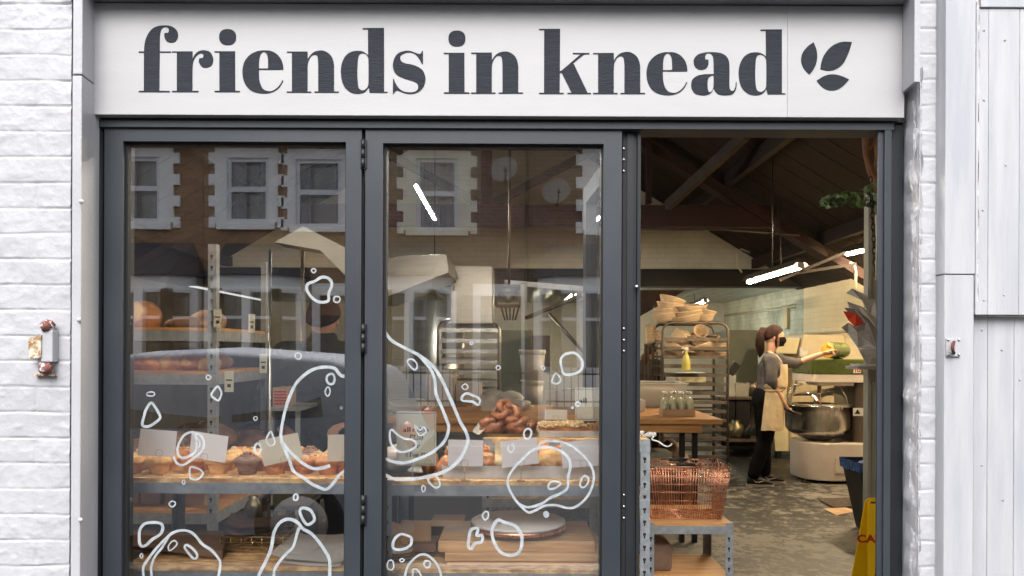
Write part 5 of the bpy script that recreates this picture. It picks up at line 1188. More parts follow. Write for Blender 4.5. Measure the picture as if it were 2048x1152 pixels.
sheetpaper('white_paper', [W2(555,1126,ZB+.01),W2(680,1133,ZB+.01),W2(700,1090,ZB+.01),W2(580,1085,ZB+.01)], ZB+.002, 'paper_white', 'lower crumpled white paper sheet under the first', 'paper', curl=.004, amp=.004, sd=13, n=20)
# ---- lower shelf, middle window
def plank(px0,px1,py0,py1,d,depth,label,z=None,rot=0):
    mb = MB(); mb.pbox(px0,py0,px1,py1,d,depth); return solo('cutting_board', mb, 'oak_board', label, 'cutting board', 'stacked wooden cutting boards', bevel=.006)
zb = ZB2
H = [(893,1206,1124.5,1138.5,2.50,'bottom wooden cutting board of the stack of three'),(889,1212,1106.5,1124,2.495,'middle wooden cutting board of the stack of three'),(876,1191,1082,1105.5,2.53,'top wooden cutting board with the marble stand on it')]
for (a,b,y0,y1,d,lb) in H: plank(a,b,y0,y1,d,.30,lb)
zt_ = uz(1082,2.53,1030); c = Vector((wx(1038,2.66),2.66-D0,zt_)); t = thing('cake_stand', 'round marble cake stand with a copper rim on the cutting boards', 'cake stand', c)
R_ = .163; hh = .018
mb = MB().lathe(c, [(0,hh+.024),(R_-.003,hh+.024),(R_,hh+.0225),(R_,hh+.014),(0,hh+.014)], 56); build('marble_top', mb, 'marble', t)
mb = MB().lathe(c, [(R_-.002,hh+.0137),(R_+.0015,hh+.0137),(R_+.0005,hh-.001),(R_-.012,hh-.001),(R_-.012,hh+.0137)], 56); build('copper_rim', mb, 'copper', t)
for k in range(3):
    a = -PI/2+.25+2*PI*k/3; p = c+Vector((math.cos(a)*.105,math.sin(a)*.105,0)); build('foot', MB().blob(p+Vector((0,0,.009)),(.009,.009,.0088),10,.0), 'copper', t)
# cardboard boxes on the left
def flapbox(label, px0,py0,px1,py1,d,depth,h,m='cardboard',rot=0):
    return solo('cardboard_box', MB().pbox(px0,py0,px1,py1,d,depth), m, label, 'box', bevel=.002)
flapbox('folded open cardboard cake box standing on the lower shelf',803,1042,862,1088,2.60,.012,0)
flapbox('pale lidded cardboard flap beside the open cake box',862,1041,927,1053,2.62,.10,0)
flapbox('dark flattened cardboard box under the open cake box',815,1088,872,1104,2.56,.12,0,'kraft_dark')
mb = MB().add([U(766,1037,2.56),U(806,1050,2.60),U(800,1098,2.60),U(766,1092,2.56),U(766,1037,2.58),U(806,1050,2.62),U(800,1098,2.62),U(766,1092,2.58)],[(0,1,2,3),(7,6,5,4),(0,4,5,1),(1,5,6,2),(2,6,7,3),(3,7,4,0)])
solo('cardboard_box', mb, 'cardboard', 'cardboard panel leaning at the left end of the lower shelf', 'box')
for k in range(7):
    a = .05*((k*3)%4-1.5); cxx,cyy = wx(795,2.52),2.56-D0; R = lambda x,y: (cxx+x*math.cos(a)-y*math.sin(a), cyy+x*math.sin(a)+y*math.cos(a))
    sheetpaper('kraft_sheet', [R(-.055,-.05),R(.048,-.05),R(.05,.06),R(-.05,.06)], ZB2+.001+.0052*k, 'cardboard' if k%2 else 'paper_white', ('lowest','second lowest','third','middle','third from top','second from top','topmost')[k]+' sheet in the pile of card at the left of the lower shelf', 'card', curl=.004, sd=k, amp=.0015, n=6, group='pile of card sheets')
# rear lower shelf: black bags, brown bag, clips
for k,(px,w_,py,lb,sd) in enumerate(((1120,.20,1063,'lowest crumpled black paper bag behind the marble stand',3),(1150,.17,1050,'middle crumpled black paper bag behind the marble stand',7),(1135,.19,1035,'top crumpled black paper bag behind the marble stand',11))):
    x = wx(px,3.0); z = uz(py,3.0)
    solo('paper_bag', MB().blob((x,3.06-D0,z),(w_*.6,.11,.022),26,.5,2.2,sd,.12,rot=.2*k), 'black_bag', lb, 'bag')
solo('paper_bag', MB().blob((wx(1035,3.0),3.05-D0,uz(1043,3.0)),(.11,.10,.022),24,.35,2,5,.06), 'cardboard', 'brown paper bag lying behind the marble stand', 'bag')
solo('shelf_riser', MB().pbox(975,1067,1215,1073,2.92,.3), 'plywood_edge', 'thin board carrying the paper bags', 'board')
solo('black_crate', MB().pbox(775,990,968,1130,3.05,.3), 'black_plastic', 'black plastic crate in shadow behind the lower shelf', 'crate', bevel=.01)
mb = MB()
for k in range(4):
    mb.tube([U(978+k*12,1014,2.97),U(986+k*12,1008,2.97),U(990+k*12,1016,2.97),U(980+k*12,1020,2.97)], .004, 6, closed=True)
solo('steel_clips', mb, 'steel', 'handful of steel clips on the rear shelf', 'clips')
solo('clip_shelf', MB().pbox(972,1022,1060,1027,2.94,.2), 'galvanised', 'small grey ledge under the steel clips', 'ledge')
# ---- pastries in the metal tray, middle window
TZ = ZA2+.001; T0 = 2.49
x0,x1 = wx(884,T0),wx(1216,T0)
tray(884,1216,T0,.26,TZ,.040,'tray_metal','long silver tray of pastries on the middle window shelf',taper=.004,lip=.003)
r = random.Random(5)
def pastry(px, d, z, rx, ry, rz, m, label, sd, extra=None, rot=0):
    x,y = wx(px,d), d-D0; t = thing('pastry', label, 'pastry', (x,y,z-rz*.6), 'pastries in the silver tray')
    build('dough', MB().blob((x,y,z),(rx,ry,rz),28,.22,1.7,sd,.05,rot), m, t)
    if extra == 'choc':
        mb = MB()
        for k in range(5): a = -1.2+.55*k; mb.blob((x+.018*math.cos(a)*1.2, y-ry*.45+.01*k, z+rz*.72-.008*abs(k-2)), (.016,.012,.010), 10, .5, 2.5, sd+k)
        build('chocolate', mb, 'chocolate', t)
    if extra == 'white':
        mb = MB(); mb.sheet(lambda u,v: (x-.02+.042*u, y-.045+.012*math.sin(v*3)+.02*v, z+.008+.062*v+.004*math.sin(u*7)), 6, 6); mb.blob((x+.004,y-.048,z+.008),(.024,.014,.016),12,.3,2,sd)
        build('white_chocolate', mb, 'white_choc', t)
    if extra == 'swirl':
        mb = MB()
        for k in range(3): mb.tube([(x+(rx*.8-.013*k)*math.cos(a), y+(ry*.8-.012*k)*math.sin(a), z+rz*.6+.009*k+.003*math.sin(4*a)) for a in [2*PI*i/20 for i in range(20)]], .008, 7, closed=True)
        build('swirl', mb, 'pastry', t)
    if extra == 'almond':
        mb = MB()
        for k in range(8): a = k*.8; mb.blob((x+rx*.5*math.cos(a), y-ry*.3+ry*.4*math.sin(a), z+rz*.75), (.009,.006,.003), 8, .2, 2, k, rot=a)
        build('almonds', mb, 'icing', t)
tz = TZ+.034
for px,d,dz,m,ex,lb,sd,rr in ((900,2.54,0,'pastry',None,'golden bun at the left end of the silver tray',1,.040),(935,2.55,.004,'muffin',None,'brown bun under the first card in the silver tray',2,.042),
    (972,2.54,.014,'pastry','almond','bun topped with pecans between the first two cards',3,.040),(1003,2.55,.010,'muffin_light','white','bun topped with white chocolate and cream',4,.040),
    (1040,2.55,.006,'muffin',None,'brown bun behind the second card in the tray',5,.042),(1073,2.57,.006,'pastry',None,'bun between the second card and the chocolate bun',6,.035),(1102,2.55,.024,'muffin_light','choc','tall golden bun with chocolate pieces on top',7,.047),
    (1142,2.55,.002,'muffin',None,'brown bun behind the third card in the tray',8,.040),(1180,2.55,.0,'pastry',None,'bun at the right end of the silver tray',9,.040)):
    pastry(px,d,tz+dz,rr,.045,rr*.78,m,lb,sd,ex)
for k,px in enumerate((915,958,1020,1085,1130)):
    pastry(px,2.66,tz+.018,.042,.045,.036,('muffin','pastry')[k%2],('first','second','third','fourth','fifth')[k]+' bun from the left in the back row of the silver tray',20+k,'swirl')
# pink wrapped thing and dark cake left of the tray
solo('wrapped_loaf', MB().blob((wx(792,2.62),2.62-D0,ZA2+.045),(.065,.06,.048),24,.15,1.8,4,.04), 'mixer_white', 'pale wrapped loaf behind the printed cake sign', 'loaf')
solo('dark_cake', MB().blob((wx(862,2.60),2.60-D0,ZA2+.035),(.030,.05,.045),20,.15,1.8,9,.05), 'pastry', 'brown cake between the cake sign and the tray', 'cake')
tray(768,868,2.52,.24,TZ,.014,'black_plastic','flat black tray under the printed cake sign',taper=.003,lip=.003)
# ---- rear shelf: cinnamon buns and crumble slice
tray(962,1076,2.95,.32,ZC+.001,.012,'tin_gold','flat tray of cinnamon buns on the rear shelf',taper=.003,lip=.004)
def bun(px,py,d,label,sd,R=.048,tilt=0):
    c = U(px,py,d); t = thing('cinnamon_bun', label, 'bun', c-Vector((0,0,.04)), 'dark cinnamon buns piled on the tray')
    build('dough', MB().blob(c,(R,R,R*.72),26,.25,1.8,sd,.06,rotx=tilt), 'choc_pastry', t); mb = MB(); RM = Euler((tilt,0,0)).to_matrix()
    kn = []
    for i in range(72):
        a = 2*PI*i/72; rr = R*(.56+.30*math.cos(3*a+sd)); kn.append(c+RM@Vector((rr*math.cos(2*a)+.004*noise.noise(Vector((a*2,sd,0))), rr*math.sin(2*a), R*.50+R*.26*math.sin(3*a+sd)+.006*noise.noise(Vector((a*3,sd,4))))))
    mb.tube(kn, .0145, 10, closed=True, radii=[.0135+.004*noise.noise(Vector((i*.3,sd,2))) for i in range(72)])
    build('swirl', mb, 'choc_pastry', t); return t
bun(985,858,3.02,'cinnamon bun at the lower left of the pile',1); bun(1033,858,3.00,'cinnamon bun at the lower right of the pile',2,.05); bun(1010,862,3.10,'cinnamon bun at the back of the pile',3)
bun(1012,832,3.04,'topmost cinnamon bun of the pile with a dark hollow centre',4,.055,.75); bun(1052,862,3.08,'cinnamon bun at the right end of the pile',5,.04)
sheetpaper('baking_paper', [W2(945,878,ZC+.004),W2(968,876,ZC+.004),(wx(972,3.2),3.2-D0),(wx(958,3.2),3.2-D0)], ZC+.015, 'paper_white', 'crumpled baking paper at the left of the cinnamon buns', 'paper', sd=4, n=8)
tray(1078,1190,2.95,.22,ZC+.001,.024,'tray_metal','silver tray holding the crumble slice',taper=.003,lip=.003)
t = thing('crumble_slice', 'chocolate slice with pale yellow crumble in the silver tray', 'cake', (wx(1134,3.05),3.05-D0,ZC+.005))
build('cake', MB().box(wx(1081,2.96),2.965-D0,ZC+.008,wx(1187,2.96),3.15-D0,ZC+.034), 'pastry', t); mb = MB(); r = random.Random(3)
for k in range(170): mb.blob((r.uniform(wx(1080,2.96),wx(1188,2.96)), r.uniform(2.958,3.15)-D0, ZC+.036+r.uniform(0,.010)), (r.uniform(.006,.013),r.uniform(.006,.012),r.uniform(.004,.008)), 7, .4, 2, k)
build('crumble', mb, 'crumble', t)
# cream twine on the rear shelf end, beside the doorway
mb = MB().tube(spath([U(1288,870,2.95),U(1300,865,2.98),U(1307,872,2.95),U(1304,879,2.9),U(1316,883,2.88),U(1330,892,2.87),U(1339,892,2.88),U(1344,887,2.88)]),.0028,6)
for k in range(6): mb.blob(U(1283+5*k,866+(k*7)%8,3.0),(.012,.010,.009),8,.5,2,k)
solo('twine', mb, 'paper_white', 'pile of cream twine trailing off the rear shelf', 'string')
solo('bottle', MB().lathe(U(1281,978,3.2), [(0,0),(.03,0),(.03,.10),(.014,.14),(.014,.17),(0,.17)], 18), 'tin_gold', 'amber bottle beside the slotted post', 'bottle')
solo('paper_sack', MB().box(ux(1306,3.72),3.72-D0,.331,ux(1347,3.72),3.98-D0,.46), 'kraft_dark', 'brown paper sack standing on the low shelf beside the doorway', 'sack', bevel=.02)
mb = MB(); r = random.Random(8)
for k in range(260):
    L_ = k%2; x = r.uniform(ux(262,DL),ux(700,DL)) if L_ else r.uniform(ux(775,DL),ux(1200,DL)); z = ZA if L_ else ZA2; q = r.uniform(.0012,.0032)
    mb.blob((x, YL+.006+abs(r.gauss(0,.03)), z+q*.5), (q,q,q*.7), 5, .4, 2, k)
solo('crumbs', mb, 'crumble', 'fine crumbs scattered along the window shelves', 'crumbs', kind='stuff')
# ---- copper wire basket on the side table
ZT = uz(1046,3.62,1380)+.002
t = thing('shopping_basket', 'copper wire shopping basket on the low side table', 'basket', (wx(1378,3.8),3.82-D0,ZT))
h = .255; yb0,yb1 = 3.66-D0, 3.93-D0; cxm = wx(1377,3.66); wt,wb = .205,.170
def bring(z):
    q = (z/h); ww = wb+(wt-wb)*q; y0_ = yb0+.03*(1-q); y1_ = yb1-.03*(1-q); return [(cxm-ww,y0_,ZT+z),(cxm+ww,y0_,ZT+z),(cxm+ww,y1_,ZT+z),(cxm-ww,y1_,ZT+z)]
mb = MB()
for z,r_ in ((.004,.003),(.045,.0016),(.09,.0024),(.13,.0016),(.17,.0016),(.205,.0024),(.235,.0016),(h,.0036)): mb.tube(bring(z), r_, 6, closed=True)
a0,a1 = bring(.004),bring(h)
def lerp(a,b,u): return tuple(a[i]+(b[i]-a[i])*u for i in range(3))
for e in range(4):
    n = 30 if e%2 == 0 else 18
    for k in range(n):
        u = k/n; mb.tube([lerp(a0[e],a0[(e+1)%4],u), lerp(a1[e],a1[(e+1)%4],u)], .0013, 5)
build('wire_body', mb, 'copper', t); mb = MB()
for k in range(17): u = (k+.5)/17; mb.tube([lerp(a0[0],a0[1],u), lerp(a0[3],a0[2],u)], .0013, 5)
for k in range(10): u = (k+.5)/10; mb.tube([lerp(a0[0],a0[3],u), lerp(a0[1],a0[2],u)], .0013, 5)
build('wire_base', mb, 'copper', t)
for sy in (0,1):
    y = yb0+.05 if sy == 0 else yb1-.05; zt = ZT+h+.006
    mb = MB().tube([(cxm-.10,(yb0+yb1)/2,zt-.002),(cxm-.10,y,zt),(cxm+.10,y,zt),(cxm+.10,(yb0+yb1)/2,zt-.002)], .004, 8); build('handle', mb, 'copper', t)
    build('grip', MB().cyl((cxm-.045,y,zt),(cxm+.045,y,zt),.009,10), 'black_plastic', t)
# ================================================================ bakery equipment
# ---- work table
dT0, dT1 = 5.5, 6.9; zT = uz(838,dT0,1300)
t = thing('work_table', 'long wooden work table with dark legs across the middle of the bakery', 'table', (ux(1100,dT0),6.2-D0,0))
xl_, xr_ = ux(775,dT0), ux(1446,dT0)
n = 5
for k in range(n):
    y0 = dT0-D0+(dT1-dT0)*k/n; build('plank', MB().box(xl_,y0+.001,zT-.038,xr_,y0+(dT1-dT0)/n-.001,zT), 'pine', t, bevel=.004)
build('apron_rail', MB().box(xl_+.04,dT0-D0+.03,zT-.10,xr_-.14,dT0-D0+.06,zT-.0385), 'pine', t)
build('apron_rail', MB().box(xr_-.17,dT0-D0+.061,zT-.10,xr_-.14,dT1-D0-.03,zT-.0385), 'pine', t)
for x in (xl_+.15, ux(1372,dT0), ux(1388,5.65)):
    build('leg', MB().box(x-.018,dT0-D0+.1,0,x+.018,dT0-D0+.136,zT-.101), 'black_steel', t)
for x in (xl_+.15, xr_-.25): build('leg', MB().box(x-.03,dT1-D0-.16,0,x+.03,dT1-D0-.1,zT-.039), 'black_steel', t)
def onT(px, py):   # point on the table top seen at (px,py)
    d = (CAMZ-zT)*F/(py-CY); return U(px,py,d), d
def tub(px0,px1,py0,py1,d,label,m='plastic_clear',fill=None,name='tub',rim=True,taper=.06,z=None,cat='tub'):
    x0,x1 = ux(px0,d),ux(px1,d); zt = uz(py0,d); zb = z if z is not None else uz(py1,d); cx,w_ = (x0+x1)/2,(x1-x0)/2; y = d-D0; dp = min(.3, w_*1.1)
    t = thing(name, label, cat, (cx,y+dp,zb)); mb = MB(); q = 1-taper*2
    def ringp(k,z): return [(cx-w_*k,y+dp-dp*k,z),(cx+w_*k,y+dp-dp*k,z),(cx+w_*k,y+dp+dp*k,z),(cx-w_*k,y+dp+dp*k,z)]
    vs = ringp(q,zb)+ringp(1,zt)+ringp(.96,zt)+ringp(q-.04,zb+.006)
    mb.add(vs,[(3,2,1,0)]+[(i,(i+1)%4,(i+1)%4+4,i+4) for i in range(4)]+[(i+4,(i+1)%4+4,(i+1)%4+8,i+8) for i in range(4)]+[(i+8,(i+1)%4+8,(i+1)%4+12,i+12) for i in range(4)]+[(12,13,14,15)])
    build('body', mb, m, t, bevel=.004)
    if rim: build('rim', MB().tube([Vector(p) for p in ringp(1.01,zt)], .007, 6, closed=True), m if m != 'plastic_clear' else 'plastic_white', t)
    if fill: build('contents', MB().box(cx-w_*q*.93,y+dp-dp*q*.93,zb+.008,cx+w_*q*.93,y+dp+dp*q*.93,zb+(zt-zb)*fill[1]), fill[0], t)
    return t
tub(1270,1376,766,800,6.6,'long translucent plastic tub of dough at the back of the table in the doorway',fill=('paper_white',.75),z=zT+.001)
# metal tin half hidden by the door leaf
solo('baking_tin', MB().pbox(1262,800,1291,822,6.1,.25), 'tray_metal', 'grey metal baking tin at the edge of the doorway', 'tin', bevel=.01)
solo('cloth', MB().blob(onT(1308,812)[0]+Vector((0,0,.012)),(.07,.06,.014),16,.5,2.4,2,.1), 'paper_white', 'small crumpled white cloth beside the bottles', 'cloth')
# bottles in a cardboard carrier
p,dB = onT(1358,832); t = thing('bottle_carrier', 'low cardboard tray of small glass bottles on the table', 'carrier', (p.x,p.y,zT))
k_ = F/dB; w_ = 66/k_/2; dp = .15; hB = .055
mb = MB(); x0,x1,y0,y1 = p.x-w_,p.x+w_,p.y,p.y+dp
mb.box(x0,y0,zT+.001,x1,y0+.003,zT+hB*.95); mb.box(x0,y1-.003,zT+.001,x1,y1,zT+hB*1.0); mb.box(x0,y0+.0032,zT+.001,x0+.003,y1-.0032,zT+hB); mb.box(x1-.003,y0+.0032,zT+.001,x1,y1-.0032,zT+hB); mb.box(x0+.003,y0+.003,zT+.0011,x1-.003,y1-.003,zT+.004)
build('carton', mb, 'cardboard', t)
def bottle(x,y,z,label,grp):
    t = thing('bottle', label, 'bottle', (x,y,z), grp)
    build('glass', MB().lathe((x,y,z), [(0,0),(.026,0),(.028,.006),(.028,.085),(.024,.105),(.013,.135),(.0125,.165)], 18), 'bottle_glass', t)
    build('drink', MB().lathe((x,y,z), [(0,.004),(.0255,.004),(.0258,.084),(.021,.104),(.010,.134),(0,.134)], 16), 'white_choc_drink', t)
    build('cap', MB().lathe((x,y,z), [(.0135,.162),(.0145,.172),(.0125,.178),(0,.178)], 14), 'screw_metal', t)
    build('label', MB().lathe((x,y,z), [(.0284,.028),(.0284,.066)], 18), 'card_cream', t)
mat('white_choc_drink', (.80,.80,.58), (.70,.70,.48), rough=.3, bump=0)
for r in range(2):
    for k in range(4):
        bottle(x0+w_*2*(k+.5)/4, y0+.038+.073*r, zT+.005, ('front','rear')[r]+' row, '+('first','second','third','last')[k]+' small bottle from the left in the cardboard tray', 'small bottles in a cardboard tray')
# ---- baker's rack trolley in the doorway
def rack(px0,px1,pytop,pybot,d,depth,label,nr,m='rack_steel',first=.10,rr=.017):
    x0,x1 = ux(px0,d)+.02,ux(px1,d)-.02; zt = uz(pytop,d)-.02; zb = max(0.08,uz(pybot,d)); y0,y1 = d-D0,d-D0+depth; cr = .10
    t = thing('rack_trolley', label, 'rack', ((x0+x1)/2,(y0+y1)/2,0))
    for y in (y0,y1):
        pts = [(x0,y,.09),(x0,y,zt-cr)]+[(x0+cr-cr*math.cos(a),y,zt-cr+cr*math.sin(a)) for a in (.4,.8,1.2)]+[(x0+cr,y,zt),(x1-cr,y,zt)]+[(x1-cr+cr*math.sin(a),y,zt-cr+cr*math.cos(a)) for a in (.4,.8,1.2)]+[(x1,y,zt-cr),(x1,y,.09)]
        build('end_frame', MB().tube(pts, rr, 8), m, t)
    for k in range(nr):
        z = zt-first-(zt-first-.16)*k/(nr-1)
        mb = MB(); mb.box(x0+.012,y0-.010,z-.019,x1-.012,y0+.012,z+.019); build('runner', mb, m, t)
        mb = MB(); mb.box(x0-.01,y0+.013,z-.012,x0+.02,y1-.01,z-.008); mb.box(x1-.02,y0+.013,z-.012,x1+.01,y1-.01,z-.008); mb.box(x0+.012,y1-.011,z-.013,x1-.012,y1+.008,z+.012); build('side_rail', mb, m, t)
    for x in (x0,x1):
        for y in (y0,y1): build('castor', MB().cyl((x-.015,y,.05),(x+.015,y,.05),.045,14), 'black_plastic', t)
    return t,x0,x1,y0,y1,zt
rk,rx0,rx1,ry0,ry1,rzt = rack(1322,1459,641,922,9.0,.62,'brown steel tray rack trolley in the doorway full of proofing baskets',14,first=.19)
# bannetons
def banneton(c, R, h, label, tilt=(0,0,0), long=1.0, m='banneton'):
    mb = MB(); prof = [(0,0),(R*.62,0)]+[(R*(.62+.38*(k/8)**.7)+(.0035 if k%2 else 0), h*k/8) for k in range(1,9)]+[(R*.94,h),(R*.58,.008),(0,.008)]
    mb.lathe((0,0,0), prof, 24)
    for i,v in enumerate(mb.v): mb.v[i] = (v[0]*long, v[1], v[2])
    mb.place(c, tilt); return solo('proofing_basket', mb, m, label, 'basket', 'cane proofing baskets')
r = random.Random(11)
def at(px,py,d): return U(px,py,d)
k = 0
def zrun(kk): return rzt-.19-(rzt-.19-.16)*kk/13
names = iter(range(60))
spots = [ # px, py(bottom), d, R, h, tilt, long, label
 (1345,708,9.15,.115,.10,(0,.5,0),1,'round basket tipped on its side low left inside the rack'),(1350,685,9.2,.11,.10,(0,1.0,.2),1,'round basket on its side in the upper left of the rack'),
 (1372,692,9.15,.10,.09,(2.9,0,0),1,'upturned round basket beside the left post of the rack'),(1368,668,9.25,.105,.09,(2.6,.2,0),1,'upturned basket under the top bar of the rack'),
 (1395,690,9.15,.10,.09,(.3,.3,0),1,'small basket in the centre of the rack'),(1398,672,9.2,.075,.10,(1.0,0,0),1,'narrow basket leaning at the centre of the rack'),
 (1408,698,9.15,.13,.08,(0,-.35,.3),1.5,'long oval basket sloping up to the right inside the rack'),(1430,702,9.2,.10,.07,(0,-.15,0),1.5,'long oval basket at the right of the rack'),
 (1342,712,9.3,.12,.06,(0,0,0),1.2,'shallow basket at the bottom left of the baskets in the rack'),(1362,714,9.3,.11,.05,(0,0,0),1.3,'shallow basket below the others, left of centre'),
 (1412,714,9.2,.12,.05,(0,0,.1),1.4,'stacked oval basket at the lower right of the rack'),(1435,714,9.25,.09,.05,(0,.0,0),1.3,'stacked oval basket in the lower right corner of the rack')]
for (px,py,d,R,h,tl,lg,lb) in spots: banneton(at(px,py,d),R*1.22,h*1.15,lb,tl,lg)
# stacks above the rack
for i in range(4): banneton(U(1338,645,9.3)+Vector((.012*i-.01,.03,.062*i+.005)),.15,.11,('lowest','second','third','top')[i]+' long basket of the left pile on top of the rack trolley',(.06*i,-.10+.09*i,.3*i),1.3)
for i in range(3): banneton(U(1378,646,9.25)+Vector((.02*i,.04,.058*i+.005)),.15,.10,('lowest','middle','top')[i]+' basket of the middle pile on top of the rack trolley',(.1,-.20+.05*i,.25*i),1.5)
for i in range(2): banneton(U(1408,645,9.25)+Vector((.01*i,.03,.06*i+.005)),.12,.09,('lower','upper')[i]+' basket of the right pile on top of the rack trolley',(0,.2*i,.0),1.1)
stand = thing('metal_stand', 'thin grey metal stand with a stack of cane bowls left of the rack', 'stand', U(1308,900,9.35))
mb = MB()
xa,xb = ux(1297,9.35),ux(1322,9.35); zz = uz(688,9.35)
for x in (xa,xb):
    for y in (9.35-D0,9.6-D0): mb.box(x-.008,y-.008,0,x+.008,y+.008,zz)
mb.box(xa-.012,9.34-D0,zz,xb+.012,9.61-D0,zz+.012); build('frame', mb, 'rack_steel', stand)
for s,px in enumerate((1302,1316)):
    for i in range(6 if s == 0 else 4): banneton(Vector((ux(px,9.45),9.47-D0,zz+.013+.034*i)),.066,.055,('lowest','second','third','fourth','fifth','topmost')[i if s == 0 else (0,1,2,5)[i]]+(' bowl of the taller stack left of the rack' if s == 0 else ' bowl of the shorter stack left of the rack'),(.02*i,.03*i,i))
# folded cloths in the rack, right
for i in range(3): solo('folded_cloth', MB().blob(U(1418,672+i*5,9.25),(.13,.12,.018),18,.3,2,i,.08), 'kraft_dark', ('top','middle','lowest')[i]+' of three folded brown cloths in the rack', 'cloth', 'folded brown cloths')
# spray bottle
c = U(1372,741,8.85); t = thing('spray_bottle', 'spray bottle with yellow liquid hung on the rack', 'bottle', c)
build('body', MB().lathe(c, [(0,0),(.045,0),(.05,.01),(.048,.12),(.03,.17),(.014,.21),(.014,.235),(0,.235)], 20), 'yellow_liquid', t)
mb = MB(); mb.box(c.x-.02,c.y-.015,c.z+.235,c.x+.025,c.y+.015,c.z+.27); mb.box(c.x-.05,c.y-.01,c.z+.25,c.x-.02,c.y+.01,c.z+.275); mb.beam(c+Vector((-.02,0,.24)),c+Vector((-.045,0,.19)),.012,.01); build('trigger', mb, 'plastic_white', t, bevel=.003)
solo('bottle_shelf', MB().box(ux(1352,8.8),8.75-D0,uz(743,8.85)-.006,ux(1408,8.8),8.98-D0,uz(743,8.85)-.001), 'tray_metal', 'narrow metal tray under the spray bottle', 'tray')
solo('dough_box', MB().pbox(1364,752,1412,765,9.3,.4), 'cream_light', 'cream lidded box lying inside the rack', 'box', bevel=.01)
# ---- fridge panel, counter, things at the back
solo('fridge', MB().pbox(1452,660,1516,905,10.9,.7), 'fridge_green', 'tall grey green fridge at the far end of the bakery', 'fridge', bevel=.012)
t = thing('counter', 'dark low counter between the rack and the woman', 'counter', (ux(1490,10.4),10.6-D0,0))
zc = uz(792,10.3); build('worktop', MB().box(ux(1440,10.3),10.3-D0,zc-.04,ux(1535,10.3),10.8-D0,zc), 'rack_steel', t, bevel=.004)
for k in range(3):
    a = 1442+30*k; build('cupboard_door', MB().box(ux(a+1,10.35),10.35-D0,.12,ux(a+29,10.35),10.79-D0,zc-.045), 'black_plastic', t, bevel=.006)
tub(1471,1500,765,792,10.35,'clear tub of yellow batter on the dark counter',fill=('cream_light',.8),z=zc+.001)
mb = MB().pbox(1455,750,1472,793,10.38,.18); solo('flour_sack', mb, 'paper_white', 'paper flour sack standing on the dark counter', 'sack', bevel=.015)
mb = MB().rbox(U(1467,737,9.9),(.10,.06,.17),(0,.62,0)); solo('card_terminal', mb, 'black_plastic', 'black box tilted beside the rack', 'box', bevel=.006)
solo('cooking_pot', MB().lathe(U(1507,792,10.5)+Vector((0,.1,0)), [(0,0),(.10,0),(.105,.16),(.10,.165),(0,.165)], 24), 'rack_steel', 'dark cooking pot at the right end of the counter', 'pot')
solo('low_shelf', MB().pbox(1450,878,1535,884,9.9,.4), 'rack_steel', 'low grey shelf by the floor under the counter', 'shelf')
solo('glass_jar', MB().lathe(U(1476,877,9.95)+Vector((0,.1,0)), [(0,0),(.09,0),(.11,.06),(.10,.16),(.05,.20),(.05,.23),(0,.23)], 22), 'tin_gold', 'large green glass jar on the low shelf', 'jar')
for k,(px,lb) in enumerate(((1497,'dark bottle leaning right of the glass jar'),(1504,'second dark bottle leaning nearest the woman'))):
    p0 = U(px-6,876,9.9)+Vector((0,.05,0)); p1 = p0+Vector((.10,.0,.22)); solo('oil_bottle', MB().tube([p0,p0+(p1-p0)*.6,p0+(p1-p0)*.75,p1], .03, 12, radii=[.032,.032,.014,.012]), 'black_plastic', lb, 'bottle')
# dough sheeter / divider behind the woman
t = thing('dough_divider', 'cream coloured dough divider with a sloping hood behind the mixer', 'machine', U(1640,895,10.0))
d = 9.9; y0,y1 = d-D0,d-D0+.6
def PXZ(pts,d): return [(ux(a,d,b),uz(b,d,a)) for a,b in pts]
build('hood', MB().prism(PXZ([(1607,668),(1690,671),(1700,770),(1583,790)],d), y0, y1), 'cream_enamel', t, bevel=.02)
build('side_cover', MB().prism(PXZ([(1552,674),(1604,676),(1596,708),(1552,706)],d), y0+.05, y1), 'cream_light', t, bevel=.01)
build('bracket', MB().prism(PXZ([(1598,694),(1606,702),(1614,696),(1612,708),(1604,714),(1597,712)],d), y0-.05, y0-.02), 'paper_white', t)
build('trim_strip', MB().prism(PXZ([(1598,735),(1602,735),(1586,792),(1581,792)],d), y0-.02, y0-.002), 'steel', t)
build('body', MB().prism(PXZ([(1560,735),(1580,735),(1580,850),(1592,905),(1556,905),(1552,850)],d+.0), y0+.1, y1), 'cream_light', t, bevel=.01)
build('lower_body', MB().prism(PXZ([(1583,792),(1700,792),(1700,900),(1583,900)],d), y0+.02, y1-.02), 'cream_enamel', t, bevel=.01)
mb = MB(); 
for px in (1565,1690): mb.box(ux(px,d)-.03,y0+.1,0,ux(px,d)+.03,y0+.2,uz(905,d)+.02)
build('feet', mb, 'black_steel', t)
# ---- spiral mixer
t = thing('spiral_mixer', 'big white and green spiral dough mixer with a steel bowl', 'mixer', U(1650,960,8.3))
dm = 8.35; ym = dm-D0
bc = Vector((ux(1637,dm+.1), ym+.1, 0)); RBW = .355
zb0 = uz(956,8.2); zb1 = uz(882,8.2)
def rrect(x0,x1,y0,y1,r,n=6):
    out = []
    for cx,cy,a in ((x1-r,y1-r,0),(x0+r,y1-r,PI/2),(x0+r,y0+r,PI),(x1-r,y0+r,1.5*PI)):
        out += [(cx+r*math.cos(a+PI/2*k/n), cy+r*math.sin(a+PI/2*k/n)) for k in range(n+1)]
    return out
xm0,xm1 = ux(1588,8.46), ux(1588,8.46)+1.10
build('base', MB().prism(rrect(xm0,xm1,ym-.28,ym+.45,.28,10), zb0, zb1, 'XY'), 'mixer_white', t, bevel=.012)
build('inspection_plate', MB().pbox(1671,916,1735,947,8.055,.012), 'mixer_white', t, bevel=.002)
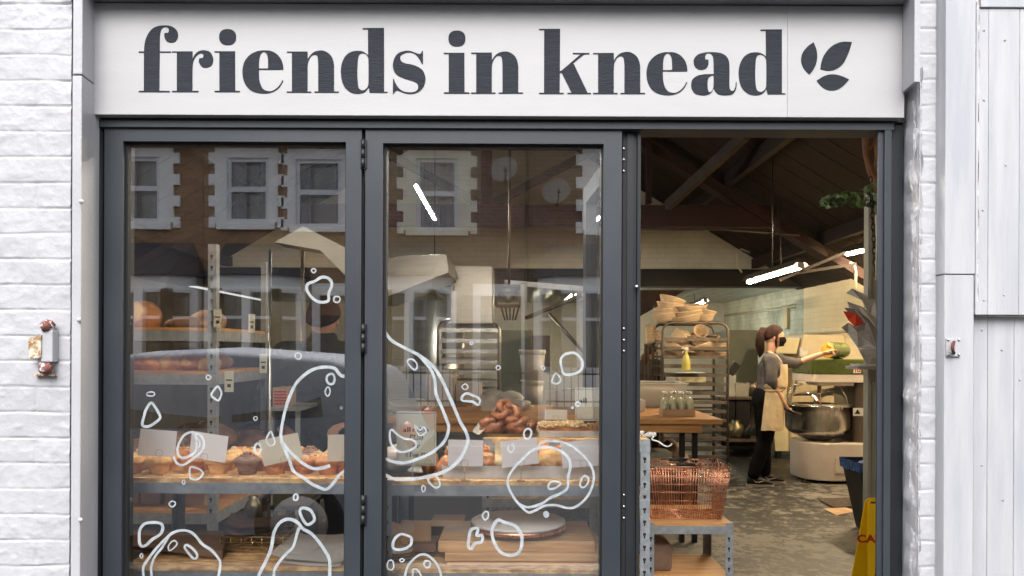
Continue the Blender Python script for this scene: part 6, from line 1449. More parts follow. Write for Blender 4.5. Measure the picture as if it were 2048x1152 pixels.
zbb,zbt = uz(872,dm), uz(807,dm)
bowl = MB().lathe((bc.x,bc.y,0), [(0,zbb),(.20,zbb+.002),(.27,zbb+.03),(.315,zbb+.055),(RBW-.012,zbb+.10),(RBW-.004,zbt-.012),(RBW+.012,zbt-.012),(RBW+.012,zbt),(RBW-.015,zbt),(RBW-.02,zbb+.12),(.25,zbb+.04),(0,zbb+.02)], 48)
build('bowl', bowl, 'brushed_steel_dark', t) if 'brushed_steel_dark' in MATS else build('bowl', bowl, mat('bowl_steel', (.66,.63,.59), (.48,.45,.42), rough=.25, metal=1, scale=4, stretch=(1,1,.2), bump=.02) and 'bowl_steel', t)
build('bowl_pivot', MB().cyl((bc.x,bc.y,zb1),(bc.x,bc.y,zbb),.12,24,r2=.2), 'mixer_dark', t)
build('column', MB().prism(rrect(ux(1697,dm),xm1,ym-.18,ym+.42,.06,4), zb1+.001, uz(752,dm), 'XY'), 'mixer_dark', t)
zh0,zh1,zh2 = uz(762,8.15), uz(746,8.15), uz(716,8.15)
build('head_band', MB().prism(rrect(ux(1628,8.12),xm1+.02,ym-.24,ym+.44,.05,5), zh0, zh1-.001, 'XY'), 'mixer_white', t, bevel=.003)
build('head', MB().prism(rrect(ux(1626,8.12),xm1+.03,ym-.245,ym+.45,.06,5), zh1, zh2, 'XY'), 'mixer_green', t, bevel=.01)
build('bowl_cover', MB().pbox(1637,763.5,1708,772,8.15,.35), 'mixer_white', t, bevel=.006)
# control drum
dc = 8.1; x0 = ux(1659,dc); x1_ = ux(1710,dc); zc_ = uz(698,dc); yc = dc-D0+.12
rot30 = lambda q: q.place((xr0,yc,zc_),(0,0,math.radians(32)))
xr0 = (x0+x1_)/2; hl = (x1_-x0)/2+.03
c_ = build('control_drum', rot30(MB().lathe((0,0,0), [(0,-hl),(.083,-hl),(.086,-hl+.01),(.086,hl-.09),(.072,hl-.04),(.04,hl-.01),(0,hl)], 32, 'X')), 'mixer_green', t)
build('control_face', rot30(MB().lathe((0,0,0), [(0,-hl-.003),(.080,-hl-.003),(.082,-hl-.0005)], 32, 'X')), 'yellow_disc', c_)
for k,(dy,dz) in enumerate(((-.03,.035),(.0,.045),(-.02,-.01),(-.045,.0),(.03,-.04))): build('button', rot30(MB().cyl((-hl-.0035,dy,dz),(-hl-.009,dy,dz),.012,10)), 'orange_mark', c_)
build('drum_neck', MB().cyl((ux(1686,dc),yc,zh2-.002),(ux(1686,dc),yc,zc_-.07),.05,20), 'mixer_green', t)
# hinged clear guard
def guard():
    mb = MB(); n = 22; prof = [(RBW+.005,zbt+.012),(RBW-.02,zbt+.10),(RBW-.09,zbt+.20),(RBW-.15,zbt+.225)]
    mb.lathe((bc.x,bc.y,0), prof, n, a0=PI*.78, a1=PI*1.95); return mb
g = build('bowl_guard', guard(), 'guard_plastic', t)
mb = MB()
for a in (PI*.8,PI*1.1,PI*1.40,PI*1.68,PI*1.93): mb.tube([(bc.x+r_*math.cos(a),bc.y+r_*math.sin(a),z) for r_,z in ((RBW+.008,zbt+.012),(RBW-.017,zbt+.10),(RBW-.087,zbt+.20),(RBW-.147,zbt+.225))], .0045, 6)
for r_,z in ((RBW+.008,zbt+.012),(RBW-.147,zbt+.225)): mb.tube([(bc.x+r_*math.cos(a),bc.y+r_*math.sin(a),z) for a in [PI*.78+PI*1.17*k/24 for k in range(25)]], .0055, 6)
build('guard_rib', mb, 'steel', g)
build('spiral_hook', MB().tube([(bc.x+.05+.10*math.cos(a),bc.y-.05+.10*math.sin(a),zbt+.16-.05*a) for a in [k*.35 for k in range(16)]], .018, 8), 'steel', t)
build('breaker_bar', MB().cyl((bc.x+.01,bc.y,zbb+.06),(bc.x+.01,bc.y,zh0),.022,12), 'copper', t)
# name plate and warning sticker
def pl(px0,py0,px1,py1,d,m,par): return build('plate', MB().pbox(px0,py0,px1,py1,d,.002), m, par)
yfh = ym-.245+D0-.004
o = pl(1707,734,1722,746,yfh,'paper_white',t); mb = MB()
mb.pbox(1708,736,1713,738,yfh-.0006,.0004).pbox(1710,738,1712,745,yfh-.0006,.0004); build('red_lettering', mb, 'caution_red', o)
mb = MB().pbox(1714,736,1716,744,yfh-.0006,.0004).pbox(1719,736,1721,744,yfh-.0006,.0004).pbox(1716,742,1719,744,yfh-.0006,.0004); build('red_lettering', mb, 'caution_red', o)
yfc = ym-.18+D0-.003
o = pl(1706,816,1728,832,yfc,'paper_white',t); a,b,c3_ = [U(x,y,yfc-.0006) for x,y in ((1709,828),(1721,828),(1715,818))]
mb = MB().add([a,b,c3_],[(0,1,2)]); build('warning_triangle', mb, 'ink', o)
for px in (1612,1650,1700): build('foot', MB().cyl(U(px,972,8.25) if False else Vector((ux(px,8.2),8.2-D0,.0)),Vector((ux(px,8.2),8.2-D0,zb0+.002)),.018,12).cyl((ux(px,8.2),8.2-D0,.001),(ux(px,8.2),8.2-D0,.014),.05,16), 'black_steel', t)
# ---- partition, post rack, envelopes, socket ledge
dp = 4.45
t = thing('partition', 'pale grey green panelled partition at the right of the doorway', 'partition', (ux(1760,dp)+.15,dp-D0,0))
build('panel', MB().box(ux(1736,dp),dp-D0,0,ux(1736,dp)+.5,dp-D0+.06,uz(372,dp)), 'partition', t, bevel=.003)
build('edge_strip', MB().box(ux(1736,dp)-.006,dp-D0-.012,0,ux(1741,dp),dp-D0-.0005,uz(372,dp)), 'partition', t, bevel=.002)
build('mid_rail', MB().box(ux(1742,dp),dp-D0-.012,uz(768,dp),ux(1742,dp)+.4,dp-D0-.0005,uz(759,dp)), 'partition', t, bevel=.002)
build('bracket', MB().pbox(1735.5,573,1742,602,dp-.02,.006), 'galvanised', t)
de = 4.3
t = thing('letter_rack', 'overfull grey wall rack on the partition', 'rack', U(1733,757,de))
build('holder', MB().pbox(1716,733,1760,739,de-.03,.16), 'dark_envelope', t)
def env(pts, dd, m, label, lines=(), name='envelope'):
    vs = [U(px,py,de+dd+.02*((k*7)%3)) for k,(px,py) in enumerate(pts)]; n_ = len(vs)
    mb = MB().add(vs+[v+Vector((.0,.006,.0)) for v in vs],[tuple(range(n_)),tuple(range(n_,2*n_))[::-1]]+[(i,i+n_,(i+1)%n_+n_,(i+1)%n_) for i in range(n_)])
    e = thing(name, label, 'envelope', vs[0], 'envelopes in the letter rack'); build('paper', mb, m, e)
    if lines:
        mb = MB()
        for (a,b,w_) in lines: mb.beam(U(*a,de+dd-.012),U(*b,de+dd-.012),w_,.001,up=(0,0,1))
        build('print', mb, 'ink', e)
env([(1704,577),(1718,583),(1750,600),(1757,660),(1752,662),(1738,628),(1724,600),(1693,586)],.10,'grey_envelope','topmost grey envelope with its flap standing open')
env([(1695,603),(1722,612),(1757,640),(1757,660),(1740,650),(1700,618)],.08,'plastic_white','translucent wrapped envelope fanned out second from the top')
env([(1689,615),(1712,618),(1755,652),(1753,668),(1727,648),(1697,625)],.06,'dark_envelope','dark folded envelope third from the top')
env([(1687,622),(1712,627),(1732,645),(1711,654),(1697,640)],.045,'red_envelope','bright red envelope sticking out to the left')
env([(1711,655),(1735,643),(1757,662),(1757,700),(1730,668),(1716,664)],.03,'dark_envelope','dark plastic envelope below the red one')
env([(1683,655),(1697,645),(1711,654),(1714,664),(1730,660),(1753,684),(1752,697),(1717,697),(1697,668)],.015,'grey_envelope','wide grey envelope with printed black bars',(((1701,667),(1716,663),.006),((1707,680),(1724,675),.006),((1713,692),(1735,688),.006)))
env([(1717,698),(1752,696),(1757,735),(1737,735)],.0,'grey_envelope','lowest grey envelope pointing down into the rack',(((1727,713),(1745,710),.005),))
solo('papers', MB().pbox(1719,728,1755,732.5,de-.02,.12), 'paper_white', 'small stack of white papers on the ledge below the envelopes', 'papers')
# ---- bin, caution sign, things on the floor
t = thing('bin', 'tall black bin with a blue liner behind the partition', 'bin', (ux(1722,6.0),6.0-D0,0))
x0,x1_ = ux(1682,6.2),ux(1682,6.2)+.42; zt = uz(925,5.85); mb = MB()
mb.add([(x0+.10,5.92-D0,0),(x1_-.08,5.92-D0,0),(x1_-.08,6.15-D0,0),(x0+.10,6.15-D0,0),(x0,5.85-D0,zt),(x1_,5.85-D0,zt),(x1_,6.2-D0,zt),(x0,6.2-D0,zt)],[(3,2,1,0),(0,1,5,4),(1,2,6,5),(2,3,7,6),(3,0,4,7)]); build('body', mb, 'bin_black', t, bevel=.012)
def lin(u,v):
    a = u*4; e = int(a)%4; q = a-int(a); C = [(x0-.008,5.842-D0),(x1_+.008,5.842-D0),(x1_+.008,6.208-D0),(x0-.008,6.208-D0)]; p,q2 = C[e],C[(e+1)%4]
    z = zt+.006-(.075+.02*noise.noise(Vector((u*14,0,2))))*v; ins = .012*v
    return (p[0]+(q2[0]-p[0])*q+(ins if p[0] < (x0+x1_)/2 else -ins)*.4+.004*noise.noise(Vector((u*30,v*3,5))), p[1]+(q2[1]-p[1])*q+.004*noise.noise(Vector((u*25,v*4,9))), z)
mb = MB().sheet(lin,96,5); mb.blob(((x0+x1_)/2,6.02-D0,zt-.06),(.17,.14,.07),24,.5,2.4,3,.15); build('liner', mb, 'bag_blue', t)
df = 3.93; t = thing('caution_sign', 'yellow plastic caution wet floor sign standing at the right of the doorway', 'sign', (ux(1775,df),df-D0+.1,0))
zt = uz(1005,df,1740); hw = .085; cx_ = ux(1733,df+.12)+hw; wb_ = .135
for sg,nm in ((-1,'front_panel'),(1,'rear_panel')):
    yb_ = df-D0+.11+sg*.13; yt_ = df-D0+.11+sg*.012; mb = MB(); th = .008
    P_ = lambda x,z: Vector((x, yb_+(yt_-yb_)*z/zt, z))
    w_at = lambda z: wb_+(hw-wb_)*z/zt
    fr = [P_(cx_-wb_,0),P_(cx_+wb_,0),P_(cx_+hw,zt-.02),P_(cx_+hw-.02,zt),P_(cx_-hw+.02,zt),P_(cx_-hw,zt-.02)]
    bk = [p+Vector((0,th,0)) for p in fr]; n_ = 6
    mb.add(fr+bk,[tuple(range(n_)),tuple(range(n_,2*n_))[::-1]]+[(i,(i+1)%n_,(i+1)%n_+n_,i+n_) for i in range(n_)])
    o = build(nm, mb, 'caution_yellow', t)
    if sg < 0:
        k_ = (yt_-yb_)/zt
        def TP(u,v): z = v; return Vector((u, yb_+k_*z-.0015, z))
        cu = bpy.data.curves.new('t','FONT'); cu.body = 'CAUTION'; cu.align_x = 'CENTER'; cu.size = .052; cu.offset = .0022; cu.extrude = 0
        to = bpy.data.objects.new('t',cu); COL.objects.link(to); me = bpy.data.meshes.new_from_object(to.evaluated_get(bpy.context.evaluated_depsgraph_get())); bpy.data.objects.remove(to)
        zc0 = uz(1095,df-.05,1745)
        xs_ = [v.co.x for v in me.vertices]; off_ = ux(1737,df-.06)-min(xs_)
        for v in me.vertices: v.co = TP((v.co.x-min(xs_))*1.3+min(xs_)+off_, zc0+v.co.y)
        build('lettering', me, 'caution_red', o)
        mb = MB(); cc = (cx_, uz(1066,df-.03,1760)); pts = [TP(cc[0]+.028*math.cos(a),cc[1]+.028*math.sin(a)) for a in [2*PI*i/20 for i in range(20)]]; mb.tube(pts,.0045,5,closed=True); mb.beam(TP(cc[0],cc[1]-.012),TP(cc[0],cc[1]+.015),.006,.002); build('warning_ring', mb, 'caution_red', o)
        # falling figure pictogram
        mb = MB(); z0_ = zc0-.06
        for a,b,r_ in (((-.02,0),(-.10,-.16),.010),((.0,-.01),(-.02,-.08),.012),((-.02,-.08),(.03,-.11),.010),((.03,-.11),(.02,-.16),.009),((.0,-.02),(.06,-.05),.008),((-.10,-.16),(-.13,-.17),.008)):
            mb.tube([TP(cx_+a[0],z0_+a[1]),TP(cx_+b[0],z0_+b[1])], r_, 6)
        mb.blob(TP(cx_+.02,z0_+.02),(.016,.003,.018),10,.0); build('pictogram', mb, 'ink', o)
        mb = MB().tube([TP(cx_-.02,zt-.05),TP(cx_+.02,zt-.05),TP(cx_+.02,zt-.10),TP(cx_-.02,zt-.10)],.006,6,closed=True); build('grip_hole', mb, 'tin_gold', o)
        mb = MB().tube([TP(cx_-.07,zt-.018),TP(cx_-.05,zt-.018)],.005,6); build('pivot', mb, 'tin_gold', o)
def W3(px,py,z=0.0): d = (CAMZ-z)*F/(py-CY); p = U(px,py,d); return (p.x,p.y,z)
mb = MB().add([W3(1648,1015,.006),W3(1690,1011,.006),W3(1712,1020,.006),W3(1672,1028,.006)],[(0,1,2,3)]).add([W3(1648,1015,.002),W3(1690,1011,.002),W3(1712,1020,.002),W3(1672,1028,.002)],[(3,2,1,0)])
solo('cardboard_sheet', mb, 'cardboard', 'flat piece of brown cardboard lying on the floor by the bin', 'cardboard')
mb = MB().add([W3(1633,994,.012),W3(1712,992,.012),W3(1725,1009,.012),W3(1668,1012,.012)],[(0,1,2,3)]); solo('floor_grate', mb, mat('mat_brown', (.07,.05,.04), (.02,.015,.012), rough=.9, scale=40, lo=.45, hi=.55, bump=.9) and 'mat_brown', 'dark worn mat on the floor behind the cardboard', 'mat')
# ---- stuff behind the middle pane
# slanted canopy and duct
t = thing('extractor_hood', 'stainless extractor hood with a sloping canopy seen through the middle pane', 'hood', U(830,560,6.4))
d = 6.3
build('canopy', MB().prism(PXZ([(700,560),(790,512),(893,508),(897,535),(897,545),(760,600),(700,600)],d), d-D0, d-D0+.9), 'brushed_steel', t, bevel=.005)
t = solo('duct', MB().pbox(901,531,986,648,7.2,.5), 'brushed_steel', 'square stainless duct beside the hood', 'duct', bevel=.01)
solo('steel_silo', MB().cyl(Vector((ux(868,8.6),8.9-D0,0)),Vector((ux(868,8.6),8.9-D0,uz(602,8.6))),.32,36), 'brushed_steel', 'tall round stainless steel tank behind the tray rack', 'tank')
rk2 = rack(872,1002,636,900,7.4,.6,'steel tray rack loaded with pale baking trays behind the middle pane',15,m='steel',first=.10,rr=.014)
for k in range(9):
    z = rk2[5]-.10-(rk2[5]-.26)*k/14+.003
    solo('baking_tray', MB().box(rk2[1]+.02,rk2[3]+.0,z,rk2[2]-.02,rk2[4]-.01,z+.022+.018*((k*5)%3==0)), 'tray_metal' if k%3 else 'paper_white', ('topmost','second','third','fourth','fifth','sixth','seventh','eighth','ninth')[k]+' tray from the top of the steel tray rack', 'tray', 'trays in the steel rack', bevel=.003)
solo('cabinet', MB().pbox(1000,660,1066,800,9.6,.6), 'fridge_green', 'pale green metal cabinet behind the white barrels', 'cabinet', bevel=.01)
solo('locker', MB().pbox(1063,671,1100,745,9.2,.5), 'rack_steel', 'dark grey cupboard right of the green cabinet', 'cupboard', bevel=.01)
def barrel(px0,px1,py0,py1,d,label):
    x0,x1 = ux(px0,d),ux(px1,d); R = (x1-x0)/2; z0,z1 = uz(py1,d),uz(py0,d); c = Vector(((x0+x1)/2,d-D0+R,0)); t = thing('barrel', label, 'barrel', (c.x,c.y,z0), 'white plastic barrels')
    build('body', MB().lathe(c, [(0,z0),(R*.82,z0),(R*.93,z1-.03),(R*.93,z1-.03)], 30), 'plastic_white', t); build('lid', MB().lathe(c, [(R*.93,z1-.05),(R,z1-.045),(R,z1-.01),(R*.95,z1),(0,z1)], 30), 'plastic_white', t)
barrel(1038,1093,699,760,7.6,'upper of two stacked white plastic barrels'); barrel(1040,1090,761,812,7.6,'lower of two stacked white plastic barrels')
solo('barrel_stand', MB().pbox(1030,813,1100,830,7.55,.5), 'rack_steel', 'low stand under the white barrels', 'stand')
tub(853,911,742,800,6.5,'translucent tub half full of flour on the work table',fill=('paper_white',.45),z=zT+.001)
solo('carton', MB().pbox(912,764,962,802,6.6,.25), 'plastic_white', 'white carton with a dark triangle beside the flour tub', 'carton', bevel=.004)
mb = MB(); a,b,c3_ = [U(x,y,6.597) for x,y in ((915,780),(915,792),(922,786))]; mb.add([a,b,c3_],[(0,1,2)]); solo('triangle_print', mb, 'blue_black_bag', 'blue triangle printed on the white carton', 'print') if False else None
t = thing('cloth_heap', 'white cloth sack slumped on the work table', 'cloth', (ux(1010,6.2),6.3-D0,zT))
mb = MB(); mb.blob((ux(1000,6.2),6.25-D0,zT+.07),(.17,.12,.09),28,.55,2.2,3,.14); mb.blob((ux(1032,6.2),6.2-D0,zT+.04),(.12,.10,.05),24,.5,2.4,8,.12); build('cloth', mb, 'paper_white', t)
tub(1106,1155,780,805,5.9,'shallow clear plastic box on the work table',z=zT+.001)
solo('card_block', MB().pbox(1090,782,1110,806,5.85,.08), 'card_cream', 'cream card block with a round hole on the work table', 'card', bevel=.002)
solo('dough_scraper_bag', MB().blob((ux(815,6.0),6.05-D0,zT+.045),(.22,.16,.055),26,.5,2.0,6,.1), 'plastic_clear', 'clear plastic sheet heaped at the left end of the table', 'sheet')
# robot-like steel linkage
t = thing('dough_lift', 'grey steel bracket with triangular cut-outs and long arm under the beam', 'bracket', U(1022,600,7.4))
mb = MB(); d = 7.4
for a,b in (((992,572),(1042,572)),((992,612),(1042,612)),((992,572),(992,612)),((1042,572),(1042,612)),((995,575),(1016,605)),((1039,575),(1018,605)),((1000,586),(1036,586))): mb.beam(U(*a,d),U(*b,d),.03,.03)
build('frame', mb, 'rack_steel', t)
build('arm', MB().beam(U(1010,565,7.6),U(1172,578,7.3),.05,.05,), 'tray_metal', t); build('lower_arm', MB().beam(U(1052,636,7.5),U(1165,590,7.0),.035,.03), 'rack_steel', t); build('plate', MB().pbox(1041,565,1054,625,7.38,.02), 'tray_metal', t)
mb = MB()
for k in range(5): mb.beam(U(1002+9*k,613,7.4),U(1010+5*k,640,7.5),.012,.012)
build('linkage', mb, 'rack_steel', t)
build('hanger', MB().cyl(U(1018,572,7.4),Vector((U(1018,572,7.4).x,7.4-D0,3.6)),.012,8), 'rack_steel', t)
solo('wall_pipe', MB().tube([U(1098,628,8.4),U(1175,712,8.0)],.02,8), 'rack_steel', 'grey sloping pipe behind the middle pane', 'pipe')
# canopy behind the left pane
solo('canopy', MB().prism(PXZ([(548,485),(606,452),(700,500),(700,560),(640,500),(560,486)],5.6), 5.6-D0, 5.9-D0), 'corrugated', 'pale green sloping canopy behind the left pane', 'canopy')
# hook & shackle in the back room
mb = MB().tube([U(1309,596,10.0),U(1312,608,10.0),U(1308,612,10.0),U(1310,618,10.0),U(1318,618,10.0),U(1321,612,10.0),U(1322,596,10.0)],.010,6)
mb.tube([U(1315,618,10.0),U(1315,626,10.0),U(1320,630,10.0),U(1316,634,10.0)],.012,6)
t = solo('hanging_hook', mb, 'black_steel', 'black metal hook hanging under the beam left of the baskets', 'hook')
mb = MB().prism(PXZ([(1250,580),(1372,580),(1250,650)],10.6), 10.6-D0, 11.4-D0); solo('sloping_board', mb, 'roof_boards', 'dark sloping timber board under the corrugated ceiling', 'board')
# pipework on the right-hand wall
mb = MB().tube([(XWR-.03,U(1600,0,11.2).y,uz(665,11.2)),(XWR-.03,7.0,uz(665,11.2)-.0),(XWR-.03,5.5,uz(665,11.2)+.03)],.016,8); solo('conduit', mb, 'cable_white', 'pale pipe running along the cream wall above the divider', 'pipe')
mb = MB()
for dz in (0,.05): mb.tube([(XWR-.02,YG2+.3,2.06+dz),(XWR-.02,YB-.1,2.10+dz*.5)],.012,6)
solo('conduit', mb, 'cable_white', 'pair of thin cables along the peeling wall', 'cable')
solo('junction_box', MB().box(XWR-.05,9.6,1.75,XWR,9.78,2.08), 'cream_plaster', 'tall thin box fixed to the peeling wall', 'box', bevel=.004)
# crates under the table
solo('storage_box', MB().pbox(1300,925,1360,938,5.6,.4).pbox(1302,905,1345,924,5.9,.3), 'partition', 'grey boxes stored under the work table', 'box', bevel=.006)
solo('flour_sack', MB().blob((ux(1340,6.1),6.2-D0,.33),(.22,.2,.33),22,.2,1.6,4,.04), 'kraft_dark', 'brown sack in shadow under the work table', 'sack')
# ---- driftwood, ivy and chain at the top right
t = thing('hanging_plant', 'trailing ivy on a piece of driftwood hanging inside the doorway', 'plant', U(1745,400,4.0))
dv = 4.0
mb = MB().tube([U(1733,240,dv),U(1731,280,dv),U(1733,310,dv),U(1740,340,dv),U(1749,360,dv),U(1752,385,dv)], .014, 9, radii=[.016,.018,.016,.017,.02,.012]); mb.tube([U(1757,240,dv),U(1752,290,dv),U(1754,320,dv),U(1748,345,dv)],.010,8,radii=[.008,.010,.012,.014]); mb.tube([U(1738,300,dv),U(1748,288,dv),U(1752,270,dv)],.007,7)
build('driftwood', mb, 'driftwood', t); r = random.Random(4)
mb = MB(); pts = [U(1752,380,dv),U(1735,395,dv),U(1705,400,dv-.05),U(1675,405,dv-.1),U(1640,412,dv-.12)]; mb.tube(pts,.003,5); mb.tube([U(1752,385,dv),U(1720,385,dv+.05),U(1690,398,dv)],.003,5); build('stem', mb, 'leaf', t)
lf = MB()
for k in range(120):
    u = r.random()**.8; px = 1760-118*u; py = 392+14*u+r.uniform(-26,20)*(1-.72*u); c = U(px,py,dv-.1+r.uniform(-.14,.14)); s = r.uniform(.009,.021)
    a = Euler((r.uniform(-1.2,.2),r.uniform(-.8,.8),r.uniform(0,6.28))).to_matrix(); n_ = 7
    rim_ = [c+a@Vector((s*(1+.22*math.cos(5*q))*math.cos(q),0,s*(1+.22*math.cos(5*q))*math.sin(q)*.9)) for q in [2*PI*i/n_ for i in range(n_)]]
    lf.add([c+a@Vector((0,s*.2,0))]+rim_,[(0,1+i,1+(i+1)%n_) for i in range(n_)])
build('foliage', lf, 'leaf', t)
mb = MB(); n_ = 17
for k in range(n_):
    p = U(1741+11*k/n_,360+200*k/n_,3.9); tw = PI/2*(k%2); mb.tube([p+Vector((.009*math.cos(a)*math.cos(tw),.009*math.cos(a)*math.sin(tw),.019*math.sin(a))) for a in [2*PI*i/10 for i in range(10)]],.0035,5,closed=True)
solo('chain', mb, 'chain_black', 'black chain hanging beside the ivy', 'chain')
# cable at the door post
solo('cable', MB().tube([U(1752,430,3.2),U(1754,480,3.2),U(1752,560,3.2)],.004,6), 'cable_white', 'thin pale cable beside the right door jamb', 'cable')
# ================================================================ people
def head_mesh(c, R, face, tilt=0, s=1.0):
    """head looking along unit vector face; eyes, nose, ears, chin are part of the surface"""
    f = Vector(face).normalized(); up = Vector((0,0,1)); sd = up.cross(f).normalized(); mb = MB(); n = 40; m = 28; vs = []
    for i in range(m+1):
        th = PI*i/m
        for k in range(n):
            a = 2*PI*k/n; d = Vector((math.sin(th)*math.cos(a), math.sin(th)*math.sin(a), math.cos(th)))  # x fwd, y side, z up
            x,y,z = d.x*.098,d.y*.076,d.z*.118
            if d.z < 0: q = -d.z; x *= 1-.10*q; y *= 1-.30*q*q; x += .012*q*max(0,d.x)   # jaw
            if d.x < 0: x *= 1.02; z += .006*(-d.x)
            g = lambda yy,zz,w,h: math.exp(-((d.y-yy)/w)**2-((d.z-zz)/h)**2) if d.x > 0 else 0
            x += .024*g(0,-.16,.10,.14)+.010*g(0,.02,.09,.2)      # nose
            x -= .009*(g(.30,.06,.16,.10)+g(-.30,.06,.16,.10))      # eye sockets
            x += .005*(g(.30,.03,.07,.05)+g(-.30,.03,.07,.05))      # eyeballs
            x += .006*(g(.3,.22,.25,.08)+g(-.3,.22,.25,.08))      # brow
            x += .008*g(0,-.46,.20,.06)-.004*g(0,-.50,.2,.025)+.009*g(0,-.80,.25,.15)
            vs.append(Vector(c)+(f*x+sd*y+up*z)*s)
    fs = [(i*n+k,(i+1)*n+k,(i+1)*n+(k+1)%n,i*n+(k+1)%n) for i in range(m) for k in range(n)]
    mb.add(vs,fs,True)
    for sg in (1,-1):
        ec = Vector(c)+(sd*sg*.077-f*.004-up*.006)*s
        mb.tube([ec+(f*.016*math.cos(a)*.8+up*.030*math.sin(a)+sd*sg*.006*math.sin(a*.5)-f*.006*math.sin(a))*s for a in [2*PI*i/14 for i in range(14)]], .006*s, 6, closed=True); mb.blob(ec, (.012*s,.012*s,.022*s), 8, 0)
    return mb
def hand(mb, w, dirv, palm, curl=.5, sc=1.0, thumb=1, point=False):
    """palm and five separate bent fingers starting at wrist w"""
    d = Vector(dirv).normalized(); p = Vector(palm).normalized(); s = d.cross(p).normalized()
    w = Vector(w); L = .085*sc; wd = .038*sc
    rows = []; vs = []
    for i,(t,ww,th) in enumerate(((0,.027,.020),(.3,.034,.021),(.75,.041,.018),(1.0,.040,.014))):
        c = w+d*L*t
        vs += [c+s*(ww*sc*math.cos(a))+p*(th*sc*math.sin(a)*.8) for a in [2*PI*k/12 for k in range(12)]]
    fs = [(i*12+k,i*12+(k+1)%12,(i+1)*12+(k+1)%12,(i+1)*12+k) for i in range(3) for k in range(12)]+[tuple(range(12))[::-1],tuple(36+k for k in range(12))]
    mb.add(vs,fs,True)
    for k,(off,ln,r_) in enumerate(((-.028,.070,.0085),(-.0095,.078,.009),(.0095,.073,.0088),(.028,.058,.0078))):
        if thumb < 0: off = -off
        b = w+d*(L*.95)+s*off*sc; a = 0; pts = [b-d*.01*sc]; q = b; cu = curl*(1+.12*k)
        if point and k == 0: cu = .08
        for seg in (.45,.32,.23):
            a += cu*(.7 if seg == .45 else 1); q = q+(d*math.cos(a)+p*math.sin(a))*ln*sc*seg; pts.append(q)
        mb.tube(pts, r_*sc, 8, radii=[r_*sc*1.05,r_*sc,r_*sc*.92,r_*sc*.7]); mb.blob(pts[-1],(r_*sc*.75,)*3,8,0)
    tb = w+d*.025*sc-s*thumb*.028*sc if thumb > 0 else w+d*.025*sc+s*.028*sc
    td = (d*.75-s*(1 if thumb > 0 else -1)*.55+p*.45).normalized(); mb.tube([tb-td*.012*sc,tb+td*.032*sc,tb+td*.032*sc+(td*.6+p*.5+d*.3).normalized()*.027*sc], .010*sc, 8, radii=[.013*sc,.0105*sc,.0075*sc])
# ---- baker at the mixer, seen from her right side, facing +X
kd = 8.05; ky = kd-D0
def H(px,py,dy=0): 
    p = U(px,py,kd); return (p.x, p.y+dy, p.z)
base = (U(1530,960,kd).x, ky, 0)
t = thing('person', 'woman in a grey sweatshirt, tan apron and black mask reaching to the mixer controls', 'person', base)
hc = Vector(H(1548,674)); hp = H(1531,795); 
sh_r = H(1533,719,-.15); sh_l = H(1548,717,.15); nk = H(1541,703); chest = H(1541,735); waist = H(1539,770)
el_r = H(1531,762,-.19); wr_r = H(1556,803,-.16); el_l = H(1592,727,.03); wr_l = H(1638,708,-.06)
kn_r = H(1526,872,-.09); kn_l = H(1533,868,.09); an_r = H(1500,938,-.10); an_l = H(1535,934,.09)
an_r = (an_r[0],an_r[1],.10); an_l = (an_l[0],an_l[1],.10)
N = {'pel':(*hp,.115),'wai':(*waist,.10),'che':(*chest,.105),'nb':(*H(1540,715),.06),'nk':(*H(1543,697),.052,.050),'hd':(hc.x-.015,hc.y,hc.z-.03,.055,.055),
     'sr':(*sh_r,.060),'er':(*el_r,.043),'wr':(*wr_r,.027),'sl':(*sh_l,.058),'el':(*el_l,.043),'wl':(*wr_l,.026),
     'hr':(hp[0],hp[1]-.09,hp[2]-.06,.09),'kr':(*kn_r,.062),'ar':(*an_r,.040),'hl':(hp[0],hp[1]+.09,hp[2]-.06,.09),'kl':(*kn_l,.062),'al':(*an_l,.040)}
E = [('pel','wai'),('wai','che'),('che','nb'),('nb','nk'),('nk','hd'),('nb','sr'),('sr','er'),('er','wr'),('nb','sl'),('sl','el'),('el','wl'),('pel','hr'),('hr','kr'),('kr','ar'),('pel','hl'),('hl','kl'),('kl','al')]
def merge_body(parent, N, E, headmb, hands, m='skin', root='pel'):
    segs = []
    for a,b in E:
        A,B = N[a],N[b]; k_ = lambda q: .66 if q in ('pel','wai','che','nb','hr','kr','hl','kl') else .82 if q in ('sr','er','sl','el') else 1
        segs.append((A[:3],A[3]*k_(a),B[:3],B[3]*k_(b)))
    return fuse('body', [capsules(MB(),segs), headmb]+hands, m, parent, .0058, 2)
hm = head_mesh(hc, 0, (.985,-.17,.0), s=.98)
hR = MB(); hand(hR, wr_r, (.42,-.02,-.85), (.8,.35,.1), 1.0, 1.0, 1)
hL = MB(); hand(hL, wr_l, (.93,-.05,.22), (.05,-.5,-.8), .5, 1.0, 1, point=True)
merge_body(t, N, E, hm, [hR,hL])
def fcurve(a,b,u): return tuple(a[i]+(b[i]-a[i])*u for i in range(3))
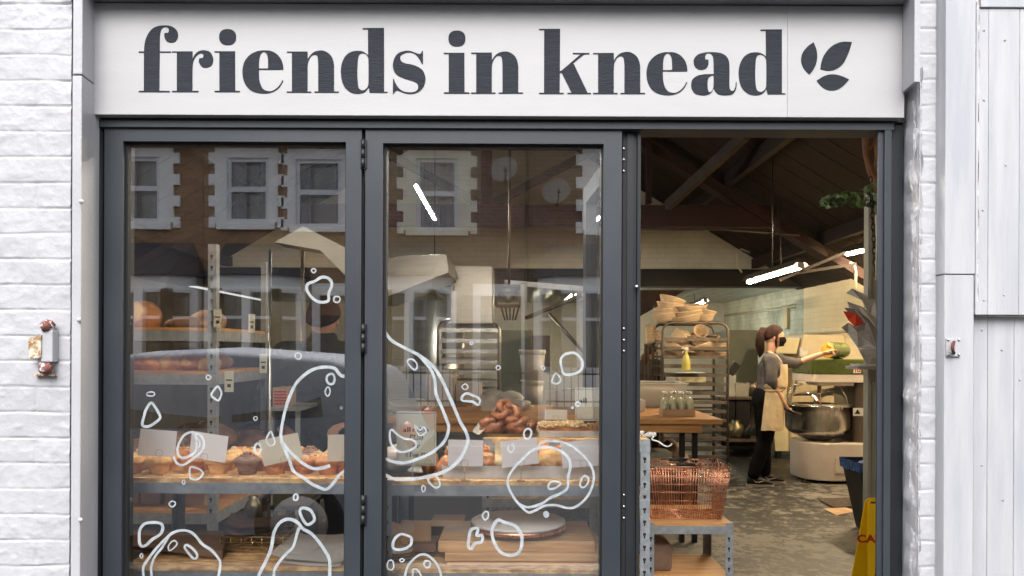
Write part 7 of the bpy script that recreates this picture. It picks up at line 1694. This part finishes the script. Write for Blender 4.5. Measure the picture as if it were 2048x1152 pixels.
# sweatshirt
cf = fcurve(el_l,wr_l,.18); cr_ = fcurve(el_r,wr_r,.18)
def wrinkle(w_): return Vector((1,1,.3))*.006*noise.noise(w_*9)+Vector((.6,.3,.8))*.006*noise.noise(Vector((w_.x*6,w_.y*6,w_.z*24)))
def off(p,dx,dy=0,dz=0): return (p[0]+dx,p[1]+dy,p[2]+dz)
hem = H(1538,788); ch2 = H(1542,738)
seg = []
for dy in (-.075,0,.075):
    seg += [(off(hem,0,dy),.118,off(waist,0,dy),.108),(off(waist,0,dy),.108,off(ch2,0,dy*1.2),.112)]
seg += [(off(ch2,0,-.085),.11,off(sh_r,0,.03),.078),(off(ch2,0,.085),.11,off(sh_l,0,-.03),.078),(sh_r,.070,sh_l,.070),(H(1541,714),.062,H(1542,708),.055)]
seg += [(sh_r,.072,el_r,.058),(el_r,.058,cr_,.045),(sh_l,.068,el_l,.056),(el_l,.056,cf,.044)]
fuse('sweatshirt', [capsules(MB(),seg)], 'sweater_grey', t, .009, 5, wrinkle)
seg = []
for dy in (-.07,0,.07): seg += [(off(H(1533,792),0,dy),.118,off(H(1531,806),0,dy),.120)]
for kn,an,sg in ((kn_r,an_r,-1),(kn_l,an_l,1)):
    hpx = off(H(1531,806),0,sg*.085); seg += [(hpx,.105,kn,.080),(kn,.080,fcurve(kn,an,.93),.066)]
fuse('trousers', [capsules(MB(),seg)], 'trousers_black', t, .010, 5, lambda w_: Vector((1,1,.2))*.008*noise.noise(w_*9))
# apron: a curved sheet wrapped round the front and right side
def apron(u, v):
    z_top, z_bot = H(0,722)[2], H(0,851)[2]; z = z_top+(z_bot-z_top)*v
    below = max(0,(v-.37)/.63); cx = H(1541 if v < .4 else 1540-6*below,0)[0]
    span = 1.30+ (.87 if v > .37 else 1.45*max(0,(v-.15)/.22)**1.6)
    a = (u-.5)*2*min(2.15,span); rx = .150+.045*below; ry = .205+.03*below
    if v < .37: rx = .180+.008*math.sin(v*8); ry = .218
    if .34 < v < .42: rx -= .006; ry -= .006
    fold = .010*below*math.sin(a*7+1.3)+.004*noise.noise(Vector((a*3,v*9,2)))
    return (cx+(rx+fold)*math.cos(a)-.004, ky-(ry+fold)*math.sin(a)*1.0, z+.012*below*noise.noise(Vector((a*2,1,1))))
build('apron', MB().sheet(apron, 48, 36), 'apron', t)
mb = MB(); mb.tube([H(1558,724,-.08),H(1548,712,-.085),H(1538,705,-.07),H(1534,703,0),H(1540,705,.07),H(1560,724,.08)],.010,6); build('apron_strap', mb, 'apron', t)
mb = MB(); zt_ = H(0,771)[2]; mb.tube([(H(1539,0)[0]+.160*math.cos(a),ky-.212*math.sin(a),zt_-.01*math.sin(a)) for a in [-2.2+4.4*k/20 for k in range(21)]],.006,6)
mb.tube(spath([H(1566,773,-.13),H(1573,778,-.15),H(1573,786,-.15),H(1567,780,-.14),H(1569,786,-.15),H(1566,793,-.15)]),.005,6); build('apron_tie', mb, 'apron', t)
# mask
f = Vector((.985,-.17,0)).normalized(); sd = Vector((0,0,1)).cross(f)
def mk(u,v):
    a = (u-.5)*2*1.15; zz = .004-.098*v; q = 1-.35*abs(v-.45)*2*.6; r_ = .108+.020*math.sin(min(1,v*1.25)*PI)*math.cos(a)**2
    p = hc+f*(r_*math.cos(a)*.98*(1-.12*max(0,v-.6)))+sd*(.079*math.sin(a)*1.02*(1-.25*max(0,v-.5)))+Vector((0,0,1))*(zz-.012*(1-math.cos(a)))
    return tuple(p)
build('face_mask', MB().sheet(mk,18,12), 'mask_black', t)
mb = MB()
for sg in (1,-1): mb.tube([hc+f*.045+sd*sg*.075+Vector((0,0,-.02)),hc+f*.0+sd*sg*.085+Vector((0,0,.022)),hc-f*.018+sd*sg*.084+Vector((0,0,.0)),hc+f*.03+sd*sg*.073+Vector((0,0,-.06))],.002,5)
build('mask_loop', mb, 'mask_black', t)
# hair cap, fringe and ponytail
def haircap(c, f, s=1.0, back=.02, low=-.55):
    f = Vector(f).normalized(); up = Vector((0,0,1)); sd = up.cross(f).normalized(); mb = MB(); n = 40; m = 22; vs = []
    for i in range(m+1):
        for k in range(n):
            a = 2*PI*k/n; fr = math.cos(a)  # 1 front
            lim = 1.03+ (1-fr)*.52 if fr > -.2 else 1.66+.35*(-fr-.2)
            lim = min(lim, 2.05); th = lim*i/m
            d = Vector((math.sin(th)*math.cos(a), math.sin(th)*math.sin(a), math.cos(th))); q = 1+.03*noise.noise(Vector((a*6,th*1.5,3)))
            th_ = (.013 if i < m else .002)
            x,y,z = d.x*(.098+th_)*q, d.y*(.076+th_)*q, d.z*(.118+th_)*q
            if d.x < 0: x *= 1.04
            vs.append(Vector(c)+(f*x+sd*y+up*z)*s)
    mb.add(vs,[(i*n+k,(i+1)*n+k,(i+1)*n+(k+1)%n,i*n+(k+1)%n) for i in range(m) for k in range(n)],True); return mb
hr = haircap(hc, f, .98)
pt = [H(1534,660),H(1526,660),H(1521,672),H(1519,690),H(1521,706),H(1519,715)]
hr.tube(pt, .03, 12, radii=[.028,.040,.048,.046,.032,.008])
hr.tube([H(1532,660,-.01),H(1524,664,-.02),H(1520,682,-.03),H(1523,702,-.02),H(1521,712,-.02)], .03, 10, radii=[.02,.032,.036,.026,.006])
for k in range(6): hr.tube([H(1546+k,670,-.078),H(1545+k*.6,682,-.080),H(1546+k*.4,692+k,-.076)], .004, 5, radii=[.005,.005,.001])
build('hair', hr, 'hair', t)
# shoes
def shoe(a, rot, nm='shoe'):
    L = .27; mb = MB(); sec = [(-.09,.038,.07),(-.07,.042,.10),(-.02,.040,.105),(.04,.043,.082),(.10,.047,.060),(.145,.042,.045),(.172,.022,.028)]; vs = []; n = 14
    for (x,w_,h) in sec:
        for k in range(n):
            q = 2*PI*k/n; vs.append((x, w_*math.cos(q), .018+max(-.0,h*(.5+.5*math.sin(q)))*.98))
    mb.add(vs,[(i*n+k,i*n+(k+1)%n,(i+1)*n+(k+1)%n,(i+1)*n+k) for i in range(len(sec)-1) for k in range(n)]+[tuple(range(n))[::-1],tuple((len(sec)-1)*n+k for k in range(n))],True)
    mb.place((a[0],a[1],0),(0,0,rot)); o = build(nm, mb, 'shoe_black', t)
    s_ = MB(); out = [(-.095,-.03),(-.05,-.043),(.03,-.042),(.10,-.050),(.15,-.044),(.182,-.015),(.182,.015),(.15,.044),(.10,.050),(.03,.042),(-.05,.043),(-.095,.03)]; s_.prism(out,.0015,.024,'XY'); s_.place((a[0],a[1],0),(0,0,rot)); build('sole', s_, 'sole_white', o)
    s2 = MB().tube([Vector(Matrix.Rotation(rot,3,'Z')@Vector((x,y,z)))+Vector((a[0],a[1],0)) for x,y,z in ((-.035,-.043,.075),(-.005,-.046,.048),(.03,-.046,.050),(.075,-.048,.066))],.004,5,radii=[.002,.006,.005,.0015]); build('side_mark', s2, 'sole_white', o)
shoe((an_r[0]+.03,an_r[1]),-.16); shoe((an_l[0]+.03,an_l[1]),-.05)
# scoop in her right hand
hp_ = Vector(wr_r)+Vector((.03,-.01,-.07)); t2 = thing('dough_scoop', 'dark scoop held in the woman\'s right hand over the bowl', 'scoop', hp_)
build('handle', MB().tube([hp_+Vector((-.02,0,.01)),hp_+Vector((.08,.02,-.035)),hp_+Vector((.16,.05,-.06))],.016,10,radii=[.014,.018,.024]), 'black_plastic', t2)
# ---- second baker behind the rack, seen from behind
kd2 = 10.2; H2 = lambda px,py,dy=0: (U(px,py,kd2).x, U(px,py,kd2).y+dy, U(px,py,kd2).z)
t = thing('person', 'person in a brown top seen from behind, left of the rack in the doorway', 'person', (U(1292,900,kd2).x, kd2-D0, 0))
hc2 = Vector(H2(1301,703)); X0 = H2(1290,0)[0]
N = {'pel':(X0,kd2-D0,.92,.14,.12),'wai':(X0,kd2-D0,1.03,.13,.11),'che':(X0-.01,kd2-D0,1.16,.15,.12),'nb':(X0,kd2-D0,1.27,.07,.06),'nk':(X0+.03,kd2-D0,1.33,.05),'hd':(hc2.x,hc2.y,hc2.z-.03,.05),
     'sr':(X0+.17,kd2-D0,1.22,.062),'er':(X0+.26,kd2-D0+.12,1.03,.045),'wr':(X0+.18,kd2-D0+.36,1.04,.027),'sl':(X0-.19,kd2-D0,1.22,.062),'el':(X0-.27,kd2-D0+.12,1.02,.045),'wl':(X0-.15,kd2-D0+.36,1.03,.027),
     'hr':(X0+.09,kd2-D0,.84,.09),'kr':(X0+.10,kd2-D0,.48,.065),'ar':(X0+.10,kd2-D0,.05,.045),'hl':(X0-.09,kd2-D0,.84,.09),'kl':(X0-.10,kd2-D0,.48,.065),'al':(X0-.10,kd2-D0,.05,.045)}
h1_,h2_ = MB(),MB(); hand(h1_, N['wr'][:3], (-.4,.8,-.1), (0,0,-1), .5); hand(h2_, N['wl'][:3], (.4,.8,-.1), (0,0,-1), .5, thumb=-1)
merge_body(t, N, E, head_mesh(hc2,0,(.55,.83,0),s=.95), [h1_,h2_])
def dress(t, X, y, zs, N, mtop, mleg, hemz, shz, w_, cols=None, sleeve=.8, puff=0, nm='top', legr=.085):
    Y_ = y; seg = []
    for dx in (-1,-.4,.4,1): seg += [((X+dx*w_,Y_,hemz),.125+puff,(X+dx*w_*.95,Y_,hemz+.22),.118+puff),((X+dx*w_*.95,Y_,hemz+.22),.118+puff,(X+dx*w_,Y_,shz-.12),.12+puff)]
    for sh,el,wr,sg in (('sr','er','wr',1),('sl','el','wl',-1)):
        s_,e_,v_ = N[sh][:3],N[el][:3],N[wr][:3]; seg += [((X+sg*w_,Y_,shz-.12),.115+puff,s_,.075+puff*.8),(s_,.076+puff*.8,e_,.062+puff*.7),(e_,.062+puff*.7,fcurve(e_,v_,sleeve),.045+puff*.4)]
    seg += [(N['sr'][:3],.068+puff,N['sl'][:3],.068+puff),((X,Y_,shz-.02),.08+puff,(N['nk'][0],N['nk'][1],N['nk'][2]-.02),.066+puff*.5)]
    fuse(nm, [capsules(MB(),seg)], mtop, t, .011, 6, lambda p: Vector((1,1,.2))*(.012+puff*.2)*noise.noise(p*8)+Vector((.6,.6,.2))*(.006+puff*.25)*noise.noise(Vector((p.x*10,p.y*10,p.z*26))))
    seg = [((X-.07,Y_,hemz+.02),.125,(X+.07,Y_,hemz+.02),.125)]
    for a_,b_,c_ in (('hr','kr','ar'),('hl','kl','al')): seg += [(N[a_][:3],legr+.025,N[b_][:3],legr),(N[b_][:3],legr,(N[c_][0],N[c_][1],.10),legr-.01)]
    fuse('trousers', [capsules(MB(),seg)], mleg, t, .012, 5)
dress(t, X0, kd2-D0, 0, N, 'top_brown', 'trousers_black', .92, 1.22, .07)
h = haircap(hc2,(.55,.83,0),.95); p0 = hc2-Vector((.55,.83,0))*.09+Vector((-.01,0,.0)); h.tube([p0+Vector((.01,.02,.03)),p0+Vector((-.01,-.02,0)),p0+Vector((-.02,-.02,-.10)),p0+Vector((-.015,-.01,-.17))],.03,10,radii=[.025,.035,.03,.008]); build('hair', h, 'hair_brown', t)
# ---- customer in an olive jacket behind the left pane
kd3 = 4.35; y3 = kd3-D0; H3 = lambda px,py,dy=0: (U(px,py,kd3).x, U(px,py,kd3).y+dy, U(px,py,kd3).z)
t = thing('person', 'customer in a dark olive jacket standing behind the left pane', 'person', (H3(650,0)[0], y3, 0))
X = H3(648,0)[0]; hc3 = Vector(H3(648,638)); 
N = {'pel':(X,y3,.90,.15,.12),'wai':(X,y3,1.05,.14,.12),'che':(X,y3,1.25,.16,.12),'nb':(X,y3,1.40,.08,.07),'nk':(X,y3,1.46,.055),'hd':(hc3.x,hc3.y,hc3.z-.03,.055),
     'sr':(X+.20,y3,1.35,.065),'er':(X+.29,y3-.06,1.07,.048),'wr':(X+.20,y3-.25,1.00,.028),'sl':(X-.20,y3,1.35,.065),'el':(X-.29,y3-.06,1.07,.048),'wl':(X-.16,y3-.25,.98,.028),
     'hr':(X+.10,y3,.82,.095),'kr':(X+.11,y3,.47,.068),'ar':(X+.11,y3,.05,.045),'hl':(X-.10,y3,.82,.095),'kl':(X-.11,y3,.47,.068),'al':(X-.11,y3,.05,.045)}
h1_,h2_ = MB(),MB(); hand(h1_, N['wr'][:3], (-.5,-.7,-.1), (0,0,-1), .7); hand(h2_, N['wl'][:3], (.5,-.7,-.1), (0,0,-1), .7, thumb=-1)
merge_body(t, N, E, head_mesh(hc3,0,(.12,.99,0)), [h1_,h2_])
dress(t, X, y3, 0, N, 'jacket_olive', 'trousers_black', .80, 1.35, .085, sleeve=.85, puff=.03, nm='jacket', legr=.09)
mb = MB().tube(spath([(X-.05,y3-.16,1.40),(X-.02,y3-.03,1.47),(X+.06,y3+.10,1.42),(X+.08,y3+.08,1.35)]),.03,10); build('hood', mb, 'jacket_olive', t)
build('hair', haircap(hc3,(.12,.99,0),1.08), 'hair', t)
for sg in (1,-1):
    mb = MB().blob((X+sg*.11,y3-.04,.05),(.05,.14,.05),16,.1,1.5,1,flat=.95); build('shoe', mb, 'shoe_black', t)
